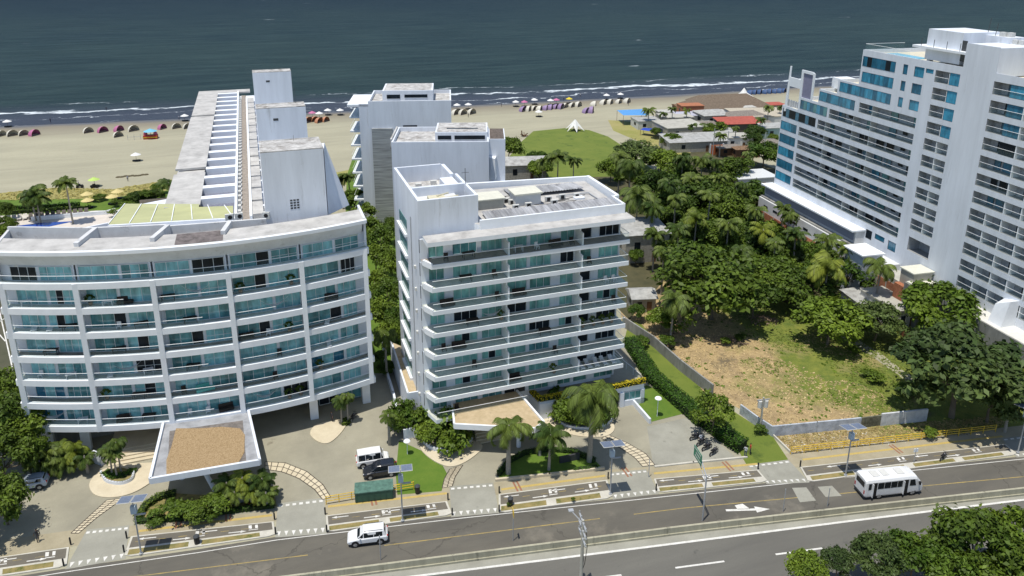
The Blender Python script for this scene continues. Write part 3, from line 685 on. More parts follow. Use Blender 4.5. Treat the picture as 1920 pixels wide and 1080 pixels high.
for i, (y0, y1) in enumerate(((97.6, 104.0), (127.0, 131.0), (167.3, 171))):
    c = MB(); c.box(0, y0, 25 if i else 26.8, 7.9, y1, 37.3, 0); 
    for (a, b, e, f) in ((0, y0, 7.9, y0+.3), (0, y1-.3, 7.9, y1), (0, y0+.3, .3, y1-.3), (7.6, y0+.3, 7.9, y1-.3)): c.box(a, b, 37.301, e, f, 37.42, 1)
    c.box(.3, y0+.3, 37.302, 7.6, y1-.3, 37.36, 1); c.box(0, y1, 25.91, 7.9, y1+9, 31.5, 0)
    t_ = c.build('stair_tower', [M['white'], M['roofdirt']], LW)
    v = MB()
    for jj in range(4):
        for ii in range(3): v.box(3.2+ii*.42, y0-.03, 29.4+jj*.36, 3.5+ii*.42, y0, 29.62+jj*.36)
    if i: v = MB(); v.box(2.6, y0-.03, 35.2, 3.4, y0, 35.6)
    v.build('vent_grille', M['darkmetal'], t_)
    if i < 2: p_ = MB(); p_.tube((4.5+i*2, y1-1, 37.3), (4.5+i*2, y1-1, 38.1+2.*i), .03, 4); p_.build('mast', M['darkmetal'], t_)
mb = MB()   # raked side wall of the first tower, seen as a white wedge
mb.add([(8.0, 97.7, 28.0), (11.2, 101.0, 28.0), (8.0, 101.0, 28.0), (8.0, 97.7, 37.2), (8.4, 101.0, 37.2), (8.0, 101.0, 37.2)], [(0, 1, 4, 3), (1, 2, 5, 4), (2, 0, 3, 5), (0, 2, 1), (3, 4, 5)])
mb.build('raked_side_wall', M['white'], LW)
mb = MB()
for k in range(8):
    for i in range(18): mb.box(8.0, 104+i*5.6, 2.2+k*3, 8.9, 108.6+i*5.6, 2.5+k*3)
mb.build('side_balcony_slab', M['white2'], LW)
mb = MB()
for k in range(8): mb.box(8.0, 104, 2.6+k*3, 8.05, 204, 4.6+k*3)
mb.build('side_window_strip', M['teal2'], LW)
mb = MB(); mb.add([(-20.2, 107.2, 26.6), (-4.3, 104.9, 26.6), (-4.3, 108.6, 27.1), (-8.9, 109.6, 27.1), (-8.9, 111.0, 27.1), (-19.0, 114.5, 27.1)], [(0, 1, 2, 3, 4, 5)], 0)
for i in range(7):
    u = i/6; a = Vector((-20.2, 107.2, 26.66)).lerp(Vector((-4.3, 104.9, 26.66)), u); b = Vector((-19.0, 114.4, 27.16)).lerp(Vector((-5.5, 109.2, 27.16)), u); mb.tube(a, b, .07, 4, mi=1)
gc = mb.build('canopy_roof', [M['glassroof'], M['white2']], LW)
mb = MB(); mb.wallband((-28.5, 103.6), (-20.2, 107.1), .3, 25.6, 26.9); mb.wallband((-28.5, 103.6), (-19.5, 101), .3, 25.6, 26.9); mb.wallband((-20.2, 107.0), (-4.3, 104.7), .4, 25.2, 26.59)
mb.prism([(-28.5, 103.6), (-20.2, 107.1), (-4.3, 104.7), (0, 99), (-12, 100), (-20, 101.8)], 25.2, 25.8, 1); mb.build('terrace', [M['white'], M['roofdirt']], LW)
mb = MB(); mb.prism([(-20, 107.3), (-13.6, 106.5), (-13.6, 118), (-18.6, 116)], 0, 26.2); mb.build('canopy_block', M['white'], LW)
# ================================================================ the straight apartment building in the middle
MBG = thing('straight_apartment_building', 'white apartment block in the centre with straight balcony tiers and a blank left tower', 'building', (31, 90, 0))
X0, X1, YF, YW = 18.3, 45.3, 81.9, 84.4
zs = [6.5+3.1*k for k in range(7)]+[28.3]
ZSL = [3.4]+zs[:7]
for k, z in enumerate(zs[:7]+[3.45]):
    mb = MB()
    if k == 7: mb.prism([(17.7, YW), (18.5, YF), (31.0, YF), (31.0, YW+.3), (17.7, YW+.3)], z, z+.55, 0, top=1)
    else:
        mb.prism([(17.65, YW-.9), (18.4, YF), (X1, YF), (X1, YW+.3), (17.65, YW+.3)], z, z+.48, 0, top=1)
    mb.build('balcony_slab', [M['white2'], M['floorbrown'] if k == 6 else M['floor']], MBG)
    z2 = z+.48
    if k != 7:
        mb = MB(); mb.prism([(17.65, YW-.9), (18.4, YF), (18.6, YF+.12), (17.95, YW-.8)], z2, z2+.28); mb.box(18.4, YF, z2, X1, YF+.12, z2+.1); mb.build('balcony_upstand', M['white2'], MBG)
        railing(MBG, [(18.5, YF+.1), (28.2, YF+.1), (38.4, YF+.1), (45.2, YF+.1), (45.2, YW)], z2, 1.0)
        for xd in (28.4, 38.55):
            c = MB(); c.box(xd-.09, YF+.15, z2+.003, xd+.09, YW, z2+1.75); c.box(xd-.09, YF+1.0, z2+1.75, xd+.09, YW, z2+2.62); c.build('balcony_divider', M['white2'], MBG)
    else: railing(MBG, [(18.7, YF+.1), (28.2, YF+.1), (31.0, YF+.1)], z2, 1.0)
segs = [(18.6, 20.6, 2), (21.7, 24.9, 3), (25.45, 28.3, 3), (28.6, 31.7, 2), (32.1, 35.1, 3), (36.4, 38.4, 2), (38.8, 40.9, 1), (42.0, 45.0, 3)]
random.seed(5)
walls = [(17.6, 18.6), (20.6, 21.7), (24.9, 25.45), (28.3, 28.6), (31.7, 32.1), (35.1, 36.4), (38.4, 38.8), (40.9, 42.0), (45.0, 45.15)]
for k, z in enumerate([3.45]+zs[:7]):
    z2 = z+(.48 if k else .55); h = 2.2
    mb = MB()
    for a, b in walls: mb.box(a, YW, z2, b, YW+.25, z2+h)
    mb.box(17.6, YW, z2+h, 45.15, YW+.25, z2+2.62); mb.build('window_wall', M['white'], MBG)
    for j, (a, b, n) in enumerate(segs):
        r = random.random()
        if j == 6: gl = ['dark'] if r < .7 else ['green2']
        elif j == 7: gl = random.choice([['green', 'dark', 'green'], ['dark'], ['green2', 'dark'], ['green']])
        else: gl = ['green'] if r < .62 else ['green2'] if r < .74 else ['teal2'] if r < .82 else ['green', 'dark', 'green'] if r < .92 else ['dark']
        if k == 0 and j > 3: gl = ['green2']
        win(MBG, (a, YW+.12), (b, YW+.12), z2, z2+h, n, gl)
mb = MB(); mb.box(18.1, YW+.6, 3, 45.0, 97.2, 28.2, 0); mb.box(22, YW+.8, 0, 45, 97, 3, 0); mb.build('core_wall', M['white'], MBG)
mb = MB(); mb.prism([(17.9, YF-.35), (45.75, YF-.35), (45.75, YF+2.2), (17.9, YF+2.2)], 28.2, 28.75, 0, top=1); mb.build('cornice', [M['white2'], M['roof']], MBG)
mb = MB()
RZ = 30.0
mb.prism([(25.2, 84.1), (45.3, 84.1), (45.6, 97.4), (18.2, 99)], 28.2, 29.3, 0, top=1)
mb.wallband((25.2, 84.0), (45.4, 84.0), .3, 28.75, RZ); mb.wallband((45.35, 84.0), (45.35, 87.5), .3, 28.5, RZ); mb.wallband((46.1, 87.5), (46.1, 97.3), .45, 27.8, RZ+.1); mb.wallband((45.9, 97.3), (27.5, 99.5), .45, 28.5, RZ)
mb.box(45.2, 87.4, 27.8, 46.3, 87.7, RZ)
mb.build('roof_parapet', [M['white2'], M['roof']], MBG)
def corr_roof(x0, x1, y0, y1, z0, z1, name='corrugated_roof', par=MBG, n=40):
    m_ = MB()
    for i in range(n):
        a = x0+(x1-x0)*i/n; b = x0+(x1-x0)*(i+.5)/n; c = x0+(x1-x0)*(i+1)/n
        m_.quad((a, y0, z0), (b, y0, z0+.10), (b, y1, z1+.10), (a, y1, z1)); m_.quad((b, y0, z0+.10), (c, y0, z0), (c, y1, z1), (b, y1, z1+.10))
    return m_.build(name, M['corr'], par)
corr_roof(26.5, 44.9, 84.6, 87.6, 29.45, 29.75); corr_roof(32.5, 43.5, 92.6, 96.6, 29.75, 29.45, n=26)
mb = MB(); mb.box(31.8, 89.2, 29.3, 35.4, 91.8, 30.9, 0); mb.box(31.6, 89.0, 30.9, 35.6, 92.0, 31.1, 1); mb.build('roof_plant_box', [M['offwhite'], flat('pale_lid', (.66, .65, .55))], MBG)
mb = MB(); mb.box(26.5, 89.5, 29.3, 30.2, 92.2, 30.6, 0); mb.box(26.3, 89.3, 30.6, 30.4, 92.6, 30.75, 1); mb.build('roof_plant_box', [M['concrete'], flat('pale_lid', (.66, .65, .55))], MBG)
for x, y in ((31.0, 88.0), (32.9, 88.3), (36.6, 88.3), (36.4, 89.9), (38.6, 90.2), (40.7, 90.0), (30.6, 91.0), (31.2, 90.2)):
    c = MB(); c.box(x, y, 29.3, x+.9, y+.4, 30.0); c.cone((x+.45, y-.02), .0, 29, 29, 3) if 0 else None; o = c.build('roof_unit', M['ac'], MBG)
    d = MB(); d.box(x+.2, y-.012, 29.4, x+.7, y-.002, 29.9); d.build('fan_grille', M['black'], o)
mb = MB(); mb.path([(38.5, 91.2, 29.5), (41, 91.2, 29.55), (43.5, 91.3, 29.5), (43.6, 88, 29.5)], .08, 5); mb.build('roof_pipe', M['galv'], MBG)
mb = MB(); mb.box(40.6, 89.2, 29.3, 42.0, 90.2, 29.6); mb.build('roof_hatch', M['white2'], MBG)
# tall blank tower at the left: four walls and two sunken roof wells
TX0, TX1, TY0, TY1, TZ = 17.6, 25.3, 85.0, 100.6, 33.0
mb = MB(); t = .35
mb.box(TX0, TY0, 0, TX0+t, TY1, TZ); mb.box(TX0+t, TY0, 2, TX1, TY0+t, TZ); mb.box(TX1-t, TY0+t, 26, TX1, 95, TZ); mb.box(TX0+t, TY1-t, 3, 24.3, TY1, TZ)
mb.box(TX0+t, 90.2, 27, TX1-t, 90.7, TZ); mb.box(22.8, 90.7, 27, 24.6, 95, TZ-.4); mb.box(24.3, 95, 27, 24.8, TY1-t, TZ)
mb.box(TX0+t, TY0+t, 31.6, 23.6, 90.2, 31.8, 1); mb.box(TX0+t, 90.7, 30.4, 24.3, TY1-t, 30.7, 2)
mb.prism([(17.0, 84.5), (18.1, 84.5), (18.1, 85.0), (17.6, 85.0)], 3, 31, 0) if 0 else None
mb.build('blank_tower', [M['white'], M['offwhite'], M['roofdirt']], MBG)
mb = MB(); mb.box(19.5, 86.5, 31.8, 21.6, 88.2, 32.5, 0); mb.tube((21, 87, 32.3), (23.4, 87.6, 32.3), .14, 6); mb.tube((20.6, 87.4, 32.6), (22.4, 88.8, 32.4), .12, 6); mb.build('duct_unit', flat('cream_duct', (.62, .58, .42)), MBG)
for x, y in ((18.8, 96.2), (20.0, 97.2), (23.3, 91.2), (21.2, 93.2), (22.3, 98)):
    c = MB(); c.box(x, y, 30.7, x+.8, y+.5, 31.3); c.build('roof_unit', M['ac'], MBG)
mb = MB(); mb.tube((25.0, 89.8, 33), (25.0, 89.8, 35.2), .04, 5); mb.tube((24.5, 89.8, 34.6), (25.5, 89.8, 34.6), .03, 4); mb.build('aerial', M['darkmetal'], MBG)
mb = MB()   # narrow windows beside the tower and the strip of side windows
for k in range(8): mb.box(17.56, 92.5, 4.4+3.1*k, 17.6, 97.5, 6.2+3.1*k); 
mb.build('side_window', M['green2'], MBG)
mb = MB()
for k in range(8):
    mb.box(17.25, 92.3, 3.9+3.1*k, 17.59, 98.2, 4.3+3.1*k)
mb.build('side_planter_balcony', M['white2'], MBG)
mb = MB(); mb.tube((17.5, 89.4, .5), (17.5, 89.4, 29.5), .06, 5); mb.build('downpipe', M['galv'], MBG)
for k in range(7):
    c = MB(); c.box(17.35, 87.1, 4.6+3.1*k, 17.598, 87.5, 5.0+3.1*k); c.build('wall_lamp', M['ac'], MBG)
mb = MB()
for k in range(8): mb.box(17.57, 84.65, 4.6+3.1*k, 17.62, 84.95, 6.3+3.1*k); 
mb.build('slit_window', M['dark'], MBG)
# ground floor: side roof strip, terrace with yellow flower boxes, canopy
mb = MB(); sr = [G(*p, 4.0)[:2] for p in ((733, 640), (762, 652), (797, 735), (765, 740))]; mb.prism(sr, 3.0, 3.9, 0, top=1)
mb.wallband(sr[0], sr[3], .25, 0, 4.3, 0) ; mb.wallband(sr[3], sr[2], .25, 0, 4.3, 0); mb.build('side_annex', [M['white'], M['sandroof']], MBG)
TZ2 = 3.2
tq = [Vector(G(*p, TZ2)[:2]) for p in ((990, 733), (1012, 752), (1208, 718), (1190, 690), (1166, 668))]+[Vector((45, 92)), Vector((31, 88))]
mb = MB(); mb.prism([tq[0], tq[1], tq[2], tq[3], tq[4], tq[5], tq[6]], 2.3, TZ2, 0, top=1)
mb.build('terrace_slab', [M['white2'], M['plaza']], MBG)
mb = MB(); mb.wallband(tq[1], tq[1].lerp(tq[2], .66), .3, 0, 2.8); mb.wallband(tq[1].lerp(tq[2], .78), tq[2], .3, 0, .9); mb.wallband(tq[1].lerp(tq[2], .97), tq[2], .3, 0, 2.3); mb.wallband(tq[2], Vector((49.8, 88)), .3, 0, 2.3); mb.wallband(tq[0], tq[1], .3, 0, 2.9)
mb.wallband(tq[1].lerp(tq[2], .76), tq[1].lerp(tq[2], .80), .5, 0, 2.3); mb.build('terrace_wall', M['white'], MBG)
mb = MB(); mb.box(33, 86.5, 0, 49, 86.8, 3.1); mb.build('garage_back_wall', M['concdark'], MBG)
win(MBG, tq[1].lerp(tq[2], .80), tq[1].lerp(tq[2], .97), .9, 2.25, 3, ['teal2'], name='garage_window')
railing(MBG, [(47.5, 91.5), tq[2]+Vector((-.3, .6))], TZ2, 1.1, post=1.6)
CQ2 = [Vector(G(*p, 4.5)[:2]) for p in ((850, 746), (852, 794), (1003, 802), (1020, 790), (962, 725))]
CQ2[0].y += 1.5; CQ2[4].y += 1.5
mb = MB(); mb.prism(CQ2, 3.75, 4.25, 0, top=1)
for a, b in ((0, 1), (1, 2), (2, 3), (3, 4)): mb.wallband(CQ2[a], CQ2[b], .25, 3.76, 4.5, 0)
c2 = mb.build('entrance_canopy', [M['white2'], M['sandroof']], MBG)
mb = MB(); mb.tube((22, 81.2, 0), (22, 81.2, 3.8), .3, 10); mb.tube((28.6, 78.5, 0), (28.6, 78.5, 3.8), .3, 10); mb.build('canopy_column', M['white2'], c2)
mb = MB()
for i in range(6): mb.box(23.5+i*.1, 80.6+i*.5, 0, 31.6-i*.2, 81.1+i*.5, .15*(i+1))
mb.box(24, 83.6, 0, 31, 86.5, .9); mb.box(31.8, 79.6, 0, 34.8, 84, .35); mb.build('entrance_steps', M['cream'], MBG)
mb = MB(); mb.box(22, 86.6, 0, 31, 86.9, 3.4); mb.build('lobby_wall', M['dark'], MBG)
# ================================================================ two pale blocks behind the middle building
def back_block(name, label, corner, ang, w_, d_, h, panel=False, door=False):
    R_ = thing(name, label, 'building', (corner[0], corner[1], 0), math.radians(ang))
    c = MB(); t = .3
    c.box(0, 0, 0, w_, d_, h-1.0, 0, ); 
    for (a, b, e, f) in ((0, 0, w_, t), (0, d_-t, w_, d_), (0, t, t, d_-t), (w_-t, t, w_, d_-t)): c.box(a, b, h-1.0, e, f, h, 0)
    c.box(t, t, h-.999, w_-t, d_-t, h-.85, 1); c.build('block_wall', [M['white'], M['roofdirt']], R_, False)
    return R_
B1 = back_block('pale_block', 'pale blank rear block standing directly behind the middle building, nearer of the two', (22.0, 127.2), -17, 17.2, 12, 30)
mb = MB(); mb.box(7.5, 3.5, 29, 17.0, 11.5, 30.9, 0); mb.box(8, 3.4, 29.6, 10.4, 3.5, 30.3, 1); mb.box(11, 3.4, 29.6, 16.5, 3.5, 30.3, 1); mb.box(7.8, 3.8, 30.901, 16.7, 11.2, 30.95, 2); mb.box(9.5, 6, 30.951, 15.2, 6.6, 31.0, 1); mb.build('roof_house', [M['white'], M['dark'], M['roofdirt']], B1, False)
mb = MB(); mb.box(17.2, 3.5, 0, 20.2, 12, 29.6, 0); mb.box(17.4, 3.7, 29.601, 20.0, 11.8, 29.66, 1); mb.build('side_wing', [M['white'], flat('brown_roof_felt', (.16, .13, .11), .9, var=.4)], B1, False)
mb = MB()
mb.box(18, 1.0, 20.6, 22.4, 3.5, 21.2, 0); mb.box(18.3, 1.5, 17.6, 21.8, 3.5, 20.5, 1); mb.box(18, 1.0, 17.0, 22.2, 3.5, 17.5, 0); mb.box(18.3, 1.5, 13.6, 21.8, 3.5, 16.9, 1); mb.build('corner_balcony', [M['white2'], M['teal2']], B1, False)
mb = MB(); mb.prism([(17.25, 2.2), (18.3, 1.2), (18.6, 3.4), (17.25, 3.4)], 22.5, 26.5); mb.build('slanted_fin', M['white2'], B1, False)
mb = MB(); mb.box(-.3, 1, 28.5, 0, 11, 30.3); mb.build('edge_upstand', M['roofdirt'], B1, False)
B2 = back_block('pale_block', 'farther pale rear block with a slatted grey panel and balconies on its left side', (23.9, 166.2), -14.5, 18.6, 14, 30)
mb = MB(); mb.box(3, 3, 29, 14.5, 13, 31.8, 0); mb.box(3.4, 3.4, 31.801, 14.1, 12.6, 31.86, 2); mb.box(4, 2.9, 30.0, 7, 3.0, 30.9, 1); mb.box(8, 2.9, 30.2, 13.2, 3.0, 30.9, 1); mb.build('roof_house', [M['white'], M['dark'], M['roofdirt']], B2, False)
mb = MB(); mb.box(7.6, -.03, 22.8, 10.8, -.005, 24.4); mb.build('wall_opening', M['dark'], B2, False)
mb = MB(); mb.box(.6, -.5, 0, 5.2, -.01, 23.8, 0); mb.build('slatted_panel', mat('slatted_grey_render', (.42, .44, .44), .8, .35, 1.0, stretch=(.2, 1, 6), detail=3), B2, False)
mb = MB(); mb.box(-2.2, 1, 0, -.01, 13, 29.2, 0); mb.build('balcony_core', M['white'], B2, False)
for k in range(8):
    c = MB(); z = 2.6+3.3*k; c.box(-4.6, 2.2, z, -2.2, 12.6, z+.35, 0); c.box(-2.25, 2.5, z+.4, -2.205, 12.2, z+2.5, 1); o = c.build('side_balcony', [M['white2'], M['teal2']], B2, False)
    railing(o, [(-4.5, 2.3), (-4.5, 12.5)], z+.35, 1.0, world=False)
mb = MB(); mb.box(-4.8, 1, 28.6, 1, 13.5, 29.1, 0); mb.build('balcony_roof', M['white2'], B2, False)
# ================================================================ the seafront hotel on the right
HT = thing('seafront_hotel', 'tall white stepped hotel block with blue glazing at the right edge', 'building', (108.3, 83.7, 0), math.atan2(.9956, .0933))
zt = lambda k: 10.85+2.955*k
W_, F_, RC = 0, 1, 2
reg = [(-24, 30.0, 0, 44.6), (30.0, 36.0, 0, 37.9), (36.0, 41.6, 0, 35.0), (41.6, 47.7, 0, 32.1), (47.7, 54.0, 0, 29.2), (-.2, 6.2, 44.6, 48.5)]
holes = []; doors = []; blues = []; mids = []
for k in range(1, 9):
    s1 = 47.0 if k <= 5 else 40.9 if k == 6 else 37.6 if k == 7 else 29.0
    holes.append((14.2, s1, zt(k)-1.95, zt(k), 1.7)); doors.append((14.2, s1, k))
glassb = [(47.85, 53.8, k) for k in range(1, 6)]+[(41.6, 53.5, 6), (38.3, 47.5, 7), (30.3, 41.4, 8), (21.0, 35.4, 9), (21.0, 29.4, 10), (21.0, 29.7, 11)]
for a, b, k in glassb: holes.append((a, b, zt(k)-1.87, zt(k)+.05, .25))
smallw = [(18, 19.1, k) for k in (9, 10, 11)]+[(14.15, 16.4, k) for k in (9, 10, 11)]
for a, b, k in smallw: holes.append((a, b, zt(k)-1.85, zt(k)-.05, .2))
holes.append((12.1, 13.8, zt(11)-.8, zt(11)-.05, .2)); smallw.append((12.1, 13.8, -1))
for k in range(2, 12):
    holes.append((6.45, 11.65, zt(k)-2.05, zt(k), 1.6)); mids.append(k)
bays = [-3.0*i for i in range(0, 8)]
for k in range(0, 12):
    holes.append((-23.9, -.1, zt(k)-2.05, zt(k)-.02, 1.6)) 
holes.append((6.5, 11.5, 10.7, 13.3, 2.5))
low = [(14.2, 16.2), (17.2, 19.8), (20.6, 22.3)]
for a, b in low: holes.append((a, b, 8.95 if a != 17.2 else 9.7, 10.75, .2))
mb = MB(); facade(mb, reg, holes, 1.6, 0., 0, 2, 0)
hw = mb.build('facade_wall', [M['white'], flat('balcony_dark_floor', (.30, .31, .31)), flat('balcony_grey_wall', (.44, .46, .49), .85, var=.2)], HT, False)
# back of the block so that it is a solid building
mb = MB()
for (a, b, c, d) in reg[:5]: mb.box(a+.01, -15, 0, b-.01, -2.6, d-.9)
mb.box(-24, -15, 0, -23.9, 0, 43.6)
mb.box(53.7, -15, 0, 54, -.01, 28.3); mb.build('rear_wall', M['white'], HT, False)
mb = MB()
for a, b, d in ((-24, 30, 43.7), (30, 36, 37.0), (36, 41.6, 34.1), (41.6, 47.7, 31.2), (47.7, 54, 28.3)):
    mb.box(a, -15, d, b, -.25, d+.15, 1); mb.box(a, -.25, d+.0, b, -.01, d+.88, 0)
for b, d0, d1 in ((30, 37.05, 44.6), (36, 34.2, 37.9), (41.6, 31.3, 35), (47.7, 28.4, 32.1), (54, 27, 29.2)): mb.box(b-.22, -15, d0, b-.002, -.26, d1-.01 if b != 54 else d1, 0)
mb.build('terrace_roof', [M['white'], flat('cream_roof_terrace', (.60, .56, .44), .8, dirt=((.42, .40, .34), .6), dscale=.6)], HT, False)
random.seed(21)
def lwin(a, b, z0, z1, y, n, gl, name): return win(HT, (b, y), (a, y), z0, z1, n, gl, name=name, world=False, ft=.04, proud=.06, fm='frameD')
for a, b, k in glassb:
    gl = ['blue', 'blue', 'blue2'] if k not in (6, 7) else ['dark', 'blue2', 'dark'] if k == 6 else ['blue2', 'teal2', 'blue']
    if k == 11: gl = ['blue2', 'dark', 'blue2', 'blue2']
    if (a > 47 and k in (4, 2)): gl = ['blue2']
    lwin(a+.01, b-.01, zt(k)-1.86, zt(k)+.04, .0, max(4, int((b-a)/1.15)) if b-a > 7 else 3, gl, 'glass_wall')
for a, b, k in smallw:
    z1 = zt(k)-.07 if k > 0 else zt(11)-.07; z0 = z1-1.76 if k > 0 else z1-.71
    lwin(a+.02, b-.02, z0, z1, -.1, 2 if (k == 10 and a < 17) else 1, ['blue'] if (k != 11 or a < 17) and k != 10 else ['blue2'], 'window')
for j, (a, b) in enumerate(low): lwin(a+.02, b-.02, (8.97 if a != 17.2 else 9.72), 10.73, -.1, (2, 1, 2)[j], ['blue2' if j != 2 else 'dark'], 'low_window')
for (s0, s1, k) in doors:
    z0 = zt(k)-1.95; L_ = s1-s0
    pat = [(.8, 1.9, 0), (3.2, 4.0, 1), (6.0, 7.6, 0), (8.6, 10.4, 2), (12.5, 13.6, 0), (14.2, 15.2, 0), (17.2, 19.0, 1), (20.4, 22.0, 2), (23.3, 24.2, 0), (25.6, 27.2, 1), (28.6, 30.0, 1)]
    for a, b, ty in pat:
        a += s0; b += s0
        if b > s1-.5 or random.random() < .08: continue
        if ty == 0: lwin(a, b+.25, z0+.02, z0+1.82, -1.56, 1, [random.choice(['dark', 'dark', 'blue2', 'teal2'])], 'balcony_door')
        elif ty == 1: lwin(a, b+.3, z0+.85, z0+1.65, -1.56, 2, ['dark'], 'balcony_window')
        else: lwin(a, b+.25, z0+.02, z0+1.82, -1.56, 2, [random.choice(['blue', 'blue2', 'blue2', 'dark'])], 'balcony_door')
    for a in (s0+11.4, s0+16.3, s0+24.6):
        if a < s1-1: m_ = MB(); m_.box(a, -1.65, z0+.01, a+.16, -.35, z0+1.9); m_.build('balcony_screen', M['offwhite'], HT, False)
    railing(HT, [(s0, -.06), (s1, -.06)], z0, .95, world=False)
for k in mids:
    z0 = zt(k)-2.05; gl = ['dark', 'dark'] if k % 3 else ['dark', 'blue2']
    if k >= 8:
        lwin(6.5, 8.6, z0+.02, z0+2.03, -.1, 1, ['blue'], 'sliding_door'); m_ = MB(); m_.box(8.62, -1.6, z0+.01, 8.72, -.05, z0+2.04); m_.build('party_wall', M['white2'], HT, False)
        lwin(8.9, 10.3, z0+.02, z0+1.9, -1.5, 2, ['dark'], 'sliding_door'); railing(HT, [(8.75, -.06), (11.6, -.06)], z0, .95, world=False)
    else:
        m_ = MB(); m_.box(8.9, -1.6, z0+.01, 9.02, -.05, z0+2.04); m_.build('party_wall', M['white2'], HT, False)
        lwin(6.6, 7.6, z0+.02, z0+1.8, -1.5, 1, ['dark'], 'sliding_door'); lwin(9.1, 10.3, z0+.02, z0+1.8, -1.5, 1, ['blue2' if k % 3 == 0 else 'dark'], 'sliding_door')
        railing(HT, [(6.5, -.06), (11.6, -.06)], z0, .95, world=False)
for k in range(0, 12):
    z0 = zt(k)-2.05
    wide = k in (5, 6, 7, 8, 9, 10, 11)
    for i in range(1, 6):
        if k >= 5 and i == 1: continue
        m_ = MB(); m_.box(-3.0*i-.08, -1.6, z0+.01, -3.0*i+.08, -.05, z0+2.02); m_.build('party_wall', M['white2'], HT, False)
    for i in range(0, 6):
        s0 = -3.0*(i+1)
        if k >= 8 and i == 1: lwin(s0+.1, s0+2.95, z0+.02, z0+2.0, -.12, 1 if k != 9 else 3, ['blue2' if k in (9, 10) else 'dark' if k == 8 else 'blue'], 'sliding_door')
        elif k in (6, 7, 5) and i == 1: lwin(s0+.3, s0+2.9, z0+.02, z0+1.8, -1.5, 2, ['blue2' if k != 6 else 'dark'], 'sliding_door')
        else: lwin(s0+.3, s0+1.5, z0+.02, z0+1.8, -1.5, 1, [('dark', 'blue2', 'dark', 'blue2')[(i+k) % 4]], 'sliding_door')
    railing(HT, [(-23.5, -.06), (-.15, -.06)], z0, .95, world=False)
# rooftop pieces
mb = MB(); mb.box(8.6, -9, 44.6, 16.2, -1.5, 49.8); mb.box(-.2, -10, 44, 6.2, -.02, 48.4); mb.box(4, -9, 44.6, 9.4, -6, 49.4); mb.box(-9, -12, 44, -3, -5, 48.6); mb.box(-14, -12, 44, -10, -4, 49); mb.box(1.5, -10.1, 44, -3, -6.5, 49.0) if 0 else None
mb.build('lift_house', M['white'], HT, False)
mb = MB(); mb.box(6.3, -4.5, 46.5, 18.2, -.4, 46.9); mb.build('roof_canopy_slab', M['white2'], HT, False)
mb = MB(); mb.box(6.3, -4.4, 43.8, 14.0, -4.2, 46.5, 0); mb.box(16.2, -3.4, 43.8, 16.8, -2.6, 46.5, 0); mb.box(6.31, -3.0, 43.8, 7.6, -2.8, 46.3, 1); mb.build('roof_bar_wall', [M['offwhite'], M['wood']], HT, False)
mb = MB()
for i in range(4): mb.tube((8+i*2.8, -.6, 46.9), (8+i*2.8, -.6, 48.2), .05, 5)
mb.build('roof_light_pole', M['darkmetal'], HT, False)
mb = MB(); mb.box(7.6, -1.49, 45.2, 8.6, -1.46, 48.6, 0); mb.box(-1.6, -5.0, 47.2, -3.0, -4.9, 48.6, 0) if 0 else None; mb.build('service_door', M['darkmetal'], HT, False)
mb = MB(); mb.box(-5.2, -4.6, 46.3, -3.1, -4.4, 48.5); mb.build('plant_screen', flat('navy_screen', (.06, .07, .16)), HT, False)
mb = MB(); mb.box(-1.6, -6.1, 47.6, -.3, -5.9, 49.4); mb.build('plant_screen', M['black'], HT, False)
for i, (s, y) in enumerate(((5.6, -7), (4.6, -7.5), (3.2, -7.2), (2.2, -7.4), (-6, -6), (-8.2, -6.5), (-11, -6), (-12.5, -5.5))):
    c = MB(); zz = 49.4 if s > 4 else 48.4 if s > 0 else 48.6 if s > -9.5 else 49.0; c.box(s, y, zz, s+.9, y+.7, zz+.7); c.build('roof_unit', M['ac'], HT, False)
mb = MB(); mb.tube((8.9, -6.5, 49.8), (8.7, -6.5, 52.2), .05, 5); mb.tube((7.4, -6.5, 49.4), (7.2, -6.5, 51.4), .05, 5); mb.build('aerial', M['darkmetal'], HT, False)
mb = MB(); mb.box(20.5, -6.5, 43.86, 28.5, -3.2, 43.95); mb.build('roof_pool_water', flat('pool_blue', (.08, .42, .62), .1, spec=.6), HT, False)
railing(HT, [(18.3, -.3), (29.8, -.3), (29.8, -9)], 44.6, 1.1, world=False)
mb = MB(); mb.tube((52.8, -.1, 28), (52.4, -.1, 38.2), .35, 8, r2=.2); mb.build('raking_mast', M['white2'], HT, False)
mb = MB()
mb.box(47.6, -.3, 28.6, 48.3, -.02, 38.0); mb.box(43.8, -.3, 32.1, 44.3, -.02, 37.8); mb.box(44.3, -.3, 37.4, 47.6, -.02, 38.0); mb.box(44.3, -.25, 32.1, 47.6, -.2, 37.4, 1); mb.box(48.3, -.3, 33.8, 52.3, -.02, 35.8)
mb.build('terrace_screen', [M['white2'], flat('lilac_screen', (.24, .24, .34))], HT, False)
mb = MB(); mb.box(37.5, -7, 35, 42.5, -3.5, 37.2); mb.box(33.5, -9, 38, 35.5, -6, 40.4); mb.build('terrace_kiosk', M['white2'], HT, False)
for i in range(6):
    c = MB(); c.box(48.4+i*.85, -.9, 29.2, 48.75+i*.85, -.5, 30.6); c.build('terrace_post', M['offwhite'], HT, False)
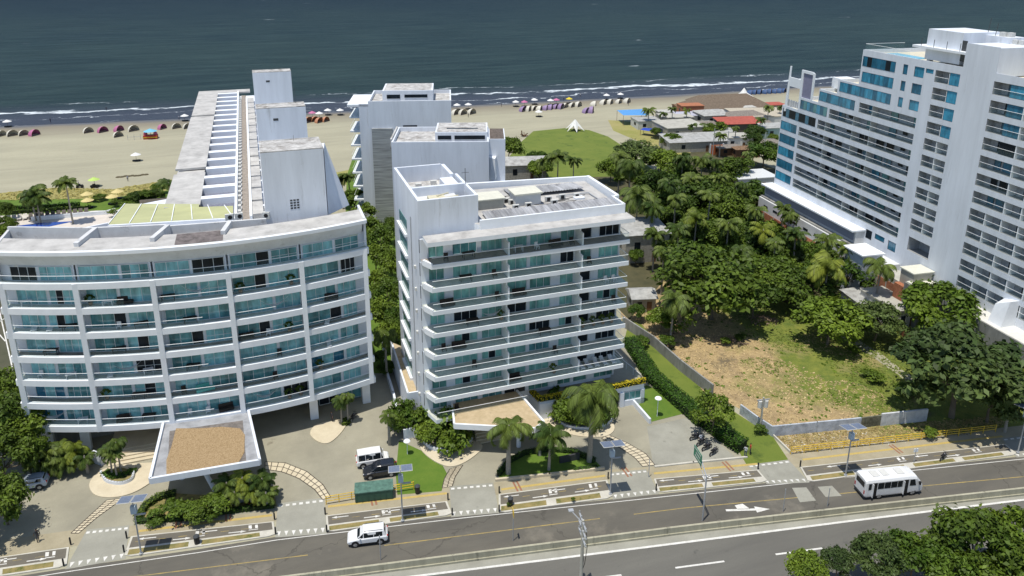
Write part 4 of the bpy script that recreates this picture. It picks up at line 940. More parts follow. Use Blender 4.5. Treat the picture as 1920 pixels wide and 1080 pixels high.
# podium on the garden side
mb = MB(); mb.box(22.4, .01, 10.2, 54.6, 3.0, 10.5); mb.build('podium_canopy', M['white2'], HT, False)
mb = MB(); mb.box(22.6, .01, 6.6, 54.3, 2.0, 10.19, 0); mb.box(23, 2.0, 8.2, 54, 2.05, 10.0, 1); mb.box(22.6, 2.0, 7.4, 54.3, 3.0, 7.7, 2)
mb.build('podium_gallery', [M['offwhite'], flat('lilac_panel', (.27, .29, .36), .5), M['concdark']], HT, False)
mb = MB(); mb.box(12.5, .01, 0, 54.3, 3.4, 7.39, 0)
for i in range(9): mb.box(20+i*3.8, 3.4, 5.6, 21.6+i*3.8, 3.44, 6.1, 1)
mb.box(24, 3.4, 2.4, 53, 3.5, 4.4, 2)
for i in range(8): mb.box(24+i*3.9, 3.5, 1.8, 24.3+i*3.9, 3.56, 4.6, 3)
mb.build('podium_wall', [M['offwhite'], M['dark'], M['brick'], M['concrete']], HT, False)
mb = MB(); mb.box(14.8, 2.0, 0, 19.6, 6.2, 8.6, 0); mb.box(14.5, 1.7, 8.6, 20.0, 6.6, 8.85, 1); mb.build('service_annex', [flat('pale_blue_render', (.50, .54, .60)), M['white2']], HT, False)
mb = MB(); mb.box(6.0, .01, 0, 14.7, 3.6, 6.2, 0); mb.box(6.4, 3.6, 1, 13.6, 3.7, 5.2, 1)
for i in range(4): mb.box(6.4+i*2.3, 3.7, 1, 6.6+i*2.3, 3.76, 5.2, 0)
mb.box(6.4, 3.7, 3.0, 13.6, 3.76, 3.2, 0); mb.build('yard_block', [M['concrete'], M['brick']], HT, False)
mb = MB(); mb.box(4.6, .3, 6.2, 7.6, 4.2, 9.2, 0); mb.box(4.4, .1, 9.2, 7.8, 4.4, 9.4, 1); mb.box(1.4, .3, 0, 5.4, 5.2, 7.6, 2); mb.box(1.6, .5, 7.6, 5.2, 5.0, 7.8, 1); mb.box(5.4, .3, 0, 7.6, 5.2, 6.6, 3); mb.build('water_tank_house', [M['concrete'], flat('pale_lid', (.66, .65, .55)), M['concdark'], M['brick']], HT, False)
mb = MB(); mb.box(-24, .01, 6.6, 1.2, 4.0, 7.4, 1); mb.box(-24, 4.0, 0, 1.2, 4.3, 7.7, 0)
mb.build('yard_wall', [M['concdark'], flat('white_terrace_roof', (.66, .65, .60), .8, dirt=((.45, .43, .36), .6))], HT, False)
mb = MB(); mb.add([(-9.2, .01, 7.4), (-9.4, 2.6, 7.4), (-11.8, 2.6, 7.4), (-11.8, .01, 7.4), (-9.2, .01, 10.8), (-9.4, 1.8, 10.2), (-11.8, 1.8, 11.6), (-11.8, .01, 11.6)], [(0, 1, 5, 4), (1, 2, 6, 5), (2, 3, 7, 6), (4, 5, 6, 7)])
mb.build('fabric_screen', M['white2'], HT, False)
# ================================================================ vegetation prototypes
LOD = {}
def leaves(mb_v, mb_f, C, N_, size, nrm_bias, squash=.75, mi=None):
    """append leaf quads around the centres C (k,3), N_ each, spread r"""
def crown_mesh(name, R_=1., rz=.75, lobes=18, per=260, leaf=.075, seed=0, lobe_r=.34, mats=None, droop=.0, hollow=.0):
    r = np.random.default_rng(seed); cs = []
    while len(cs) < lobes:
        p = r.normal(size=3); p /= np.linalg.norm(p); rad = (.45+.45*r.random()**.5) if r.random() > hollow else .8
        if p[2] < -.35: continue
        cs.append((p[0]*rad, p[1]*rad, p[2]*rad*rz))
    cs = np.array(cs); V = []
    lr = lobe_r*(.65+.7*r.random(len(cs)))
    cen = np.repeat(cs, per, 0); lrr = np.repeat(lr, per)
    d = r.normal(size=(len(cen), 3)); d /= np.linalg.norm(d, axis=1)[:, None]
    d[:, 2] = np.where(d[:, 2] < -.3, -d[:, 2], d[:, 2])
    rad = lrr*(.6+.5*r.random(len(cen)))*np.where(r.random(len(cen)) < .12, 1.1+.45*r.random(len(cen)), 1.); pos = cen+d*rad[:, None]*np.array([1, 1, .72])
    nrm = d*.7+np.array([0, 0, .55])+r.normal(size=d.shape)*.45; nrm /= np.linalg.norm(nrm, axis=1)[:, None]
    a = np.cross(nrm, r.normal(size=d.shape)); a /= np.linalg.norm(a, axis=1)[:, None]; b = np.cross(nrm, a)
    s = leaf*(.6+.8*r.random(len(cen)))[:, None]
    bend = nrm*s*.25
    q = np.stack([pos-a*s-bend, pos+b*s*.55, pos+a*s-bend, pos-b*s*.55], 1).reshape(-1, 3)*R_
    n = len(cen); me = bpy.data.meshes.new(name)
    me.vertices.add(4*n); me.vertices.foreach_set('co', q.ravel()); me.loops.add(4*n); me.loops.foreach_set('vertex_index', np.arange(4*n, dtype=np.int32))
    me.polygons.add(n); me.polygons.foreach_set('loop_start', np.arange(0, 4*n, 4, dtype=np.int32)); me.polygons.foreach_set('loop_total', np.full(n, 4, dtype=np.int32))
    me.update(calc_edges=True); me.materials.append(mats); return me, cs
def tree_proto(key, m_, **k):
    """unit tree: crown radius 1, crown centre at height 0 of the crown object"""
    me, cs = crown_mesh(key+'_crown', mats=m_, **k); LOD[key] = (me, cs)
def trunk_mesh(cs, base_z, r0, seed, name='trunk'):
    r = random.Random(seed); mb = MB(); top = Vector((r.uniform(-.05, .05), r.uniform(-.05, .05), -.25*1)); b = Vector((0, 0, base_z))
    mid = b.lerp(top, .5)+Vector((r.uniform(-.06, .06), r.uniform(-.06, .06), 0))
    mb.tube(b, mid, r0, 8, r0*.8); mb.tube(mid, top, r0*.8, 8, r0*.62)
    for c in cs[::2]:
        c = Vector(c); m1 = top.lerp(c, .5)+Vector((0, 0, -.06)); mb.tube(top.lerp(mid, r.random()*.4), m1, r0*.42, 5, r0*.28, cap=False); mb.tube(m1, c, r0*.28, 5, r0*.08, cap=False)
    return mb
TREES = []
TRM = {}
def tree(px, py, rpx, h, kind, label, group=None, name='tree', rz=1., cz=.56, ratio=None):
    """px,py: where the crown centre shows; rpx crown radius there; h total height"""
    zc = h*cz; c = G(px, py, zc); R_ = rpx/scale_at(c.x, c.y, zc)
    R_ = min(R_*1.12, 12.5); rzz = (h-zc)/R_*1.05 if ratio is None else ratio
    me, cs = LOD[kind]; bz = -zc/R_
    root = thing(name, label, 'tree', (c.x, c.y, 0), random.uniform(0, 6.28), group)
    co = bpy.data.objects.new('crown', me); COL.objects.link(co); co.parent = root; co.location = (0, 0, zc); co.scale = (R_, R_, min(R_*1.2, (h-zc)*1.35))
    kz = co.scale.z/R_
    key = (kind, round(bz/kz, 1), round(kz, 1))
    if key not in TRM:
        mb = trunk_mesh(cs, -zc/R_/kz, .05, len(TRM)); me2 = bpy.data.meshes.new('trunk'); me2.from_pydata(mb.v, [], mb.f); me2.materials.append(M['trunk']); TRM[key] = me2
    to = bpy.data.objects.new('trunk', TRM[key]); COL.objects.link(to); to.parent = root; to.location = (0, 0, zc); to.scale = co.scale
    if group: TREES.append(root)
    return root
tree_proto('dense', M['leafA'], lobes=34, per=210, leaf=.060, seed=1, lobe_r=.30)
tree_proto('dense2', M['leafA'], lobes=26, per=220, leaf=.07, seed=2, lobe_r=.33)
tree_proto('mid', M['leafB'], lobes=22, per=190, leaf=.075, seed=3, lobe_r=.33)
tree_proto('mid2', M['leafD'], lobes=30, per=210, leaf=.062, seed=4, lobe_r=.29)
tree_proto('light', M['leafC'], lobes=20, per=120, leaf=.085, seed=5, lobe_r=.32)
tree_proto('loose', M['leafB'], lobes=26, per=60, leaf=.07, seed=6, lobe_r=.24)
tree_proto('shrub', M['leafB'], lobes=9, per=110, leaf=.12, seed=8, lobe_r=.42)
tree_proto('shrubY', M['leafC'], lobes=9, per=110, leaf=.12, seed=9, lobe_r=.42)
# palms
def palm_crown(name, nf, m_, seed, R_=1., droop=1.2, leafw=.042, arch=.5):
    r = random.Random(seed); mb = MB()
    for i in range(nf):
        az = 2*math.pi*i/nf*1.0+r.uniform(-.25, .25); el = r.uniform(-.25, 1.25); ln = R_*r.uniform(.82, 1.08)
        dirh = Vector((math.cos(az), math.sin(az), 0)); side = Vector((-dirh.y, dirh.x, 0)); seg = 9
        p = Vector((0, 0, 0)); a = el; P = [p.copy()]; T = []
        for s_ in range(seg):
            t = dirh*math.cos(a)+Vector((0, 0, math.sin(a))); T.append(t); p = p+t*ln/seg; P.append(p.copy()); a -= droop*(.12+.13*s_/seg*1.6)
        T.append(T[-1])
        for s_ in range(seg): mb.tube(P[s_], P[s_+1], .012*R_*(1-s_/seg*.7), 3, cap=False)
        for s_ in range(1, seg*4):
            u = s_/(seg*4); k = int(u*seg); q = P[k].lerp(P[k+1], u*seg-k); t = T[k]
            w_ = R_*.30*math.sin(math.pi*min(1, .12+u*.92))**.6*r.uniform(.8, 1.1)
            for sg in (-1, 1):
                d = (side*sg*.8+t*.5+Vector((0, 0, -.5-r.random()*.35))).normalized(); wv = t*leafw*R_*.5
                tip = q+d*w_; mb.add([q-wv, q+wv, tip+wv*.25, q.lerp(tip, .5)-wv*1.1+Vector((0, 0, -.01))], [(0, 1, 2, 3)])
    me = bpy.data.meshes.new(name); me.from_pydata(mb.v, [], mb.f); me.materials.append(m_); return me
PALMV = {'coco': [palm_crown('palm_fronds', 24, M['palmleaf'], 11, droop=1.0), palm_crown('palm_fronds', 15, M['palmleaf'], 12, droop=1.45)], 'coco2': [palm_crown('palm_fronds', 18, M['palmleaf'], 13, droop=1.9)]}
PALM = {'coco': palm_crown('palm_fronds', 20, M['palmleaf'], 1), 'coco2': palm_crown('palm_fronds', 16, M['palmleaf'], 2, droop=1.5), 'yellow': palm_crown('palm_fronds', 17, M['palmleafY'], 3), 'royal': palm_crown('palm_fronds', 19, M['palmleaf'], 4, droop=1.55, leafw=.036)}
PT = {}
def palm(px, py, rpx, h, kind, label, group=None, trunk_w=.17, white=False, name='palm_tree'):
    c = G(px, py, h); R_ = rpx/scale_at(c.x, c.y, h)
    root = thing(name, label, 'palm tree', (c.x, c.y, 0), random.uniform(0, 6.28), group)
    f = bpy.data.objects.new('crown', random.choice([PALM[kind]]+PALMV.get(kind, []))); COL.objects.link(f); f.parent = root; f.location = (0, 0, h); f.scale = (R_*1.25, R_*1.25*random.uniform(.85, 1.05), R_*1.25*random.uniform(.85, 1.15)); f.rotation_euler = (random.uniform(-.16, .16), random.uniform(-.16, .16), 0); root.rotation_euler = (random.uniform(-.035, .035), random.uniform(-.035, .035), random.uniform(0, 6.28))
    key = (round(h*2)/2, trunk_w)
    if key not in PT:
        mb = MB(); hh = key[0]; lean = .0
        for i in range(6): mb.tube((0, 0, hh*i/6), (0, 0, hh*(i+1)/6+.001), trunk_w*(1.25-.09*i), 8, trunk_w*(1.25-.09*(i+1)), cap=False)
        mb.tube((0, 0, hh), (0, 0, hh+.35), trunk_w*.9, 8, trunk_w*.3)
        me = bpy.data.meshes.new('trunk'); me.from_pydata(mb.v, [], mb.f); me.materials.append(M['palmtrunk']); PT[key] = me
    t = bpy.data.objects.new('trunk', PT[key]); COL.objects.link(t); t.parent = root; t.scale = (1, 1, h/key[0])
    return root
def palms(lst, kind_label, where, group):
    lst = sorted(lst, key=lambda q: q[0]); n = len(lst)
    for i, q in enumerate(lst):
        palm(*q[:4], q[4], '%s, %s, %s' % (kind_label, rank(i, n), where), group)
def trees(lst, kind_label, where, group, **k):
    lst = sorted(lst, key=lambda q: q[0]); n = len(lst)
    for i, q in enumerate(lst): tree(*q[:4], q[4], '%s, %s, %s' % (kind_label, rank(i, n), where), group, **k)
def hgt(c, py):
    lo, hi = 0., 60.
    for _ in range(40):
        m_ = (lo+hi)/2
        if PX(c.x, c.y, m_)[1] > py: lo = m_
        else: hi = m_
    return m_
def palmb(bx, by, cy, rpx, kind, label, group=None, **k):
    c = G(bx, by); h = hgt(c, cy); px, py = PX(c.x, c.y, h); return palm(px, py, rpx, h, kind, label, group, **k)
random.seed(3)
# grove between the middle building and the hotel
trees([(1250, 395, 44, 9, 'dense'), (1312, 372, 48, 10, 'dense2'), (1372, 388, 44, 10, 'dense'), (1428, 372, 34, 9, 'mid'), (1300, 440, 34, 8, 'dense2'), (1400, 445, 34, 8, 'dense'), (1440, 470, 34, 8, 'dense2'), (1350, 455, 38, 8, 'dense'), (1232, 345, 30, 8, 'dense2'), (1275, 330, 26, 8, 'mid'), (1180, 335, 24, 8, 'mid')],
      'dense dark tree', 'in the middle of the grove', 'dense trees of the grove')
trees([(1195, 292, 40, 9, 'mid2'), (1240, 303, 30, 8, 'mid'), (1145, 318, 22, 7, 'mid'), (1378, 318, 28, 8, 'dense2'), (1330, 345, 26, 7, 'dense'), (1260, 262, 14, 5, 'mid')], 'grey green tree', 'at the village edge of the grove', 'trees at the far edge of the grove')
tree(1340, 528, 84, 13, 'dense', 'huge dark mango tree filling the back left corner of the vacant lot')
trees([(1455, 520, 46, 8, 'dense2'), (1512, 545, 48, 7.5, 'dense'), (1415, 560, 36, 7, 'dense2')], 'round dark tree', 'in the row right of the huge mango tree', 'trees right of the mango')
trees([(1478, 472, 30, 7, 'loose'), (1590, 515, 44, 7, 'loose'), (1610, 485, 24, 5.5, 'mid'), (1448, 440, 24, 6, 'mid'), (1535, 480, 26, 6, 'mid')], 'green tree', 'beside the brick wall of the hotel podium', 'trees beside the hotel podium')
tree(1557, 603, 54, 7.5, 'mid', 'free standing round tree casting a shadow in the open grass of the vacant lot')
tree(1645, 603, 42, 6.5, 'mid2', 'round green tree in front of the small flat roofed house')
tree(1762, 585, 62, 10, 'mid', 'layered almond tree standing before the grey hotel yard wall')
tree(1800, 700, 104, 12.5, 'mid2', 'enormous spreading grey green tree at the right end of the vacant lot wall')
tree(1860, 745, 50, 7, 'mid2', 'lower dark tree at the street end of the enormous spreading tree')
trees([(955, 278, 22, 8, 'dense2'), (1008, 300, 18, 6, 'mid'), (1012, 318, 22, 6, 'mid')], 'leafy tree', 'right of the rear pale block at the edge of the green field', 'trees by the green field')
trees([(1415, 250, 20, 6, 'dense2'), (1345, 242, 15, 5, 'shrubY'), (1325, 243, 16, 5, 'mid'), (1432, 290, 30, 8, 'mid'), (1408, 262, 16, 5, 'dense'), (1300, 260, 10, 4, 'dense2'), (1230, 248, 9, 4, 'mid')], 'leafy tree', 'among the village houses', 'village trees')
# garden strip between left and middle buildings
trees([(690, 425, 24, 9, 'light'), (716, 445, 24, 9, 'mid'), (738, 425, 18, 8, 'dense2'), (706, 480, 28, 9, 'light'), (733, 495, 24, 9, 'mid'), (700, 528, 30, 9, 'light'), (728, 548, 26, 9, 'mid'), (712, 585, 30, 8, 'light'), (742, 600, 22, 8, 'mid'), (664, 375, 20, 8, 'mid'), (680, 400, 20, 8, 'light'), (735, 625, 22, 6, 'mid')],
      'yellow green tree', 'between the curved and the straight building', 'garden strip trees')
palms([(655, 330, 22, 9, 'coco'), (640, 335, 16, 8, 'coco2')], 'slender palm', 'in the far garden right of the long wing', 'far garden palms')
palm(722, 632, 32, 7, 'coco2', 'drooping palm at the near end of the garden strip beside the sandy annex roof')
und = []
ru = random.Random(8)
for yy in range(338, 520, 19):
    for xx in range(1200, 1490, 27):
        x = xx+ru.uniform(-9, 9)+(yy-338)*.35; y = yy+ru.uniform(-6, 6)
        if x > 1412+(y-380)*1.0 or x < 1205+(y-338)*.25: continue
        und.append((x, y, ru.uniform(11, 21)*(1+(y-338)/400), ru.uniform(3.5, 7), ru.choice(['dense', 'dense2', 'mid', 'light', 'mid2', 'loose', 'mid'])))
trees(und, 'understorey tree', 'in the thick of the grove', 'understorey trees of the grove')
trees([(1250+i*33+ru.uniform(-8, 8), 255+ru.uniform(-8, 60), ru.uniform(8, 14), ru.uniform(2.5, 4.5), ru.choice(['mid', 'shrubY', 'dense2'])) for i in range(7)], 'small yard tree', 'between the village houses', 'village yard trees')
# grove palms
palms([(1195, 365, 46, 12, 'coco'), (1183, 312, 38, 12, 'coco2'), (1162, 292, 26, 11, 'coco'), (1262, 560, 42, 8, 'coco'), (1245, 470, 30, 9, 'coco2'), (1228, 440, 24, 8, 'coco')], 'tall coconut palm', 'behind the right end of the straight building', 'palms behind the straight building')
palms([(1046, 295, 25, 9, 'coco'), (1018, 302, 22, 8, 'coco2'), (1076, 302, 20, 9, 'coco')], 'coconut palm', 'at the near edge of the green field', 'palms at the green field')
palms([(1305, 408, 30, 10, 'yellow'), (1366, 420, 30, 10, 'coco'), (1430, 432, 27, 9, 'yellow'), (1280, 300, 26, 10, 'coco2'), (1318, 300, 26, 10, 'coco'), (1296, 335, 22, 10, 'coco'), (1452, 455, 24, 9, 'coco2'), (1340, 305, 20, 9, 'coco'), (1255, 345, 26, 11, 'coco'), (1330, 365, 26, 11, 'coco2'), (1392, 350, 22, 10, 'coco2'), (1275, 432, 28, 10, 'coco'), (1388, 470, 28, 10, 'coco'), (1225, 390, 28, 10, 'coco'), (1420, 395, 24, 10, 'coco'), (1495, 440, 26, 9, 'coco'), (1268, 372, 24, 11, 'coco2'), (1350, 335, 20, 10, 'coco')], 'coconut palm', 'rising out of the middle of the grove', 'palms inside the grove')
palms([(1480, 405, 26, 9, 'coco2'), (1468, 392, 20, 9, 'coco'), (1550, 502, 48, 9, 'yellow'), (1550, 448, 26, 9, 'coco'), (1650, 500, 36, 9, 'coco2'), (1590, 465, 24, 8, 'coco')], 'palm', 'along the hotel podium', 'palms along the hotel podium')
palms([(1216, 207, 14, 7, 'coco'), (1243, 213, 11, 5, 'coco2'), (1442, 201, 13, 8, 'coco'), (1463, 200, 10, 7, 'coco2'), (1262, 205, 10, 7, 'coco'), (1298, 236, 12, 6, 'coco2'), (1352, 255, 14, 7, 'coco'), (1405, 290, 16, 7, 'coco'), (1380, 240, 11, 7, 'coco2'), (1425, 225, 12, 7, 'coco'), (1288, 208, 9, 6, 'yellow')], 'small far palm', 'beside the village by the beach', 'village palms')
palms([(58, 362, 32, 7, 'coco2'), (124, 344, 24, 10, 'coco'), (68, 372, 28, 6, 'coco'), (314, 345, 22, 7, 'coco')], 'beach palm', 'in the beach garden left of the long wing', 'beach garden palms')
palm(1908, 700, 36, 9, 'yellow', 'drooping yellow green palm at the right edge beside the enormous tree')
# entrance gardens
palmb(953, 889, 803, 54, 'royal', 'thick royal palm left in the planted median of the straight building', trunk_w=.27)
palmb(1105, 866, 745, 66, 'royal', 'tallest royal palm right in the planted median of the straight building', trunk_w=.30)
palmb(1029, 882, 818, 38, 'coco', 'short royal palm between the two larger royal palms', trunk_w=.17)
palmb(1012, 855, 815, 20, 'coco2', 'low palm with white trunk just behind the short royal palm')
palmb(211, 893, 846, 26, 'coco', 'left slim palm of the three in the round planter of the curved building', 'round planter palms', trunk_w=.1)
palmb(228, 889, 832, 26, 'coco2', 'tallest slim palm of the three in the round planter of the curved building', 'round planter palms', trunk_w=.1)
palmb(220, 897, 852, 20, 'coco', 'lowest slim palm of the three in the round planter of the curved building', 'round planter palms', trunk_w=.1)
palmb(641, 797, 752, 20, 'coco', 'left slim palm in the bed at the right pillar of the curved building', 'pillar bed palms', trunk_w=.1)
palmb(653, 793, 745, 21, 'coco2', 'right slim palm in the bed at the right pillar of the curved building', 'pillar bed palms', trunk_w=.1)
palms([(728, 782, 18, 4.2, 'coco')], 'small palm', 'beside the bushy planter above the white van', 'van palm') if 0 else palm(728, 782, 20, 4.2, 'coco', 'small palm leaning over the drive above the white van')
trees([(755, 782, 30, 4.6, 'light'), (782, 790, 24, 3.6, 'shrubY'), (822, 782, 32, 5, 'light'), (838, 812, 36, 4, 'shrubY'), (815, 815, 26, 3, 'mid'), (862, 825, 20, 2.6, 'shrubY')], 'golden green shrub', 'in the curved white planter beside the sandy canopy', 'planter shrub trees', name='shrub', cz=.42)
trees([(1056, 752, 30, 4.4, 'light'), (1075, 775, 32, 3.6, 'mid'), (1100, 768, 34, 4.2, 'light'), (1125, 782, 24, 3, 'shrubY'), (1052, 782, 18, 2.4, 'shrubY')], 'dense shrub tree', 'in the half round planter before the flower terrace', 'half round planter trees', name='shrub', cz=.42)
tree(1338, 775, 38, 6, 'loose', 'thin crowned street tree with open branches above the parked motorcycles')
palms([(425, 908, 30, 2.4, 'coco'), (455, 897, 32, 2.8, 'yellow'), (490, 902, 30, 2.6, 'coco'), (440, 925, 28, 1.8, 'coco'), (470, 920, 28, 2.0, 'yellow'), (498, 925, 24, 1.8, 'coco'), (410, 925, 22, 1.6, 'coco')], 'low bushy areca palm', 'in the clump right of the gravel canopy', 'areca clump')
trees([(345, 962, 24, 2.2, 'shrub'), (375, 955, 24, 2.3, 'dense2'), (405, 950, 22, 2.4, 'shrub'), (320, 958, 22, 2.0, 'shrub'), (395, 968, 13, 1.2, 'mid'), (290, 970, 16, 1.1, 'shrubY'), (505, 930, 15, 1.6, 'shrubY')], 'clipped shrub', 'in the planted triangle below the gravel canopy', 'triangle shrubs', name='shrub')
palms([(85, 848, 30, 2.8, 'coco'), (112, 842, 30, 2.6, 'coco'), (140, 845, 30, 2.6, 'yellow'), (160, 858, 26, 2.2, 'coco'), (125, 862, 28, 1.8, 'coco'), (98, 868, 28, 1.8, 'coco'), (75, 868, 26, 2., 'coco')], 'low areca palm', 'at the left foot of the curved building', 'left foot areca palms')
trees([(12, 735, 46, 9, 'dense'), (30, 800, 46, 8.5, 'dense2'), (5, 865, 46, 8, 'dense'), (48, 842, 28, 6.5, 'mid'), (2, 925, 38, 7.5, 'dense2'), (-20, 800, 60, 9, 'dense'), (48, 765, 26, 7, 'mid'), (-30, 960, 50, 8, 'dense')], 'dark broad tree', 'along the left edge of the view', 'left edge trees')
trees([(8, 395, 16, 5, 'dense2'), (12, 420, 16, 4.5, 'dense'), (-2, 440, 16, 4.5, 'mid')], 'dark square hedge tree', 'at the left edge beside the pool deck', 'pool side hedge trees')
trees([(1515, 1068, 30, 5.2, 'mid'), (1572, 1056, 26, 6, 'mid2'), (1650, 1050, 42, 6.8, 'mid2'), (1712, 1046, 42, 7, 'mid'), (1835, 1028, 64, 8.4, 'dense2'), (1905, 1014, 50, 8.4, 'mid'), (1780, 1085, 46, 7, 'mid'), (1900, 1092, 64, 7.5, 'dense')], 'roadside tree', 'below the highway in the bottom right corner', 'roadside trees')
trees([(240, 385, 12, 2.2, 'shrubY'), (218, 380, 9, 2, 'shrubY'), (252, 368, 13, 2.6, 'dense2'), (275, 365, 12, 2.6, 'mid'), (292, 362, 11, 2.6, 'dense'), (298, 352, 12, 3, 'mid'), (215, 400, 10, 1.8, 'shrubY'), (185, 370, 12, 1.6, 'dense')], 'garden bush', 'in the beach garden beside the green canopy', 'beach garden bushes', name='bush')
trees([(1265, 598, 34, 5, 'loose'), (1240, 600, 22, 4, 'mid'), (1250, 640, 14, 2, 'mid'), (1205, 640, 14, 1.6, 'shrubY'), (1360, 640, 8, 1.2, 'mid'), (1388, 632, 9, 1.2, 'dense2'), (1195, 585, 14, 3, 'mid'), (1192, 480, 13, 3.5, 'mid')], 'scrubby bush', 'at the left end of the vacant lot', 'scrub by the lane wall', name='bush')
trees([(1640, 705, 18, 1.5, 'shrubY'), (1700, 730, 16, 1.4, 'mid'), (1600, 655, 10, 1, 'mid')], 'low weed clump', 'in the green end of the vacant lot', 'weed clumps', name='bush')
trees([(1425, 805, 10, 1.3, 'shrubY'), (1743, 812, 12, 1.5, 'shrub')], 'yellowish weed bush', 'against the graffiti wall', 'wall weeds', name='bush')
trees([(1075, 937, 4, .8, 'shrub'), (370, 1010, 4, .8, 'shrub'), (955, 945, 4, .7, 'dense2')], 'tiny verge shrub', 'in the cycle path verge', 'verge shrubs', name='shrub')
trees([(715, 672, 14, 2.5, 'shrub'), (725, 690, 14, 2.2, 'dense2'), (750, 655, 14, 2.4, 'mid')], 'dark shrub', 'in the narrow bed left of the sandy annex roof', 'annex bed shrubs', name='shrub')
# hedges (one long clipped hedge each)
def hedge(px, wd, h, label, m_='hedge', dens=260, leaf=.16, name='hedge', z0=0., group=None):
    P = [Vector(G(*p, z0)[:2]) for p in px]; r = random.Random(len(px)+int(px[0][0])); mb = MB()
    core = MB()
    for a, b in zip(P[:-1], P[1:]):
        core.wallband(a, b, wd*.8, z0, z0+h*.85); L_ = (b-a).length; d = (b-a).normalized(); n = Vector((-d.y, d.x))
        for i in range(int(dens*L_*max(.5, wd))//3):
            s_ = r.uniform(-.1, L_+.1); t = r.uniform(-.5, .5)*wd; z = z0+h*(1-.25*r.random()**2)
            if r.random() < .45: t = math.copysign(wd*.5, t); z = z0+h*r.random()
            c = Vector((*(a+d*s_+n*t), z)); u = Vector((r.gauss(0, 1), r.gauss(0, 1), r.gauss(0, .5))).normalized(); v = u.cross(Vector((r.gauss(0, .4), r.gauss(0, .4), 1))).normalized(); k = leaf*r.uniform(.6, 1.2)
            mb.add([c-u*k, c+v*k*.6, c+u*k, c-v*k*.6], [(0, 1, 2, 3)])
    t_ = thing(name, label, name.replace('_', ' '), (P[0].x, P[0].y, z0), 0, group)
    mb.build('foliage', M[m_], t_); core.build('stems', flat('hedge_core', (.02, .035, .01), 1), t_); return t_
hedge([(1180, 645), (1225, 715), (1290, 770), (1375, 835), (1392, 845)], 2.2, 1.5, 'long clipped green hedge between the side lawn and the lane wall')
hedge([(1215, 700), (1250, 745), (1312, 800)], .9, 1.6, 'dark lower hedge between the side lawn and the long clipped hedge', leaf=.13)
hedge([(255, 980), (340, 975), (420, 962), (515, 950)], .7, .5, 'low clipped border hedge along the footway below the triangle shrubs', leaf=.10)
hedge([(460, 952), (512, 944)], .5, .55, 'reddish low border hedge at the right end of the planted triangle', 'flowerR', leaf=.1)
hedge([(935, 893), (955, 868), (985, 852), (1030, 846), (1075, 850), (1115, 868)], .6, .7, 'curved clipped hedge around the back of the palm median', leaf=.11)
hedge([(1075, 884), (1120, 878)], .6, .5, 'low clipped hedge at the right front of the palm median', leaf=.1)
hedge([(258, 975), (275, 950), (300, 935), (330, 928)], .9, .7, 'curved clipped hedge on the drive side of the planted triangle', 'leafC', leaf=.11)
hedge([(196, 890), (215, 898), (240, 895), (250, 884)], 1.0, .6, 'ring of low plants in the round planter before the curved building', leaf=.14)
hedge([(640, 795), (655, 792)], 1.4, .6, 'low yellow green plants in the bed at the right pillar of the curved building', 'leafC', leaf=.13)
hedge([(0, 397), (60, 392), (150, 387)], .8, 1.2, 'long dark hedge on the beach side of the palm lawn', leaf=.3, dens=60)
hedge([(20, 402), (100, 396), (170, 392)], .4, 1.0, 'pale low hedge between the palm lawn and the sunbeds', 'leafC', leaf=.3, dens=60)
hedge([(230, 378), (310, 367)], .4, 1.0, 'low hedge behind the sunbeds beside the green canopy', leaf=.3, dens=60)
hedge([(992, 733), (1012, 752), (1062, 743)], .6, .75, 'yellow flowering border on the left part of the terrace wall', 'flowerY', leaf=.11, name='flower_border', z0=3.2, dens=500)
hedge([(1128, 733), (1208, 717)], .6, .75, 'yellow flowering border on the right part of the terrace wall', 'flowerY', leaf=.11, name='flower_border', z0=3.2, dens=500)
# ================================================================ planting beds, kerbs, low walls of the forecourts
def island(px, h, m_, name='raised_island', z0=0.):
    mb = MB(); mb.prism([G(*p)[:2] for p in px], z0, z0+h); return struct(name, mb, m_)
def lowwall(px, t, h, label, m_='white', name='low_wall', z0=0., cat='wall'):
    P = [Vector(G(*p)[:2]) for p in px]; mb = MB(); Q = [P[0]]
    for a, b in zip(P[:-1], P[1:]): mb.wallband(a-(b-a).normalized()*t*.3, b+(b-a).normalized()*t*.3, t, z0, z0+h)
    o = mb.build(name, M[m_] if isinstance(m_, str) else m_); return tag(o, label, cat)
def arcpts(px, n=5):
    out = []
    for i in range(len(px)-1):
        p0 = px[max(0, i-1)]; p1 = px[i]; p2 = px[i+1]; p3 = px[min(len(px)-1, i+2)]
        for k in range(n):
            t = k/n; out.append(tuple(.5*((2*p1[j])+(-p0[j]+p2[j])*t+(2*p0[j]-5*p1[j]+4*p2[j]-p3[j])*t*t+(-p0[j]+3*p1[j]-3*p2[j]+p3[j])*t**3) for j in (0, 1)))
    return out+[px[-1]]
island(arcpts([(300, 868), (235, 872), (192, 882), (172, 900), (168, 915), (180, 930), (212, 934), (250, 925), (285, 904), (300, 885)]), .14, M['cream'])
island(arcpts([(655, 788), (640, 812), (618, 831), (598, 830), (582, 816), (590, 800), (620, 790), (655, 788)])[:-1], .14, M['cream'])
island(arcpts([(790, 828), (790, 845), (815, 866), (845, 876), (875, 866), (903, 843), (895, 830), (840, 815)]), .14, M['cream'])
island(arcpts([(1035, 795), (1055, 811), (1095, 820), (1135, 819), (1152, 806), (1140, 790), (1080, 785)]), .14, M['cream'])
island([(933, 900), (950, 870), (985, 853), (1035, 847), (1085, 853), (1118, 867), (1130, 879)], .10, M['lawn'], 'palm_median')
island([(256, 983), (275, 950), (330, 926), (400, 930), (515, 928), (519, 949), (400, 966)], .08, M['soil'], 'planted_bed')
island([(60, 886), (70, 850), (178, 843), (186, 868), (110, 880)], .06, M['lawn'], 'planted_bed')
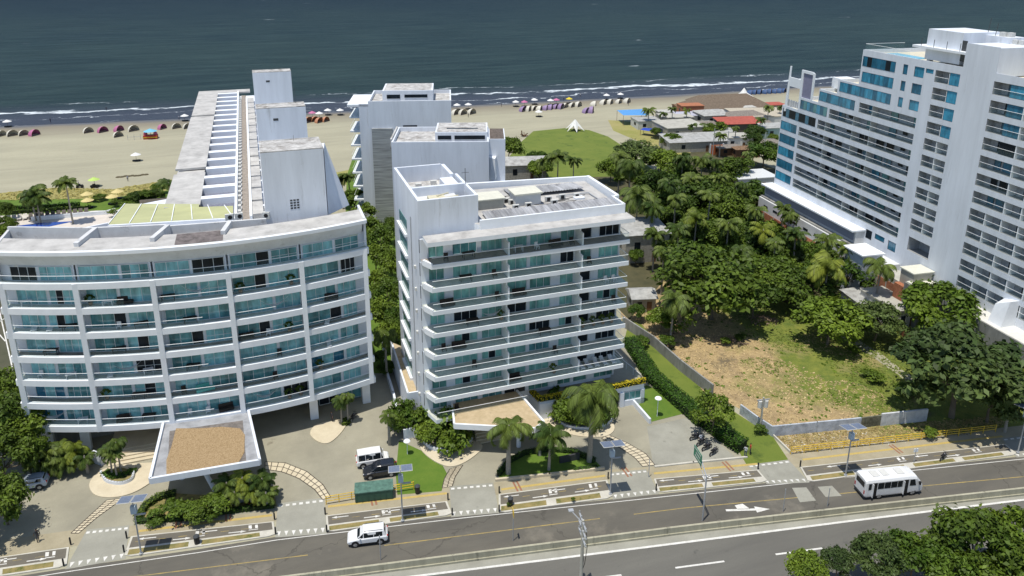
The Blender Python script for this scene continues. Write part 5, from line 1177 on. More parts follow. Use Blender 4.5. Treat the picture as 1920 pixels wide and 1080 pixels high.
island(arcpts([(192, 890), (202, 904), (225, 908), (245, 901), (250, 888), (225, 880)]), .35, M['soil'], 'planted_bed')
lowwall(arcpts([(190, 889), (200, 905), (226, 910), (247, 902), (252, 886)]), .22, .5, 'curved white rim of the round planter before the curved building')
lowwall(arcpts([(795, 832), (812, 845), (845, 848), (872, 838), (884, 826)]), .25, .6, 'curved white planter wall beside the gravel canopy island')
lowwall([(758, 822), (797, 816)], .3, 1.4, 'straight white planter wall above the car park lawn')
lowwall(arcpts([(1046, 788), (1062, 801), (1095, 806), (1128, 802), (1146, 790)]), .25, .5, 'white rim of the half round planter before the flower terrace')
lowwall([(930, 902), (1030, 892), (1132, 880)], .3, .35, 'low cream kerb wall on the street side of the palm median', 'cream')
lowwall([(718, 650), (724, 700), (738, 745), (747, 790)], .3, 1.0, 'long white wall edging the sunken side drive of the curved building')
lowwall([(1178, 748), (1218, 794)], .3, .8, 'white retaining wall sloping along the side lawn')
lowwall([(178, 866), (192, 872)], .4, 1.6, 'short white wall end by the left foot palms of the curved building')
lowwall([(1050, 869), (1085, 862)], .25, 1.0, 'dark stone name wall in the palm median', flat('dark_stone', (.05, .05, .055)), name='sign_wall')
lowwall([(425, 948), (480, 936)], .3, .9, 'pale stone name wall in the planted triangle', 'concrete', name='sign_wall')
lowwall([(1228, 876), (1300, 868), (1400, 858)], .25, .18, 'flat kerb line between the rear drive and the footway', 'kerb', name='kerb_wall')
# lot walls
lowwall([(1168, 612), (1225, 650), (1275, 695), (1335, 742)], .25, 1.9, 'long grey concrete wall along the left edge of the vacant lot', 'concdark', name='lane_wall')
mg = mat('graffiti_wall_paint', (.50, .54, .60), .85, .3, .9, dirt=((.13, .30, .32), .62), dscale=.8)
lowwall([(1388, 776), (1420, 800), (1448, 818)], .22, 1.5, 'short pale blue painted wall slanting to the street corner of the lot', mg, name='graffiti_wall')
lowwall([(1448, 818), (1530, 810), (1612, 802)], .22, 1.6, 'left stretch of pale graffiti covered wall facing the street', mg, name='graffiti_wall')
lowwall([(1613, 802), (1650, 797)], .22, 1.6, 'bare grey green panel between the two graffiti covered stretches', flat('mossy_wall', (.17, .17, .12), .9, var=.4), name='plain_wall_panel')
lowwall([(1651, 798), (1735, 789)], .24, 1.9, 'right stretch of white graffiti covered wall ending under the enormous tree', mat('graffiti_white_paint', (.60, .62, .64), .85, .2, 1.2, dirt=((.10, .28, .32), .62), dscale=.9), name='graffiti_wall')
lowwall([(1449, 818), (1484, 852)], .18, .35, 'low kerb along the left side of the littered verge', 'kerb', name='kerb_wall')
# barrier between the side road and the highway
mb = MB()
bx = [x for x in range(-110, 201, 3)]
for a, b in zip(bx[:-1], bx[1:]):
    A = Vector((a, fb(a))); B = Vector((b, fb(b)))
    mb.wallband(A, B, .5, .013, .25); mb.wallband(A, B, .24, .25, .95)
tag(mb.build('concrete_barrier', mat('stained_barrier_concrete', (.42, .40, .30), .9, .2, .7, dirt=((.12, .115, .09), .56), dscale=.9, stretch=(1, 1, .2))), 'long stained concrete barrier between the side road and the highway', 'barrier')
# ---------------------------------------------------------------- street furniture
def rotz_to(d): return math.atan2(d.y, d.x)
ROADD = (Vector(G(1280, 953)[:2])-Vector(G(640, 1033)[:2])).normalized(); RA = rotz_to(ROADD)
def solar_lamp():
    r = thing('solar_street_lamp', '', 'street lamp'); mb = MB(); mb.tube((0, 0, 0), (0, 0, 6.9), .09, 8, .065); mb.cone((0, 0), .2, 0, .15, 8, .2); mb.build('pole', M['galv'], r, False)
    mb = MB(); mb.box(-.28, -.22, 5.3, .28, .22, 6.2); mb.build('battery_box', flat('pale_blue_box', (.42, .52, .62)), r, False)
    mb = MB(); mb.box(.1, -.08, 5.0, 1.1, .08, 5.12); mb.build('lamp_arm', M['galv'], r, False)
    T = Matrix.Translation((0, 0, 7.0)) @ Matrix.Rotation(math.radians(-14), 4, 'X')
    for s in (-1, 1):
        mb = MB(); mb.box(s*.68-.64, -.85, 0, s*.68+.64, .85, .05, 0); mb.xf(T @ Matrix.Rotation(math.radians(0), 4, 'Y')); p_ = mb.build('solar_panel', M['ac'], r, False)
        mb = MB()
        for i in range(4):
            for j in range(6): mb.box(s*.68-.60+i*.302, -.80+j*.268, .051, s*.68-.60+i*.302+.298, -.80+j*.268+.264, .056)
        mb.xf(T); mb.build('solar_cells', mat('solar_cell', (.17, .21, .30), .3, .15, 3, spec=.6), p_, False)
    return r
sl0 = solar_lamp()
SP = [(265, 1040), (755, 978), (1144, 928), (1585, 893), (1908, 850)]
SLAB = ['solar lamp with twin panels standing below the planted triangle', 'solar lamp with twin panels beside the green skip', 'solar lamp with twin panels right of the palm median', 'solar lamp with twin panels before the graffiti wall', 'solar lamp with twin panels at the right edge of the view']
for i, p in enumerate(SP):
    c = G(*p); o = sl0 if i == 0 else dup(sl0, c); o.location = (c.x, c.y, .1); o.rotation_euler = (0, 0, RA+.0); o['label'] = SLAB[i]; o['group'] = 'solar street lamps'
# concrete power pole close to the camera
c = G(1088, 1118); hp = hgt(c, 975)
t_ = thing('power_pole', 'concrete power pole with crossarms, lamp and cables in the highway foreground', 'power pole', (c.x, c.y, 0), RA)
mb = MB(); mb.tube((0, 0, 0), (0, 0, hp), .20, 8, .12); mb.build('pole', M['concrete'], t_, False)
mb = MB(); mb.tube((0, 0, hp-.4), (-.9, 1.0, hp+.3), .05, 5); mb.box(-1.2, .9, hp+.25, -.7, 1.3, hp+.38); mb.build('lamp_arm', M['galv'], t_, False)
for i, z in enumerate((hp-.3, hp-1.2, hp-2.1)):
    mb = MB(); mb.box(-.1, -1.3, z, .05, 1.3, z+.12)
    for y in (-1.2, -.5, .5, 1.2): mb.cone((-.02, y), .07, z+.12, z+.4, 6, .05)
    mb.build('crossarm', M['galv'], t_, False)
mb = MB()
for y in (-1.2, 1.2): mb.path([(0, y, hp-.2), (.3, y*.6, hp-2.5), (.25, .2*y, hp-5), (.1, 0, hp-6)], .035, 4)
mb.build('cable_loop', M['black'], t_, False)
c = G(1425, 806); h2 = hgt(c, 745)
t_ = thing('power_pole', 'grey power pole with two transformers at the corner of the graffiti wall', 'power pole', (c.x, c.y, 0), RA)
mb = MB(); mb.tube((0, 0, 0), (0, 0, h2), .16, 8, .11); mb.build('pole', M['concrete'], t_, False)
for s in (-1, 1): mb = MB(); mb.cone((s*.45, 0), .28, h2-1.5, h2-.5, 10, .28); mb.build('transformer', M['ac'], t_, False)
mb = MB(); mb.box(-.9, -.05, h2-.4, .9, .05, h2-.3); mb.build('crossarm', M['galv'], t_, False)
# green road sign
c = G(1317, 977); h2 = hgt(c, 868)
t_ = thing('road_sign', 'green overhead road sign on a tall bent grey post beside the barrier', 'road sign', (c.x, c.y, 0), RA)
mb = MB(); mb.tube((0, 0, 0), (0, 0, h2-1.8), .09, 8); mb.tube((0, 0, h2-1.8), (-.1, 2.2, h2-.2), .07, 6); mb.tube((0, 0, h2-2.6), (-.1, 2.0, h2-1.2), .05, 6); mb.build('post', M['galv'], t_, False)
mb = MB(); mb.box(-.22, 1.1, h2-1.3, -.17, 3.2, h2+.1, 0); mb.build('sign_panel', flat('sign_green', (.02, .22, .13), .4), t_, False)
mb = MB()
for j, (a, b) in enumerate(((1.3, 3.0), (1.5, 2.7), (1.3, 2.9))):
    y = a
    while y < b: mb.box(-.235, y, h2-.2-j*.45, -.221, y+.12, h2-.02-j*.45); y += .2
mb.build('sign_lettering', M['linew'], t_, False)
# small posts
def simple_post(px, h, label, cat, name, r=.05, m_='galv', head=None, grp=None):
    c = G(*px); t_ = thing(name, label, cat, (c.x, c.y, 0), RA, grp); mb = MB(); mb.tube((0, 0, 0), (0, 0, h), r, 6); mb.build('post', M[m_], t_, False)
    if head:
        mb = MB(); head(mb, h); mb.build('head', M['yellow'] if name == 'warning_sign' else M['white2'], t_, False)
    return t_
simple_post((714, 1050), 3.2, 'slim pale marker post on the barrier below the white car', 'post', 'marker_post')
simple_post((962, 1014), 3.4, 'yellow warning sign on a slim post at the barrier', 'sign', 'warning_sign', head=lambda m_, h: m_.box(-.02, -.4, h-.1, .02, .4, h+.7))
simple_post((1468, 960), 3.2, 'left slim white marker post at the barrier near the bus', 'post', 'marker_post')
simple_post((1551, 950), 2.6, 'right slim white marker post at the barrier near the bus', 'post', 'marker_post')
simple_post((1232, 781), 2.9, 'white disc garden lamp on the side lawn', 'garden lamp', 'garden_lamp', m_='white2', head=lambda m_, h: m_.cone((0, 0), .5, h, h+.12, 12, .4))
simple_post((764, 852), 2.0, 'white disc garden lamp on the car park lawn', 'garden lamp', 'garden_lamp', m_='white2', head=lambda m_, h: m_.cone((0, 0), .45, h, h+.12, 12, .35))
simple_post((1713, 869), 2.2, 'small blank traffic sign in the verge before the yellow railing', 'sign', 'traffic_sign', head=lambda m_, h: m_.box(-.3, -.03, h-.5, .3, .03, h))
simple_post((1216, 895), 2.6, 'slim white post at the drive mouth right of the palm median', 'post', 'marker_post')
BP = [(238, 1010), (233, 1036), (120, 1062), (133, 1022), (515, 975), (517, 1002), (610, 965), (613, 998), (840, 938), (848, 966), (936, 925), (936, 960), (1140, 898), (1230, 920), (1421, 880), (1500, 876)]
b0 = None
for i, p in enumerate(BP):
    c = G(*p)
    if b0 is None:
        mb = MB(); mb.tube((0, 0, 0), (0, 0, .8), .09, 8); mb.sphere((0, 0, .82), .09, 8, 4); b0 = mb.build('bollard', M['black']); o = b0
    else: o = b0.copy(); COL.objects.link(o)
    o.location = (c.x, c.y, .12); tag(o, 'short black bollard at a driveway corner, %s' % rank(i if 0 else sorted(range(len(BP)), key=lambda k: BP[k][0]).index(i), len(BP)), 'bollard', 'black driveway bollards')
for px, lb in (((370, 1020), 'dark litter bin in the verge right of the leftmost solar lamp'), ((957, 948), 'dark litter bin in the verge below the palm median'), ((783, 925), 'dark litter bin at the corner of the car park lawn')):
    c = G(*px); t_ = thing('litter_bin', lb, 'litter bin', (c.x, c.y, .1)); mb = MB(); mb.cone((0, 0), .28, 0, .95, 10, .33); mb.build('bin', M['black'], t_, False); mb = MB(); mb.cone((0, 0), .35, .95, 1.1, 10, .2); mb.build('lid', M['darkmetal'], t_, False)
def rail_fence(a, b, label, n, sec=False):
    A = Vector(G(*a)[:2]); B = Vector(G(*b)[:2]); t_ = thing('yellow_railing', label, 'railing', (A.x, A.y, 0)); d = (B-A)/n
    mb = MB()
    for z in (.45, .8, 1.1): mb.tube((A.x, A.y, z), (B.x, B.y, z), .045, 5)
    if sec:
        nn = Vector((-d.y, d.x)).normalized()*.9
        for z in (.8, 1.1): mb.tube((A.x+nn.x, A.y+nn.y, z), (B.x+nn.x, B.y+nn.y, z), .045, 5)
    mb.build('rails', M['yellow'], t_)
    for i in range(n+1): q = A+d*i; m2 = MB(); m2.tube((q.x, q.y, 0), (q.x, q.y, 1.15), .05, 5); m2.build('post', M['yellow'], t_)
rail_fence((1482, 852), (1866, 810), 'long yellow pedestrian railing before the littered verge', 16)
rail_fence((612, 946), (776, 918), 'short yellow railing in front of the green skip', 7)
# green skip
c = G(702, 930); t_ = thing('waste_skip', 'long green topped waste skip behind the short yellow railing', 'waste skip', (c.x, c.y, 0), RA)
mb = MB(); mb.box(-2.2, -.9, .15, 2.2, .9, 1.3); 
for i in range(7): mb.box(-2.1+i*.68, -.95, .15, -2.0+i*.68, -.9, 1.3)
mb.build('body', flat('dark_green_steel', (.04, .10, .07)), t_, False)
mb = MB(); mb.box(-2.25, -.95, 1.3, 2.25, .95, 1.42); mb.build('lid', flat('faded_green_lid', (.10, .20, .16), .6, var=.3), t_, False)
# ---------------------------------------------------------------- vehicles
def paint(name, col): 
    m_ = flat(name, col, .25, var=.04); m_.node_tree.nodes['Principled BSDF'].inputs['Specular IOR Level'].default_value = .6; m_.node_tree.nodes['Principled BSDF'].inputs['Coat Weight'].default_value = .6; return m_
CG = flat('car_glass', (.012, .016, .02), .06, spec=.8, var=.1); TY = flat('tyre_rubber', (.022, .022, .022), .85); RIM = flat('alloy_rim', (.42, .43, .44), .35, metal=.6)
LW_ = flat('headlamp_lens', (.75, .78, .8), .15); LR_ = flat('tail_lamp_red', (.45, .02, .02), .2)
def wheel(r, par, x, y, rad, w_=.22):
    mb = MB(); s = 1 if y > 0 else -1; mb.tube((x, y-w_/2*s, rad), (x, y+w_/2*s, rad), rad, 18); wh = mb.build('wheel', TY, par, False)
    mb = MB(); mb.tube((x, y+w_/2*s, rad), (x, y+(w_/2+.015)*s, rad), rad*.62, 14)
    for k in range(5):
        a = k*1.2566; mb.tube((x, y+(w_/2+.02)*s, rad), (x+math.cos(a)*rad*.55, y+(w_/2+.025)*s, rad+math.sin(a)*rad*.55), .03, 4)
    mb.build('rim', RIM, wh, False)
def loft(st, mb, mi=0):
    """st: list of (x, [(y,z) half section low->top]) ; mirrored closed loft"""
    rings = []
    for x, hs in st: rings.append([(x, y, z) for y, z in hs]+[(x, -y, z) for y, z in hs[::-1]])
    n = len(rings[0]); vs = [p for r in rings for p in r]; fs = []
    for i in range(len(rings)-1):
        for j in range(n): fs.append((i*n+j, i*n+(j+1) % n, (i+1)*n+(j+1) % n, (i+1)*n+j))
    fs.append(tuple(range(n))[::-1]); fs.append(tuple(range((len(rings)-1)*n, len(rings)*n)))
    mb.add(vs, fs, mi)
def car(label, pcol, pname, kind, L_=4.35, W=1.82, Hh=1.68, grp=None):
    t_ = thing('parked_car' if kind != 'drive' else 'moving_car', label, 'car'); P = paint(pname, pcol); h = L_/2; w_ = W/2
    # stations from rear (-x) to front (+x): lower body
    b0 = .32; belt = 1.02; hood = .98
    def sec(wd, zb, zs, top, tw): return [(wd*.86, zb), (wd, zb+.14), (wd, zs), (tw, top)]
    mb = MB()
    loft([(-h, sec(w_*.86, b0+.15, .80, .90, w_*.8)), (-h+.12, sec(w_*.96, b0, .92, 1.02, w_*.88)), (-h+.5, sec(w_, b0, .96, belt+.04, w_*.93)), (-.2, sec(w_, b0, .94, belt, w_*.93)), (h-1.0, sec(w_, b0, .92, hood+.03, w_*.90)), (h-.5, sec(w_*.98, b0, .84, .93, w_*.84)), (h-.14, sec(w_*.92, b0, .72, .84, w_*.76)), (h, sec(w_*.80, b0+.12, .60, .68, w_*.66))], mb)
    body = mb.build('body', P, t_, False, smooth=False)
    bv = body.modifiers.new('bevel', 'BEVEL'); bv.width = .04; bv.segments = 2; bv.limit_method = 'ANGLE'
    van = kind == 'van'; xr = -h+.12 if van else -h+.16; xf = h-1.02 if not van else h-.62
    fr = xf-.72 if not van else xf-.42; br = xr+.26 if not van else xr+.08; bt = belt-.02
    mb = MB(); ws = w_*.9; wt = w_*.74
    def cs(x0, x1, z0, z1): pass
    loft([(xr, [(ws*.96, bt-.1), (ws*.96, bt), (ws*.95, bt+.02), (ws*.93, bt+.04)]), (br, [(ws, bt-.1), (ws, bt), (wt, Hh-.08), (wt*.9, Hh-.02)]), (-.1, [(ws, bt-.1), (ws, bt), (wt*1.02, Hh-.04), (wt*.92, Hh)]), (fr, [(ws, bt-.1), (ws, bt), (wt, Hh-.09), (wt*.9, Hh-.04)]), (xf, [(ws*.96, bt-.1), (ws*.96, bt-.04), (ws*.94, bt-.02), (ws*.92, bt)])], mb)
    cab = mb.build('cabin', P, t_, False)
    # glass
    def pt(x, u, out=.012):   # on the cabin side: u 0 belt .. 1 roof
        return (x, (ws+(wt-ws)*u)+out, bt+(Hh-.08-bt)*u)
    splits = [br+.12, (br+fr)/2-.02 if not van else br+.9, fr-.02] if not van else [br+.1, br+.95, br+1.85, fr-.02]
    n = 0
    for s in (1, -1):
        for a, b in zip(splits[:-1], splits[1:]):
            mb = MB(); q = [pt(a+.03, .06), pt(b-.03, .06), pt(b-.03, .92), pt(a+.03, .92)]; q = [(x, y*s, z) for x, y, z in q]; mb.add(q, [(0, 1, 2, 3)]); mb.build('side_window', CG, t_, False)
        mb = MB(); q = [pt(fr+.04, .12), (xf-.12, ws*.985+.012, bt+.03), pt(fr+.04, .85)]; mb.add([(x, y*s, z) for x, y, z in q], [(0, 1, 2)]); mb.build('quarter_window', CG, t_, False)
        ar = MB(); [ar.tube((xx, s*(w_-.03), .42), (xx, s*(w_+.012), .42), .43, 16) for xx in (h-.85, -h+.8)]; ar.build('wheel_arch', M['black'], t_, False) if 0 else [(lambda q: (q.tube((xx, s*(w_-.03), .42), (xx, s*(w_+.008), .42), .42, 16), q.build('wheel_arch', M['black'], t_, False)))(MB()) for xx in (h-.85, -h+.8)]; wheel(None, t_, h-.85, s*(w_-.10), .34); wheel(None, t_, -h+.8, s*(w_-.10), .34)
        mb = MB(); mb.sphere((h-.16, s*w_*.62, .72), .15, 8, 5, sz=.6); mb.build('headlight', LW_, t_, False)
        mb = MB(); mb.box(-h-.01, s*w_*.72-.09, .74, -h+.16, s*w_*.72+.09, 1.0); mb.build('tail_light', LR_, t_, False)
        mb = MB(); mb.sphere((fr+.35, s*(ws+.12), bt+.1), .1, 8, 5); mb.build('wing_mirror', P, t_, False)
        if kind != 'van':
            mb = MB(); mb.tube((br+.1, s*wt*.86, Hh+.05), (fr-.1, s*wt*.86, Hh+.03), .022, 5); mb.build('roof_rail', M['darkmetal'], t_, False)
    def fq(xa, xb, za, zb_, wa, wb, nm):
        d = Vector((xb-xa, 0, zb_-za)).normalized(); o = Vector((-d.z, 0, d.x)) if nm == 'rear_window' else Vector((-d.z, 0, d.x)); 
        if o.z < 0: o = -o
        o = o*.014; mb = MB(); mb.add([Vector((xa, -wa, za))+o, Vector((xa, wa, za))+o, Vector((xb, wb, zb_))+o, Vector((xb, -wb, zb_))+o], [(0, 1, 2, 3)]); mb.build(nm, CG, t_, False)
    fq(xf-.06, fr+.04, bt+.04, Hh-.1, ws*.84, wt*.84, 'windscreen'); fq(xr+.04, br-.03, bt+.06, Hh-.08, ws*.84, wt*.84, 'rear_window')
    mb = MB(); mb.box(h-.03, -w_*.5, .40, h+.012, w_*.5, .56); mb.build('grille', M['black'], t_, False)
    mb = MB(); mb.box(-h+.3, -w_-.005, .30, h-.35, w_+.005, .40); mb.build('sill', M['black'], t_, False)
    if kind == 'drive': mb = MB(); mb.box(-.8, w_+.0, .55, .2, w_+.006, .7); 
    return t_
def put(o, px, ang, z=.02, off=(0, 0)):
    c = G(*px); o.location = (c.x+off[0], c.y+off[1], z); o.rotation_euler = (0, 0, ang)
put(car('white compact SUV driving left on the side road', (.72, .73, .74), 'white_car_paint', 'drive'), (690, 1013), RA+math.pi)
put(car('white boxy van parked above the black SUV in the forecourt', (.74, .74, .73), 'white_van_paint', 'van', 4.1, 1.75, 1.95), (699, 868), RA+math.radians(6))
put(car('black SUV parked beside the white van', (.012, .014, .02), 'black_car_paint', 'suv', 4.2, 1.8, 1.66), (713, 889), RA+math.pi+math.radians(4))
put(car('silver blue hatchback parked under the trees at the left edge', (.36, .42, .50), 'silver_car_paint', 'suv', 3.9, 1.7, 1.5), (58, 914), RA+math.pi+math.radians(8))
# minibus
t_ = thing('minibus', 'white city minibus with open doors driving right on the side road', 'bus'); P = paint('white_bus_paint', (.74, .75, .76)); Lb, Wb, Hb = 7.6, 2.2, 2.75
mb = MB(); h = Lb/2; w_ = Wb/2
S_ = lambda k, zb, zt_, t2: [(w_*k*.95, zb), (w_*k, zb+.2), (w_*k, zt_-.35), (w_*k*.88, zt_-.06), (w_*k*.5, zt_)]
loft([(-h, S_(.95, .5, Hb-.12, 0)), (-h+.25, S_(1, .38, Hb, 0)), (h-1.9, S_(1, .38, Hb, 0)), (h-1.0, S_(.99, .38, Hb-.12, 0)), (h-.45, S_(.97, .38, Hb-.75, 0)), (h-.08, S_(.93, .4, 1.45, 0)), (h, S_(.85, .45, 1.15, 0))], mb)
bo = mb.build('body', P, t_, False); bv = bo.modifiers.new('bevel', 'BEVEL'); bv.width = .05; bv.segments = 2; bv.limit_method = 'ANGLE'
for s in (1, -1):
    spl = [(-h+.35, -h+.75), (-h+1.55, -h+2.35), (-h+2.4, -h+3.2), (-h+3.25, -h+4.05), (-h+4.1, -h+4.75), (h-1.9, h-1.05)]
    for a, b in spl: mb = MB(); mb.add([(a, s*(w_+.012), 1.45), (b, s*(w_+.012), 1.45), (b-(.25 if b > h-1.2 else 0), s*(w_+.012), 2.3), (a, s*(w_+.012), 2.3)], [(0, 1, 2, 3)]); mb.build('side_window', CG, t_, False)
    wheel(None, t_, h-1.35, s*(w_-.14), .42, .26); wheel(None, t_, -h+1.9, s*(w_-.14), .42, .26)
    mb = MB(); mb.sphere((h-.1, s*w_*.68, .85), .16, 8, 5); mb.build('headlight', LW_, t_, False)
    mb = MB(); mb.box(-h-.01, s*w_*.8-.1, .8, -h+.02, s*w_*.8+.1, 1.3); mb.build('tail_light', LR_, t_, False)
    mb = MB(); mb.box(h-.75, s*(w_+.02), 1.6, h-.6, s*(w_+.25), 2.0) if s > 0 else mb.box(h-.75, -w_-.25, 1.6, h-.6, -w_-.02, 2.0); mb.build('wing_mirror', M['black'], t_, False)
for a, b in ((-h+.85, -h+1.45), (h-2.75, h-2.1)):
    mb = MB(); mb.box(a, -w_-.02, .45, b, -w_-.006, 2.35); d = mb.build('door_opening', M['black'], t_, False)
    mb = MB(); mb.box(a-.03, -w_-.25, .5, a+.02, -w_-.01, 2.3); mb.build('door_leaf', P, d, False)
mb = MB(); mb.add([(h-.97, -w_*.82, Hb-.24), (h-.97, w_*.82, Hb-.24), (h-.12, w_*.80, 1.52), (h-.12, -w_*.80, 1.52)], [(0, 1, 2, 3)]); mb.v = [(x+.03, y, z+.02) for x, y, z in mb.v]; mb.build('windscreen', CG, t_, False)
for a, b in ((-h+1.2, -h+2.1), (-h+2.5, -h+3.3), (h-3.2, h-2.3)): mb = MB(); mb.box(a, -.5, Hb+.0, b, .5, Hb+.07); mb.build('roof_hatch', M['ac'], t_, False)
mb = MB(); mb.box(-h-.03, -w_*.9, .4, -h+.02, w_*.9, .62); mb.box(h-.04, -w_*.8, .45, h+.03, w_*.8, .68); mb.build('bumper', M['darkmetal'], t_, False)
mb = MB(); mb.box(-h-.012, -w_*.7, 1.6, -h-.002, w_*.7, 2.3); mb.build('rear_window', CG, t_, False)
put(t_, (1668, 925), RA+math.radians(-1), off=(0, .35))
# motorcycles
def moto(label, grp):
    t_ = thing('motorcycle', label, 'motorcycle', (0, 0, 0), 0, grp)
    for x in (-.62, .62): mb = MB(); mb.tube((x, -.06, .3), (x, .06, .3), .3, 14); w0 = mb.build('wheel', TY, t_, False); mb = MB(); mb.tube((x, -.065, .3), (x, .065, .3), .19, 10); mb.build('rim', RIM, w0, False)
    mb = MB(); mb.tube((-.62, 0, .3), (0, 0, .55), .05, 5); mb.tube((.62, 0, .3), (.45, 0, .95), .04, 5); mb.tube((0, 0, .55), (.45, 0, .8), .08, 6); mb.box(-.2, -.14, .25, .25, .14, .6); mb.build('frame', M['darkmetal'], t_, False)
    mb = MB(); mb.sphere((.15, 0, .82), .2, 8, 6, sz=.8); mb.build('fuel_tank', paint('moto_tank', (.03, .03, .04)), t_, False)
    mb = MB(); mb.box(-.6, -.13, .74, .02, .13, .84); mb.build('seat', M['black'], t_, False)
    mb = MB(); mb.tube((.42, -.34, 1.0), (.42, .34, 1.0), .025, 5); mb.build('handlebar', M['black'], t_, False)
    return t_
m0 = moto('motorcycle parked in the shade at the right pillar of the curved building', 'parked motorcycles'); put(m0, (663, 787), .9)
for i, (px, a) in enumerate((((1303, 824), .1), ((1314, 834), .3), ((1325, 843), .2), ((1338, 852), .35))):
    o = dup(m0, (0, 0, 0), 0); put(o, px, a); o['label'] = 'motorcycle parked under the thin crowned street tree, %s of the four' % rank(i, 4)
o = dup(m0, (0, 0, 0), 0); put(o, (1768, 862), .3); o['label'] = 'dark motorcycle standing in the verge before the yellow railing'
# ---------------------------------------------------------------- people
def person_mesh(pose='stand', sh=(.3, .3, .3), tr=(.05, .06, .1), skin=(.22, .12, .07), hair=(.015, .012, .01)):
    me = bpy.data.meshes.new('person'); V = []; E = []; R_ = []
    def chain(pts, rs, start=None):
        i0 = start
        for p, r in zip(pts, rs):
            V.append(p); R_.append(r); i = len(V)-1
            if i0 is not None: E.append((i0, i))
            i0 = i
        return i0
    V.append((0, 0, .95)); R_.append(.135); hip = 0
    w0 = chain([(0, 0, 1.12), (0, 0, 1.32)], [.12, .15], hip); n0 = chain([(0, 0, 1.46), (0, .01, 1.53)], [.075, .055], w0); chain([(0, .015, 1.62), (0, .01, 1.70)], [.088, .07], n0)
    st = .10 if pose == 'walk' else .0
    for s in (-1, 1):
        chain([(s*.1, st*s*1.0, .88), (s*.1, st*s*1.6, .50), (s*.1, st*s*1.2-.02, .08), (s*.1, st*s*1.2+.10, .04)], [.09, .062, .042, .04], hip)
        e = chain([(s*.19, 0, 1.40), (s*.25, -.02-st*s, 1.14), (s*.27, .05-st*s*1.4, .92)], [.055, .042, .033], w0)
        chain([(s*.27, .08-st*s*1.4, .86)], [.03], e)
        for q in range(4): chain([(s*(.245+.015*q), .10-st*s*1.4, .81-.005*q)], [.011], len(V)-1 if q == 0 else e+1)
        chain([(s*.25, .13-st*s*1.4, .86)], [.012], e+1)
    me.from_pydata(V, E, []); o = bpy.data.objects.new('tmp', me); COL.objects.link(o)
    sk = o.modifiers.new('s', 'SKIN'); 
    for i, sv in enumerate(me.skin_vertices[0].data): sv.radius = (R_[i], R_[i]*(.8 if i in (0, 1, 2) else 1)); sv.use_root = (i == 0)
    su = o.modifiers.new('u', 'SUBSURF'); su.levels = 1; su.render_levels = 1
    dg = bpy.context.evaluated_depsgraph_get(); out = bpy.data.meshes.new_from_object(o.evaluated_get(dg)); bpy.data.objects.remove(o)
    for m_ in (flat('skin_%d' % int(skin[0]*100), skin), flat('shirt_%d_%d_%d' % tuple(int(c*100) for c in sh), sh), flat('trousers_%d_%d_%d' % tuple(int(c*100) for c in tr), tr), flat('hair_dark', hair)): out.materials.append(m_)
    for p in out.polygons:
        c = p.center; k = 0
        if c.z > 1.60 and (c.y < .05 or c.z > 1.70): k = 3
        elif .98 < c.z < 1.48 and (abs(c.x) < .24 or c.z > 1.15): k = 1
        elif .1 < c.z <= .98 and abs(c.x) < .2: k = 2
        p.material_index = k; p.use_smooth = True
    return out
def person(px, label, ang=0, grp=None, **k):
    c = G(*px); t_ = bpy.data.objects.new('person', person_mesh(**k)); COL.objects.link(t_); t_.location = (c.x, c.y, .02); t_.rotation_euler = (0, 0, ang); tag(t_, label, 'person', grp); return t_
person((72, 1016), 'person in dark clothes walking on the forecourt at the left edge', .5, pose='walk', sh=(.03, .03, .035), tr=(.05, .05, .06))
person((1406, 852), 'person in a red shirt at the end of the clipped hedge', 1, sh=(.42, .03, .03), tr=(.04, .05, .08))
person((1397, 857), 'person in a pale shirt left of the person in red', -1, sh=(.45, .47, .5), tr=(.06, .08, .14))
person((1313, 833), 'person in a white shirt behind the parked motorcycles', 0, sh=(.6, .62, .66), tr=(.03, .03, .05))
person((623, 792), 'person in dark clothes at the shop front of the curved building', 2, sh=(.04, .04, .05), tr=(.03, .03, .04))
for i, (x, y, c) in enumerate([(200, 208, 'dark'), (95, 230, 'dark'), (1088, 182, 'white'), (1057, 190, 'dark'), (940, 200, 'dark'), (878, 220, 'dark'), (336, 225, 'pale'), (240, 340, 'pale'), (148, 349, 'pale'), (1178, 198, 'dark')]):
    sh = {'dark': (.05, .05, .07), 'white': (.6, .6, .6), 'pale': (.4, .42, .5)}[c]
    person((x, y), ['bather wading in the shallows left of the long wing', 'bather at the waterline at the far left', 'person in white standing at the waterline behind the yellow umbrella', 'person beside the yellow umbrella on the beach', 'person in dark clothes seated by the water left of the white umbrella', 'person in dark clothes before the three white tents', 'pale clothed person at the left of the white umbrella beside the long wing', 'person in pale clothes under the lone umbrella on the sand', 'person in pale shirt beside the beach palms', 'person walking below the row of white domes'][i], i, sh=sh, tr=(.1, .1, .12))
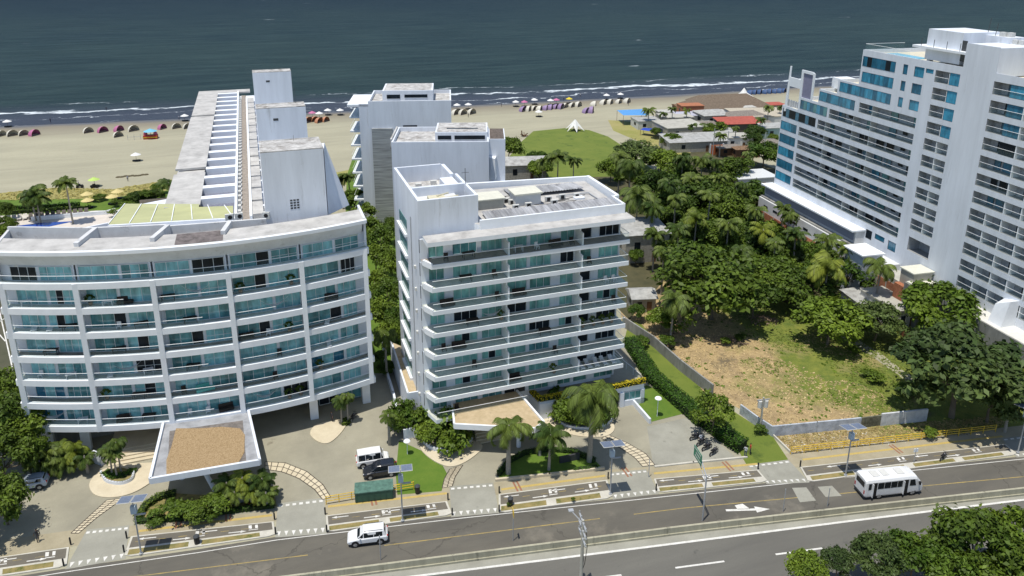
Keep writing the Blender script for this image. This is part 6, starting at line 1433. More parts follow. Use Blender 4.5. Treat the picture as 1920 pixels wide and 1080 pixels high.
# ================================================================ houses, sheds and huts
def house(px, w_, d_, h, ang, roof, wallm, roofm, label, name='house', z0=0, rh=1.0, cat='house', door=True, grp=None):
    c = G(*px); t_ = thing(name, label, cat, (c.x, c.y, z0), math.radians(ang), grp); wm = M[wallm] if isinstance(wallm, str) else wallm; rm = M[roofm] if isinstance(roofm, str) else roofm
    mb = MB(); mb.box(-w_/2, 0, 0, w_/2, d_, h); mb.build('wall', wm, t_, False)
    mb = MB(); o = .35
    if roof == 'flat': mb.box(-w_/2-.15, -.15, h, w_/2+.15, d_+.15, h+.25)
    elif roof == 'shed': mb.add([(-w_/2-o, -o, h+.1), (w_/2+o, -o, h+.1), (w_/2+o, d_+o, h+rh), (-w_/2-o, d_+o, h+rh), (-w_/2-o, -o, h-.02), (w_/2+o, -o, h-.02), (w_/2+o, d_+o, h+rh-.12), (-w_/2-o, d_+o, h+rh-.12)], [(0, 1, 2, 3), (7, 6, 5, 4), (0, 4, 5, 1), (1, 5, 6, 2), (2, 6, 7, 3), (3, 7, 4, 0)])
    elif roof == 'gable': mb.add([(-w_/2-o, -o, h), (w_/2+o, -o, h), (w_/2+o, d_/2, h+rh), (-w_/2-o, d_/2, h+rh), (w_/2+o, d_+o, h), (-w_/2-o, d_+o, h), (-w_/2-o, -o, h-.12), (w_/2+o, -o, h-.12), (w_/2+o, d_+o, h-.12), (-w_/2-o, d_+o, h-.12)], [(0, 1, 2, 3), (3, 2, 4, 5), (0, 6, 7, 1), (5, 4, 8, 9), (0, 3, 5, 9, 6), (1, 7, 8, 4, 2), (6, 9, 8, 7)])
    elif roof == 'hip': mb.add([(-w_/2-o, -o, h), (w_/2+o, -o, h), (w_/2+o, d_+o, h), (-w_/2-o, d_+o, h), (-w_/4, d_/2, h+rh), (w_/4, d_/2, h+rh)], [(0, 1, 5, 4), (1, 2, 5), (2, 3, 4, 5), (3, 0, 4), (3, 2, 1, 0)])
    mb.build('roof', rm, t_, False)
    if door:
        k = MB(); k.box(-w_*.3, -.03, h*.35, -w_*.3+min(1.3, w_*.2), -.004, h*.75); k.build('window', M['dark'], t_, False); k = MB(); k.box(w_*.12, -.03, 0, w_*.12+.9, -.004, min(2.1, h*.85)); k.build('door', M['wood'], t_, False)
        k = MB(); k.box(-w_/2-.03, d_*.3, h*.4, -w_/2-.004, d_*.55, h*.75); k.build('window', M['dark'], t_, False)
    return t_
palegrey = flat('pale_block_wall', (.40, .38, .33), .9, var=.25, dirt=((.22, .20, .17), .58)); whitewash = flat('whitewashed_wall', (.62, .62, .60), .85, var=.15, dirt=((.4, .38, .34), .6))
c = G(1213, 488)
house((1212, 492), 9.5, 8, 6.2, -8, 'shed', palegrey, 'tin', 'two storey grey block house with metal roof right of the straight building', 'house', rh=.9)
house((1207, 586), 4.2, 4.2, 2.8, -14, 'gable', palegrey, 'tin', 'small grey gabled hut at the left end of the vacant lot', 'hut', rh=.9)
house((985, 338), 12, 9, 4.5, -12, 'gable', palegrey, 'tin', 'grey gabled shed behind the roof of the straight building', 'shed', rh=1.4)
house((1698, 618), 4.6, 9.0, 3.6, -4, 'flat', whitewash, 'concrete', 'small flat roofed house between the round trees and the hotel yard', 'house')
house((1632, 590), 5, 5, 2.4, -4, 'shed', whitewash, 'tin', 'low shack with pinkish patched roof left of the small flat roofed house', 'shack', rh=.5)
lowwall([(1680, 618), (1703, 640)], .25, 1.3, 'low orange brick wall below the small flat roofed house', 'brick', name='brick_wall')
house((1478, 470), 4, 8, 3, 8, 'shed', whitewash, 'redroof', 'low house with faded red roof inside the grove', 'house', rh=.6)
house((1512, 492), 4.5, 3, 3, -5, 'flat', whitewash, 'white2', 'small white kiosk beside the red roofed grove house', 'kiosk')
house((1420, 356), 12, 8, 3.2, -6, 'flat', whitewash, flat('pale_screed', (.62, .64, .64)), 'pale flat roofed outbuilding left of the hotel podium', 'outbuilding')
V_ = [
 ((1218, 243), 9, 8, 3.0, 'flat', whitewash, 'tin', 'pale low house behind the blue awning at the left of the village', 0),
 ((1288, 262), 15, 13, 4.2, 'flat', palegrey, 'concrete', 'large grey walled courtyard house in the village front', 0),
 ((1310, 285), 20, 10, 3.4, 'shed', palegrey, 'tin', 'long grey shed at the village front left of the orange shutter', .7),
 ((1272, 237), 12, 8, 3.2, 'flat', palegrey, 'concrete', 'unfinished concrete house behind the courtyard house', 0),
 ((1298, 221), 9, 6, 4.6, 'flat', M['brick'], 'brick', 'orange brick upper house in the middle of the village', 0),
 ((1315, 232), 18, 6, 3.2, 'shed', whitewash, flat('lilac_tin', (.44, .44, .52)), 'long low house with a lilac metal roof', .4),
 ((1345, 237), 11, 10, 4.2, 'hip', palegrey, 'tin', 'pale pyramid roofed house in the village centre', 1.4),
 ((1390, 252), 15, 8, 3.8, 'shed', flat('dark_open_front', (.10, .09, .08)), 'redroof', 'red roofed house with a dark open front', 1.0),
 ((1405, 240), 15, 9, 4.2, 'hip', palegrey, flat('brown_tin', (.25, .22, .19), .8, var=.3), 'brown hip roofed house behind the red roofed house', 1.6),
 ((1445, 240), 24, 16, 4.2, 'flat', whitewash, flat('tan_flat_roof', (.48, .43, .34), .9, var=.2), 'wide tan flat roofed hall beside the hotel', 0),
 ((1385, 279), 10, 7, 3.6, 'flat', whitewash, 'concrete', 'whitewashed box house below the red roofed house', 0),
 ((1456, 262), 9, 6, 4.2, 'shed', flat('pale_turquoise', (.35, .48, .46)), 'tin', 'house with a pale turquoise front next to the hotel', .5),
 ((1330, 205), 14, 9, 2.6, 'hip', M['wood'], 'thatch', 'grey thatched hut at the back of the village', 2.6),
 ((1385, 275), 6, 5, 2.4, 'flat', whitewash, 'white2', 'small white annex before the whitewashed box house', 0),
 ((1440, 212), 16, 6, 3, 'flat', palegrey, 'redroof', 'low pinkish roofed row behind the tan hall', 0),
 ((1361, 262), 8, 5, 2.6, 'shed', palegrey, 'tin', 'tin lean to at the left of the red roofed house', .4),
]
brs = [flat('rusty_tin', (.24, .15, .09), .85, var=.4), M['tin'], flat('brown_tin', (.25, .22, .19), .8, var=.3), M['thatch'], flat('pale_tin', (.52, .51, .47), .7, var=.3)]
rv = random.Random(17); SH_ = [(1252, 226), (1262, 248), (1283, 212), (1318, 246), (1335, 252), (1372, 240), (1392, 228), (1418, 232), (1436, 252), (1405, 215), (1350, 222), (1368, 292), (1402, 296), (1446, 281), (1322, 214), (1466, 222)]
SH_.sort()
for i, p in enumerate(SH_): V_.append((p, rv.uniform(4, 8), rv.uniform(3.5, 6), rv.uniform(2.2, 3.0), rv.choice(['shed', 'gable', 'flat', 'hip']), rv.choice([palegrey, whitewash, M['wood']]), rv.choice(brs), 'small village shack, %s' % rank(i, len(SH_)), rv.uniform(.3, 1)))
for px, w_, d_, h, rf, wm, rm, lb, rh in V_: house(px, w_, d_, h, -10+random.uniform(-5, 5), rf, wm, rm, lb, 'village_house', rh=rh, grp='village houses')
house((1378, 216), 34, 16, 2.6, -8, 'hip', 'wood', 'thatch', 'wide brown palm thatched restaurant roof at the back of the village', 'thatched_restaurant', rh=4.6)
house((1342, 208), 16, 10, 2.6, -8, 'hip', 'wood', 'thatch', 'smaller thatched roof left of the wide thatched restaurant', 'thatched_hut', rh=3)
mb = MB(); c = G(1343, 290); t_ = thing('shutter_gate', 'orange roller shutter gate in the village front wall', 'gate', (c.x, c.y, 0), -.15); mb.box(-2, 0, 0, 2, .2, 3.2); mb.build('shutter', flat('orange_shutter', (.55, .16, .06)), t_, False); mb = MB(); mb.box(-2.4, -.05, 0, -2, .25, 3.6); mb.box(2, -.05, 0, 2.4, .25, 3.6); mb.build('gate_post', M['offwhite'], t_, False)
for px, h, lb in (((1336, 292), 9, 'white lamp post beside the orange shutter gate'), ((1431, 300), 9, 'slim grey pole in front of the hotel corner trees'), ((1363, 285), 7, 'grey post between the shutter gate and the whitewashed house')):
    simple_post(px, h, lb, 'pole', 'village_pole', r=.12)
# awnings
def awning(px, w_, d_, h, col, label, ang=-.2):
    c = G(*px); t_ = thing('awning', label, 'awning', (c.x, c.y, 0), ang); mb = MB(); mb.add([(-w_/2, 0, h), (w_/2, 0, h-.3), (w_/2, d_, h+.3), (-w_/2, d_, h+.1), (0, d_/2, h+.8)], [(0, 1, 4), (1, 2, 4), (2, 3, 4), (3, 0, 4)]); mb.build('canopy', flat('cloth_%d_%d_%d' % tuple(int(x*100) for x in col), col), t_, False)
    for x in (-w_/2+.1, w_/2-.1):
        for y in (.1, d_-.1): mb = MB(); mb.tube((x, y, 0), (x, y, h-.1), .07, 5); mb.build('pole', M['wood'], t_, False)
awning((1192, 235), 10, 9, 4, (.10, .30, .62), 'bright blue square awning at the left of the village')
awning((1232, 258), 13, 3.2, 2.0, (.02, .06, .40), 'deep blue long low awning below the bright blue awning', -.9)
# ================================================================ beach
def dome(col, dark=False):
    r = thing('beach_tent', '', 'beach tent'); n = 9; m_ = 6; vs = []; fs = []
    for j in range(n+1):
        y = 0+2.6*j/n; rr = 1.75*math.sqrt(max(0.02, 1-(j/n)**2.2))
        for i in range(m_*2+1):
            a = math.pi*i/(m_*2); vs.append((-rr*math.cos(a), y, rr*math.sin(a)*1.15))
    k = m_*2+1
    for j in range(n):
        for i in range(m_*2): fs.append((j*k+i, j*k+i+1, (j+1)*k+i+1, (j+1)*k+i))
    mb = MB(); mb.add(vs, fs); mb.build('cover', flat('tent_%d_%d_%d' % tuple(int(x*100) for x in col), col), r, False)
    mb = MB(); mb.path([(-1.75*math.cos(math.pi*i/8), 0, 1.75*math.sin(math.pi*i/8)*1.15) for i in range(9)], .05, 4); mb.build('hoop', M['wood'], r, False)
    mb = MB(); mb.box(-1.2, .5, 0, 1.2, 1.6, .4); mb.build('bench', flat('tent_seat_brown', (.22, .18, .15)), r, False)
    return r
TC = {'white': (.64, .62, .54), 'pink': (.46, .16, .30), 'blue': (.05, .10, .22), 'orange': (.50, .24, .14), 'lilac': (.30, .22, .38), 'navy': (.07, .07, .16)}
D0 = {}
def tents(lst, colname, where, grp, sc_=1.):
    lst = sorted(lst)
    for i, (x, y) in enumerate(lst):
        c = G(x, y+3)
        if colname not in D0: D0[colname] = dome(TC[colname]); o = D0[colname]; o.location = c; o.scale = (sc_,)*3
        else: o = dup(D0[colname], c, 0, sc_)
        o.rotation_euler = (0, 0, .75+random.uniform(-.3, .3)); o.scale = (sc_*random.uniform(.95, 1.1),)*3; o['label'] = '%s domed beach tent, %s, %s' % (colname, rank(i, len(lst)) if len(lst) > 1 else 'the only one', where); o['group'] = grp
tents([(5, 252), (25, 252), (46, 251)], 'white', 'at the far left of the beach', 'tents at the far left')
tents([(68, 251)], 'pink', 'at the far left of the beach', 'tents at the far left')
tents([(167, 246), (223, 254), (252, 243), (332, 238), (353, 238)], 'white', 'left of the long wing', 'tents left of the wing')
tents([(195, 245), (226, 243), (307, 239)], 'pink', 'left of the long wing', 'tents left of the wing')
tents([(580, 227), (592, 225), (601, 227), (613, 225)], 'orange', 'between the long wing and the rear block', 'orange tents')
tents([(857, 212), (870, 212), (887, 211)], 'white', 'just right of the rear block', 'tents right of the rear block')
tents([(994, 205), (1004, 204), (1015, 204)], 'white', 'at the left of the long tent row', 'long tent row')
tents([(984, 206), (1026, 203), (1035, 202), (1045, 201), (1055, 201)], 'lilac', 'in the long tent row', 'long tent row')
tents([(1062, 199), (1075, 198), (1087, 197)], 'white', 'at the right end of the long tent row', 'long tent row')
tents([(1103, 209), (1112, 208)], 'lilac', 'alone before the tent rows', 'paired lilac tents', 1.15)
tents([(1117, 195), (1135, 193), (1147, 192), (1163, 191), (1179, 190)], 'white', 'in the spaced row towards the village', 'spaced white tents')
tents([(1409, 174), (1418, 173.5), (1427, 173), (1437, 172.5), (1446, 172), (1455, 171.5), (1464, 171), (1472, 170.5)], 'blue', 'in the row left of the hotel', 'blue tent row')
def umb(col):
    r = thing('beach_umbrella', '', 'beach umbrella'); mb = MB(); mb.cone((0, 0), 1.5, 2.0, 2.75, 12, .05); mb.build('canopy', flat('umb_%d_%d_%d' % tuple(int(x*100) for x in col), col), r, False); mb = MB(); mb.tube((0, 0, 0), (0, 0, 2.8), .05, 5); mb.build('pole', M['wood'], r, False)
    mb = MB(); mb.box(-1.1, -.4, 0, 1.1, .5, .4); mb.build('base_table', M['black'], r, False); return r
UC = {'white': (.72, .72, .70), 'pink': (.50, .16, .30), 'yellow': (.62, .50, .04), 'pale green': (.45, .62, .15), 'sky blue': (.20, .50, .68), 'straw': (.60, .50, .22)}
U0 = {}
def umbrella(px, col, label, s=1.):
    c = G(*px)
    if col not in U0: U0[col] = umb(UC[col]); o = U0[col]; o.location = c
    else: o = dup(U0[col], c)
    o.scale = (s,)*3; o['label'] = label; o['group'] = 'beach umbrellas'
for px, col, lb in [((15, 238), 'white', 'white beach umbrella at the far left above the tents'), ((347, 227), 'white', 'white beach umbrella left of the long wing near the water'), ((256, 302), 'white', 'lone white umbrella out on the bare sand'), ((178, 350), 'pale green', 'pale green umbrella beyond the beach palms'),
    ((599, 222), 'white', 'white umbrella among the orange tents'), ((615, 216), 'white', 'white umbrella at the waterside right of the orange tents'), ((638, 216), 'white', 'white umbrella beside the rear block'), ((586, 221), 'pink', 'pink umbrella left among the orange tents'),
    ((857, 206), 'white', 'left white umbrella above the three white tents'), ((878, 205), 'white', 'right white umbrella above the three white tents'), ((967, 200), 'white', 'white umbrella left of the long tent row'), ((983, 200), 'pink', 'pink umbrella at the left of the long tent row'), ((1002, 196), 'white', 'thin white umbrella above the long tent row'), ((1032, 197), 'white', 'white umbrella above the middle of the long tent row'), ((1043, 196), 'pink', 'pinkish umbrella above the right of the long tent row'), ((1067, 194), 'yellow', 'yellow umbrella above the right end of the long tent row'), ((1137, 187), 'white', 'left of the two white umbrellas behind the spaced tents'), ((1163, 185), 'white', 'right of the two white umbrellas behind the spaced tents'), ((1010, 219), 'white', 'small white umbrella on the sand before the long tent row')]: umbrella(px, col, lb)
for px, lb in (((165, 378), 'straw parasol behind, at the beach garden seats'), ((166, 390), 'straw parasol in front, at the beach garden seats'), ((222, 373), 'straw parasol by the garden path'), ((212, 383), 'small straw parasol before the garden path parasol')): umbrella(px, 'straw', lb, 1.0)
# food cart
c = G(283, 260); t_ = thing('beach_stall', 'red and yellow beach stall with a sky blue umbrella among the tents', 'stall', c, -.1)
mb = MB(); mb.box(-2.2, -1, 0, 2.2, 1.2, 1.3); mb.build('counter', flat('stall_red', (.40, .05, .03)), t_, False); mb = MB(); mb.box(-2.3, -1.05, .5, 2.3, -1.001, .8); mb.build('stripe', flat('stall_yellow', (.65, .45, .04)), t_, False)
mb = MB(); mb.cone((0, .3), 2.2, 2.6, 3.5, 12, .05); mb.build('umbrella', flat('umb_blue', (.18, .48, .66)), t_, False); mb = MB(); mb.tube((0, .3, 1), (0, .3, 3), .06, 5); mb.build('pole', M['wood'], t_, False)
for x in (-1.6, 1.6): mb = MB(); mb.sphere((x, .2, 1.7), .7, 8, 6); mb.build('balloon', flat('stall_pinkish', (.5, .12, .2)), t_, False)
c = G(252, 262); t_ = thing('metal_frame', 'bare grey metal frame standing on the sand beside the beach stall', 'frame', c); mb = MB()
for x in (-2, 0, 2): mb.tube((x, 0, 0), (x, 0, 1.8), .07, 4)
mb.tube((-2, 0, 1.0), (2, 0, 1.0), .06, 4); mb.build('frame', M['galv'], t_, False)
def star(px, s, label):
    c = G(*px); t_ = thing('star_tent', label, 'tent', c, .3); mb = MB(); n = 6; vs = [(0, 0, 4.6*s)]; 
    for i in range(n*2):
        a = math.pi*i/n; r = (4.0 if i % 2 == 0 else 1.7)*s; vs.append((r*math.cos(a), r*math.sin(a), (.1 if i % 2 == 0 else 2.2)*s))
    mb.add(vs, [(0, 1+i, 1+(i+1) % (2*n)) for i in range(2*n)]); mb.build('canopy', flat('tent_white_cloth', (.75, .75, .72)), t_, False); mb = MB(); mb.tube((0, 0, 0), (0, 0, 4.6*s), .1, 5); mb.build('pole', M['wood'], t_, False)
star((1078, 245), .95, 'white pointed star tent at the top of the green field'); 
c = G(1393, 192); t_ = thing('gazebo', 'white pointed gazebo on the beach left of the blue tent row', 'gazebo', c, .2); mb = MB(); mb.cone((0, 0), 4.2, 2.8, 4.2, 8, 1.6); mb.cone((0, 0), 1.6, 4.2, 6.4, 8, .1); mb.build('canopy', flat('tent_white_cloth', (.75, .75, .72)), t_, False)
for i in range(4): mb = MB(); a = i*math.pi/2+.4; mb.tube((2.6*math.cos(a), 2.6*math.sin(a), 0), (2.6*math.cos(a), 2.6*math.sin(a), 2.9), .15, 6); mb.build('post', M['wood'], t_, False)
c = G(983, 256); t_ = thing('driftwood_pile', 'brown driftwood and chair heap on the sand left of the green field', 'driftwood', c); mb = MB()
for i in range(9): a = i*.7; mb.tube((0, 0, .2), (1.4*math.cos(a), 1.1*math.sin(a), .3+.5*(i % 3)), .14, 5)
mb.tube((-.8, 0, .3), (-1.0, .1, 2.2), .2, 5); mb.build('wood', M['wood'], t_, False)
c = G(1242, 219); 
for px, lb in (((248, 330), 'dark seaweed streak on the sand before the long wing'),): c = G(*px); mb = MB(); [mb.sphere((c.x+i*.9, c.y+random.uniform(-.3, .3), .0), .8, 7, 4, sz=.35) for i in range(-4, 5)]; tag(mb.build('seaweed_heap', flat('seaweed', (.10, .085, .05), 1)), lb, 'seaweed')
for px, lb in (((150, 352), 'dark quad bike left beyond the beach palms'), ((178, 352), 'dark quad bike right beyond the beach palms')):
    c = G(*px); t_ = thing('quad_bike', lb, 'quad bike', c); mb = MB(); mb.box(-.8, -.4, .4, .8, .4, .8); mb.box(-.5, -.25, .8, .2, .25, 1.1); mb.build('body', M['black'], t_, False)
    for x in (-.6, .6):
        for y in (-.45, .45): mb = MB(); mb.tube((x, y-.12, .3), (x, y+.12, .3), .3, 10); mb.build('wheel', TY, t_, False)
# rubble heaps in the lot
for px, s, lb in (((1428, 603), 1.0, 'heap of dry branches and rubble right of the huge mango tree'), ((1375, 640), .8, 'grey rubble heap in the middle of the dry lot')):
    c = G(*px); r = random.Random(int(px[0])); mb = MB()
    for i in range(90):
        a = r.uniform(0, 6.28); d = r.uniform(0, 2.4)*s; z = max(.05, .8*s*(1-d/2.6/s)); p = Vector((c.x+d*math.cos(a)*1.2, c.y+d*math.sin(a), z)); q = p+Vector((r.uniform(-.7, .7), r.uniform(-.7, .7), r.uniform(-.3, .3)))*s; mb.tube(p, q, r.uniform(.03, .1), 4)
    tag(mb.build('rubble_heap', flat('dry_brush', (.30, .22, .15), 1, var=.5)), lb, 'rubble')
# sunbeds on the pool deck
def lounger(col):
    r = thing('sunbed', '', 'sunbed'); mb = MB(); mb.box(-.35, -.9, .3, .35, .5, .42); mb.add([(-.35, .5, .32), (.35, .5, .32), (.35, 1.0, .75), (-.35, 1.0, .75), (-.35, .5, .42), (.35, .5, .42), (.35, .95, .83), (-.35, .95, .83)], [(0, 1, 2, 3), (4, 5, 6, 7), (0, 1, 5, 4), (2, 3, 7, 6)]); mb.build('cushion', flat('lounger_%d' % int(col[0]*100), col), r, False)
    for x in (-.3, .3):
        for y in (-.8, .45): mb = MB(); mb.box(x-.03, y-.03, 0, x+.03, y+.03, .3); mb.build('leg', M['wood'], r, False)
    return r
la = lounger((.09, .075, .06)); lb_ = lounger((.60, .56, .50))
n = 15
for i in range(n):
    u = i/(n-1); c = G(16+u*146, 413-u*14, .1); src = lb_ if i in (0, 1, 2, 3) else la
    o = dup(src, (c.x, c.y, .02), .15, 1.25); o['label'] = 'sunbed on the pool deck, %s' % rank(i, n); o['group'] = 'pool deck sunbeds'
for i in range(7):
    u = i/6; c = G(266+u*44, 384-u*4, .1)
    o = dup(la, (c.x, c.y, .02), .15, 1.25); o['label'] = 'dark sunbed above the green canopy, %s' % rank(i, 7); o['group'] = 'sunbeds above the green canopy'
for o in (la, lb_):
    for ch in list(o.children): bpy.data.objects.remove(ch)
    bpy.data.objects.remove(o)
sheet('pool_water', [(30, 424), (75, 418), (140, 415), (60, 432), (20, 436)], .05, flat('deep_blue_pool', (.01, .05, .30), .1, spec=.6))
lowwall([(60, 414), (200, 402), (216, 398)], .3, 1.0, 'white low wall between the sunbeds and the roof terrace', 'white2')
def inpoly(P, x, y):
    c = False; j = len(P)-1
    for i in range(len(P)):
        if (P[i][1] > y) != (P[j][1] > y) and x < (P[j][0]-P[i][0])*(y-P[i][1])/(P[j][1]-P[i][1])+P[i][0]: c = not c
        j = i
    return c
def tufts(name, poly, n, m_, h, seed, gate=None):
    P = [G(*p)[:2] for p in poly]; r = random.Random(seed); xs = [p[0] for p in P]; ys = [p[1] for p in P]; mb = MB(); k = 0
    from mathutils import noise as mn
    while k < n:
        x = r.uniform(min(xs), max(xs)); y = r.uniform(min(ys), max(ys))
        if not inpoly(P, x, y): continue
        k += 1
        if gate and not gate(x, y, mn.noise(Vector((x*.12, y*.12, seed)))): continue
        for q in range(3):
            a = r.uniform(0, 6.28); w_ = h*r.uniform(.3, .7); dx, dy = math.cos(a)*w_, math.sin(a)*w_; lx, ly = -math.sin(a)*h*r.uniform(.4, 1.1), math.cos(a)*h*r.uniform(.4, 1.1); hh = h*r.uniform(.15, .45); X = x+r.uniform(-.25, .25); Y = y+r.uniform(-.25, .25)
            mb.add([(X-dx, Y-dy, .02), (X+dx, Y+dy, .02), (X+dx*.5+lx, Y+dy*.5+ly, hh), (X-dx*.5+lx, Y-dy*.5+ly, hh*.8)], [(0, 1, 2, 3)])
    struct(name, mb, m_, 'stuff')
LOT = [(1190, 605), (1320, 735), (1395, 768), (1450, 810), (1735, 786), (1760, 700), (1640, 600), (1440, 590), (1250, 590)]
tufts('green_grass_tufts', LOT, 6000, leafmat('lot_grass_blades', (.12, .16, .03), (.22, .25, .05), 1.), .24, 1, lambda x, y, n: n+(x-76)*.05 > .05)
tufts('dry_grass_tufts', LOT, 4200, leafmat('dry_straw_blades', (.36, .27, .13), (.56, .43, .23), 1.), .20, 2, lambda x, y, n: n+(x-76)*.05 < .25)
tufts('dark_weed_tufts', LOT, 500, M['leafC'], .36, 3, lambda x, y, n: abs(n) < .16)
tufts('verge_weed_tufts', [(1455, 818), (1490, 850), (1865, 806), (1900, 780), (1735, 792)], 1500, leafmat('verge_straw_blades', (.30, .23, .09), (.45, .38, .18), 1.), .22, 4)
tufts('verge_litter', [(1455, 818), (1490, 850), (1700, 828), (1600, 806)], 160, flat('litter_white', (.6, .6, .58)), .12, 5)
tufts('dune_plant_tufts', [(-100, 384), (0, 362), (100, 352), (210, 355), (330, 335), (330, 352), (200, 372), (0, 377)], 900, leafmat('dune_blades', (.26, .24, .06), (.42, .36, .12), 1.), .45, 8)
# ================================================================ balcony and roof furniture
def mk(name, cat, parts):
    r = thing(name, '', cat)
    for nm, fn, m_ in parts: mb = MB(); fn(mb); mb.build(nm, m_, r, False)
    return r
def leg4(w_, d_, h): return lambda mb: [mb.box(x-.03, y-.03, 0, x+.03, y+.03, h) for x in (-w_, w_) for y in (-d_, d_)]
def legs(w_, d_, h, m_): return [('leg', (lambda x, y: (lambda mb: mb.box(x-.03, y-.03, 0, x+.03, y+.03, h)))(x, y), m_) for x in (-w_, w_) for y in (-d_, d_)]
dk = flat('dark_rattan', (.035, .028, .024)); lt = flat('white_plastic', (.68, .70, .72)); tq_ = flat('turquoise_cloth', (.10, .42, .38))
PR = {'dark table': mk('balcony_table', 'table', [('top', lambda m_: m_.box(-.8, -.4, .7, .8, .4, .76), dk)]+legs(.7, .3, .7, dk)),
      'white table': mk('balcony_table', 'table', [('top', lambda m_: m_.box(-.6, -.35, .7, .6, .35, .75), lt)]+legs(.5, .3, .7, lt)),
      'dark sofa': mk('balcony_sofa', 'sofa', [('seat', lambda m_: m_.box(-.9, -.35, .15, .9, .35, .42), dk), ('backrest', lambda m_: m_.box(-.9, .35, .15, .9, .5, .85), dk)]),
      'turquoise sofa': mk('balcony_sofa', 'sofa', [('seat', lambda m_: m_.box(-1.1, -.4, .15, 1.1, .35, .5), tq_), ('backrest', lambda m_: m_.box(-1.1, .35, .15, 1.1, .5, .9), tq_)]),
      'white chair': mk('balcony_chair', 'chair', [('seat', lambda m_: m_.box(-.25, -.25, .4, .25, .25, .45), lt), ('backrest', lambda m_: m_.box(-.25, .22, .45, .25, .27, .9), lt)]+legs(.22, .22, .4, lt)),
      'dark chair': mk('balcony_chair', 'chair', [('seat', lambda m_: m_.box(-.28, -.28, .35, .28, .28, .45), dk), ('backrest', lambda m_: m_.box(-.28, .25, .45, .28, .3, .95), dk)]+legs(.24, .24, .35, dk)),
      'white sunbed': mk('balcony_sunbed', 'sunbed', [('cushion', lambda m_: m_.box(-.3, -.8, .28, .3, .6, .38), lt), ('headrest', lambda m_: m_.add([(-.3, .6, .38), (.3, .6, .38), (.3, 1.0, .7), (-.3, 1.0, .7)], [(0, 1, 2, 3)]), lt)]+legs(.25, .6, .28, lt))}
def plant_proto():
    r = thing('potted_plant', '', 'plant'); mb = MB(); mb.cone((0, 0), .18, 0, .4, 10, .26); mb.build('pot', flat('clay_pot', (.35, .22, .14)), r, False)
    me, _ = crown_mesh('potted_foliage', mats=M['leafC'], lobes=7, per=50, leaf=.16, seed=31, lobe_r=.4); f = bpy.data.objects.new('foliage', me); COL.objects.link(f); f.parent = r; f.location = (0, 0, .95); f.scale = (.55, .55, .6); return r
PR['green plant'] = plant_proto()
def ham():
    r = thing('hammock', '', 'hammock'); mb = MB(); n = 8
    for i in range(n):
        x0 = -1.3+2.6*i/n; x1 = -1.3+2.6*(i+1)/n; z = lambda x: 1.0+.55*(x/1.3)**2; w_ = lambda x: .32*(1-(x/1.35)**2)+.03
        mb.quad((x0, -w_(x0), z(x0)), (x1, -w_(x1), z(x1)), (x1, w_(x1), z(x1)-.05), (x0, w_(x0), z(x0)-.05))
    mb.build('cloth', lt, r, False); mb = MB(); mb.tube((-1.7, 0, 1.9), (-1.3, 0, 1.55), .015, 4); mb.tube((1.3, 0, 1.55), (1.7, 0, 1.9), .015, 4); mb.build('rope', lt, r, False); return r
PR['white hammock'] = ham()
TIER = ['lowest', 'second', 'third', 'fourth', 'fifth', 'sixth', 'seventh', 'top']
BAY = ['first', 'second', 'third', 'fourth', 'fifth']
used = set(); PROTOS = list(PR.values())
def putf(kind, loc, ang, label, grp):
    src = PR[kind]; o = dup(src, loc, ang); o['label'] = label; o['group'] = grp
CF_ = [(0, 0, .35, 'white hammock'), (0, 0, .8, 'white table'), (0, 2, .25, 'white chair'), (0, 2, .75, 'white table'), (0, 3, .5, 'dark table'), (0, 4, .3, 'white sunbed'), (0, 4, .55, 'white sunbed'), (0, 4, .85, 'dark table'), (0, 5, .25, 'white table'),
 (1, 0, .3, 'dark sofa'), (1, 0, .7, 'dark table'), (1, 1, .08, 'green plant'), (1, 1, .6, 'dark table'), (1, 2, .2, 'white sunbed'), (1, 2, .5, 'white hammock'), (1, 2, .8, 'white table'), (1, 3, .4, 'dark table'), (1, 4, .8, 'dark table'), (1, 5, .07, 'green plant'), (1, 5, .35, 'white table'), (1, 5, .6, 'dark sofa'), (1, 4, .45, 'white chair'),
 (2, 0, .2, 'white chair'), (2, 0, .5, 'white chair'), (2, 0, .8, 'dark sofa'), (2, 1, .5, 'turquoise sofa'), (2, 1, .15, 'dark chair'), (2, 2, .35, 'dark table'), (2, 4, .4, 'dark table'), (2, 5, .1, 'dark table'), (2, 5, .55, 'white hammock'),
 (3, 0, .3, 'white hammock'), (3, 0, .7, 'green plant'), (3, 0, .9, 'green plant'), (3, 3, .1, 'dark sofa'), (3, 3, .8, 'green plant'), (3, 4, .6, 'white hammock'), (3, 5, .9, 'green plant'), (3, 5, .08, 'green plant'), (3, 2, .6, 'dark chair'), (3, 1, .5, 'dark chair'), (4, 1, .12, 'green plant'), (4, 4, .4, 'dark sofa'), (4, 3, .3, 'white sunbed'), (4, 2, .3, 'white sunbed'), (3, 3, .45, 'white chair')]
rng_ = random.Random(3)
for b, k, u, kind in CF_:
    x = CX[b]+.6+(CX[b+1]-CX[b]-1.2)*u; y = yc(x)+rng_.uniform(.8, 1.3); z = Z0+SH*k+.63
    side = 'left side' if u < .35 else 'middle' if u < .66 else 'right side'
    putf(kind, (x, y, z), rng_.uniform(-.2, .2), '%s on the %s tier, %s bay from the left, %s, curved building' % (kind, TIER[k], BAY[b], side), 'balcony furniture of the curved building')
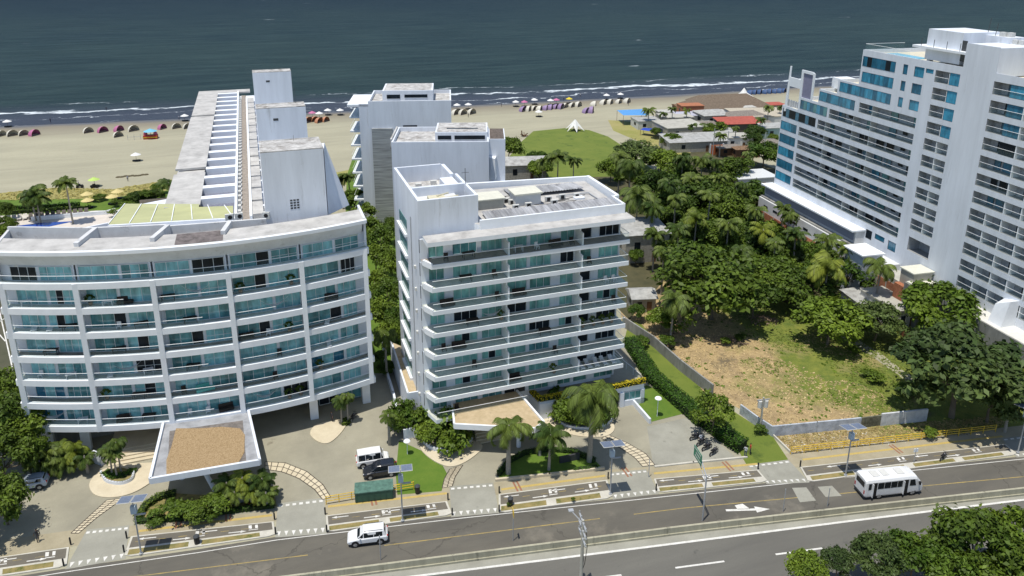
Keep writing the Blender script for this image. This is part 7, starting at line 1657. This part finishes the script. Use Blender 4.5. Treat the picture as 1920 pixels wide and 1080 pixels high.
SF_ = [(7, 20.5, 'dark chair'), (7, 23.4, 'dark table'), (7, 30.0, 'white table'), (7, 32.5, 'white chair'), (7, 35.2, 'dark sofa'), (7, 37.4, 'dark chair'), (6, 23.0, 'dark table'), (6, 26.8, 'dark chair'), (5, 20.6, 'dark sofa'), (5, 27.2, 'dark chair'), (5, 30.2, 'dark sofa'), (5, 42.6, 'white chair'), (5, 43.8, 'white chair'), (4, 23.8, 'dark table'), (4, 26.3, 'white hammock'), (4, 27.7, 'green plant'), (4, 41.5, 'white table'), (3, 33.8, 'dark table'), (3, 39.4, 'green plant'), (3, 41.0, 'green plant'), (3, 42.4, 'green plant'), (3, 43.7, 'green plant'), (3, 22.0, 'dark sofa'), (3, 20.0, 'dark chair'), (2, 24.0, 'dark chair'), (1, 39.3, 'white sunbed'), (1, 40.4, 'white sunbed'), (1, 41.6, 'white sunbed'), (1, 42.8, 'white sunbed'), (1, 44.1, 'white sunbed'), (1, 35.3, 'green plant'), (2, 35.4, 'dark chair'), (1, 29.6, 'dark sofa'), (0, 21.6, 'dark chair'), (6, 40.0, 'dark chair'), (4, 43.9, 'dark chair')]
for k, x, kind in SF_:
    z = ([3.45]+zs)[k]+.485 if k else 3.45+.555
    putf(kind, (x, YF+1.1, z), rng_.uniform(-.2, .2), '%s on the %s balcony tier about %d metres from the left end, straight building' % (kind, TIER[k], round(x-18)), 'balcony furniture of the straight building')
for i, (x, y) in enumerate(((88, 437), (105, 436), (125, 436), (145, 436))):
    c = G(x, y, 26.9); putf('white table' if i % 2 else 'dark table', (c.x, c.y, 25.81), 0, '%s on the roof terrace of the curved building, %s' % ('white table' if i % 2 else 'dark table', rank(i, 4)), 'roof terrace tables')
for o in PROTOS:
    for ch in list(o.children): bpy.data.objects.remove(ch)
    bpy.data.objects.remove(o)
# condenser units on the curved roof
for i, (x, y) in enumerate(((430, 410), (448, 408), (510, 403), (530, 400), (545, 398))):
    c = G(x, y, 28.6); t_ = thing('condenser_unit', 'grey condenser on the curved roof, %s of five' % rank(i, 5), 'air conditioner', (c.x, c.y, 27.0 if 0 else 28.43), .1, 'condensers on the curved roof'); mb = MB(); mb.box(-.5, -.2, 0, .5, .2, .8); mb.build('casing', M['ac'], t_, False); mb = MB(); mb.tube((.1, -.205, .4), (.1, -.215, .4), .28, 12); mb.build('fan', M['black'], t_, False)
for i, (x, y) in enumerate(((505, 402), (520, 398), (540, 396), (556, 394), (500, 410))):
    c = G(x, y, 28.6); t_ = thing('condenser_unit', 'condenser cluster unit at the foot of the first tower, %s of five' % rank(i, 5), 'air conditioner', (c.x, c.y+.6, 28.43), random.uniform(-.4, .4), 'condensers at the tower foot'); mb = MB(); mb.box(-.45, -.2, 0, .45, .2, .9+.2*(i % 2)); mb.build('casing', M['ac'], t_, False); mb = MB(); mb.tube((0, -.205, .45), (0, -.215, .45), .28, 12); mb.build('fan', M['black'], t_, False)
tr_ = random.Random(5)
for i in range(14):
    x = 19+tr_.random()*24; y = 88.2+tr_.random()*8
    if x < 26: continue
    m2 = MB(); m2.path([(x, y, 29.36), (x+tr_.uniform(-3, 3), y, 29.36), (x+tr_.uniform(-3, 3), y+tr_.uniform(-1.5, 1.5), 29.36)], .035, 4); m2.build('roof_cable', M['black'], bpy.data.objects['straight_apartment_building'])
# ---------------------------------------------------------------- labels: keep within sixteen words
for o in list(bpy.data.objects):
    if 'label' in o.keys() and o['label']:
        ws = o['label'].split()
        if len(ws) > 16: open('/workdir/t/long.txt', 'a').write(o['label']+'\n')
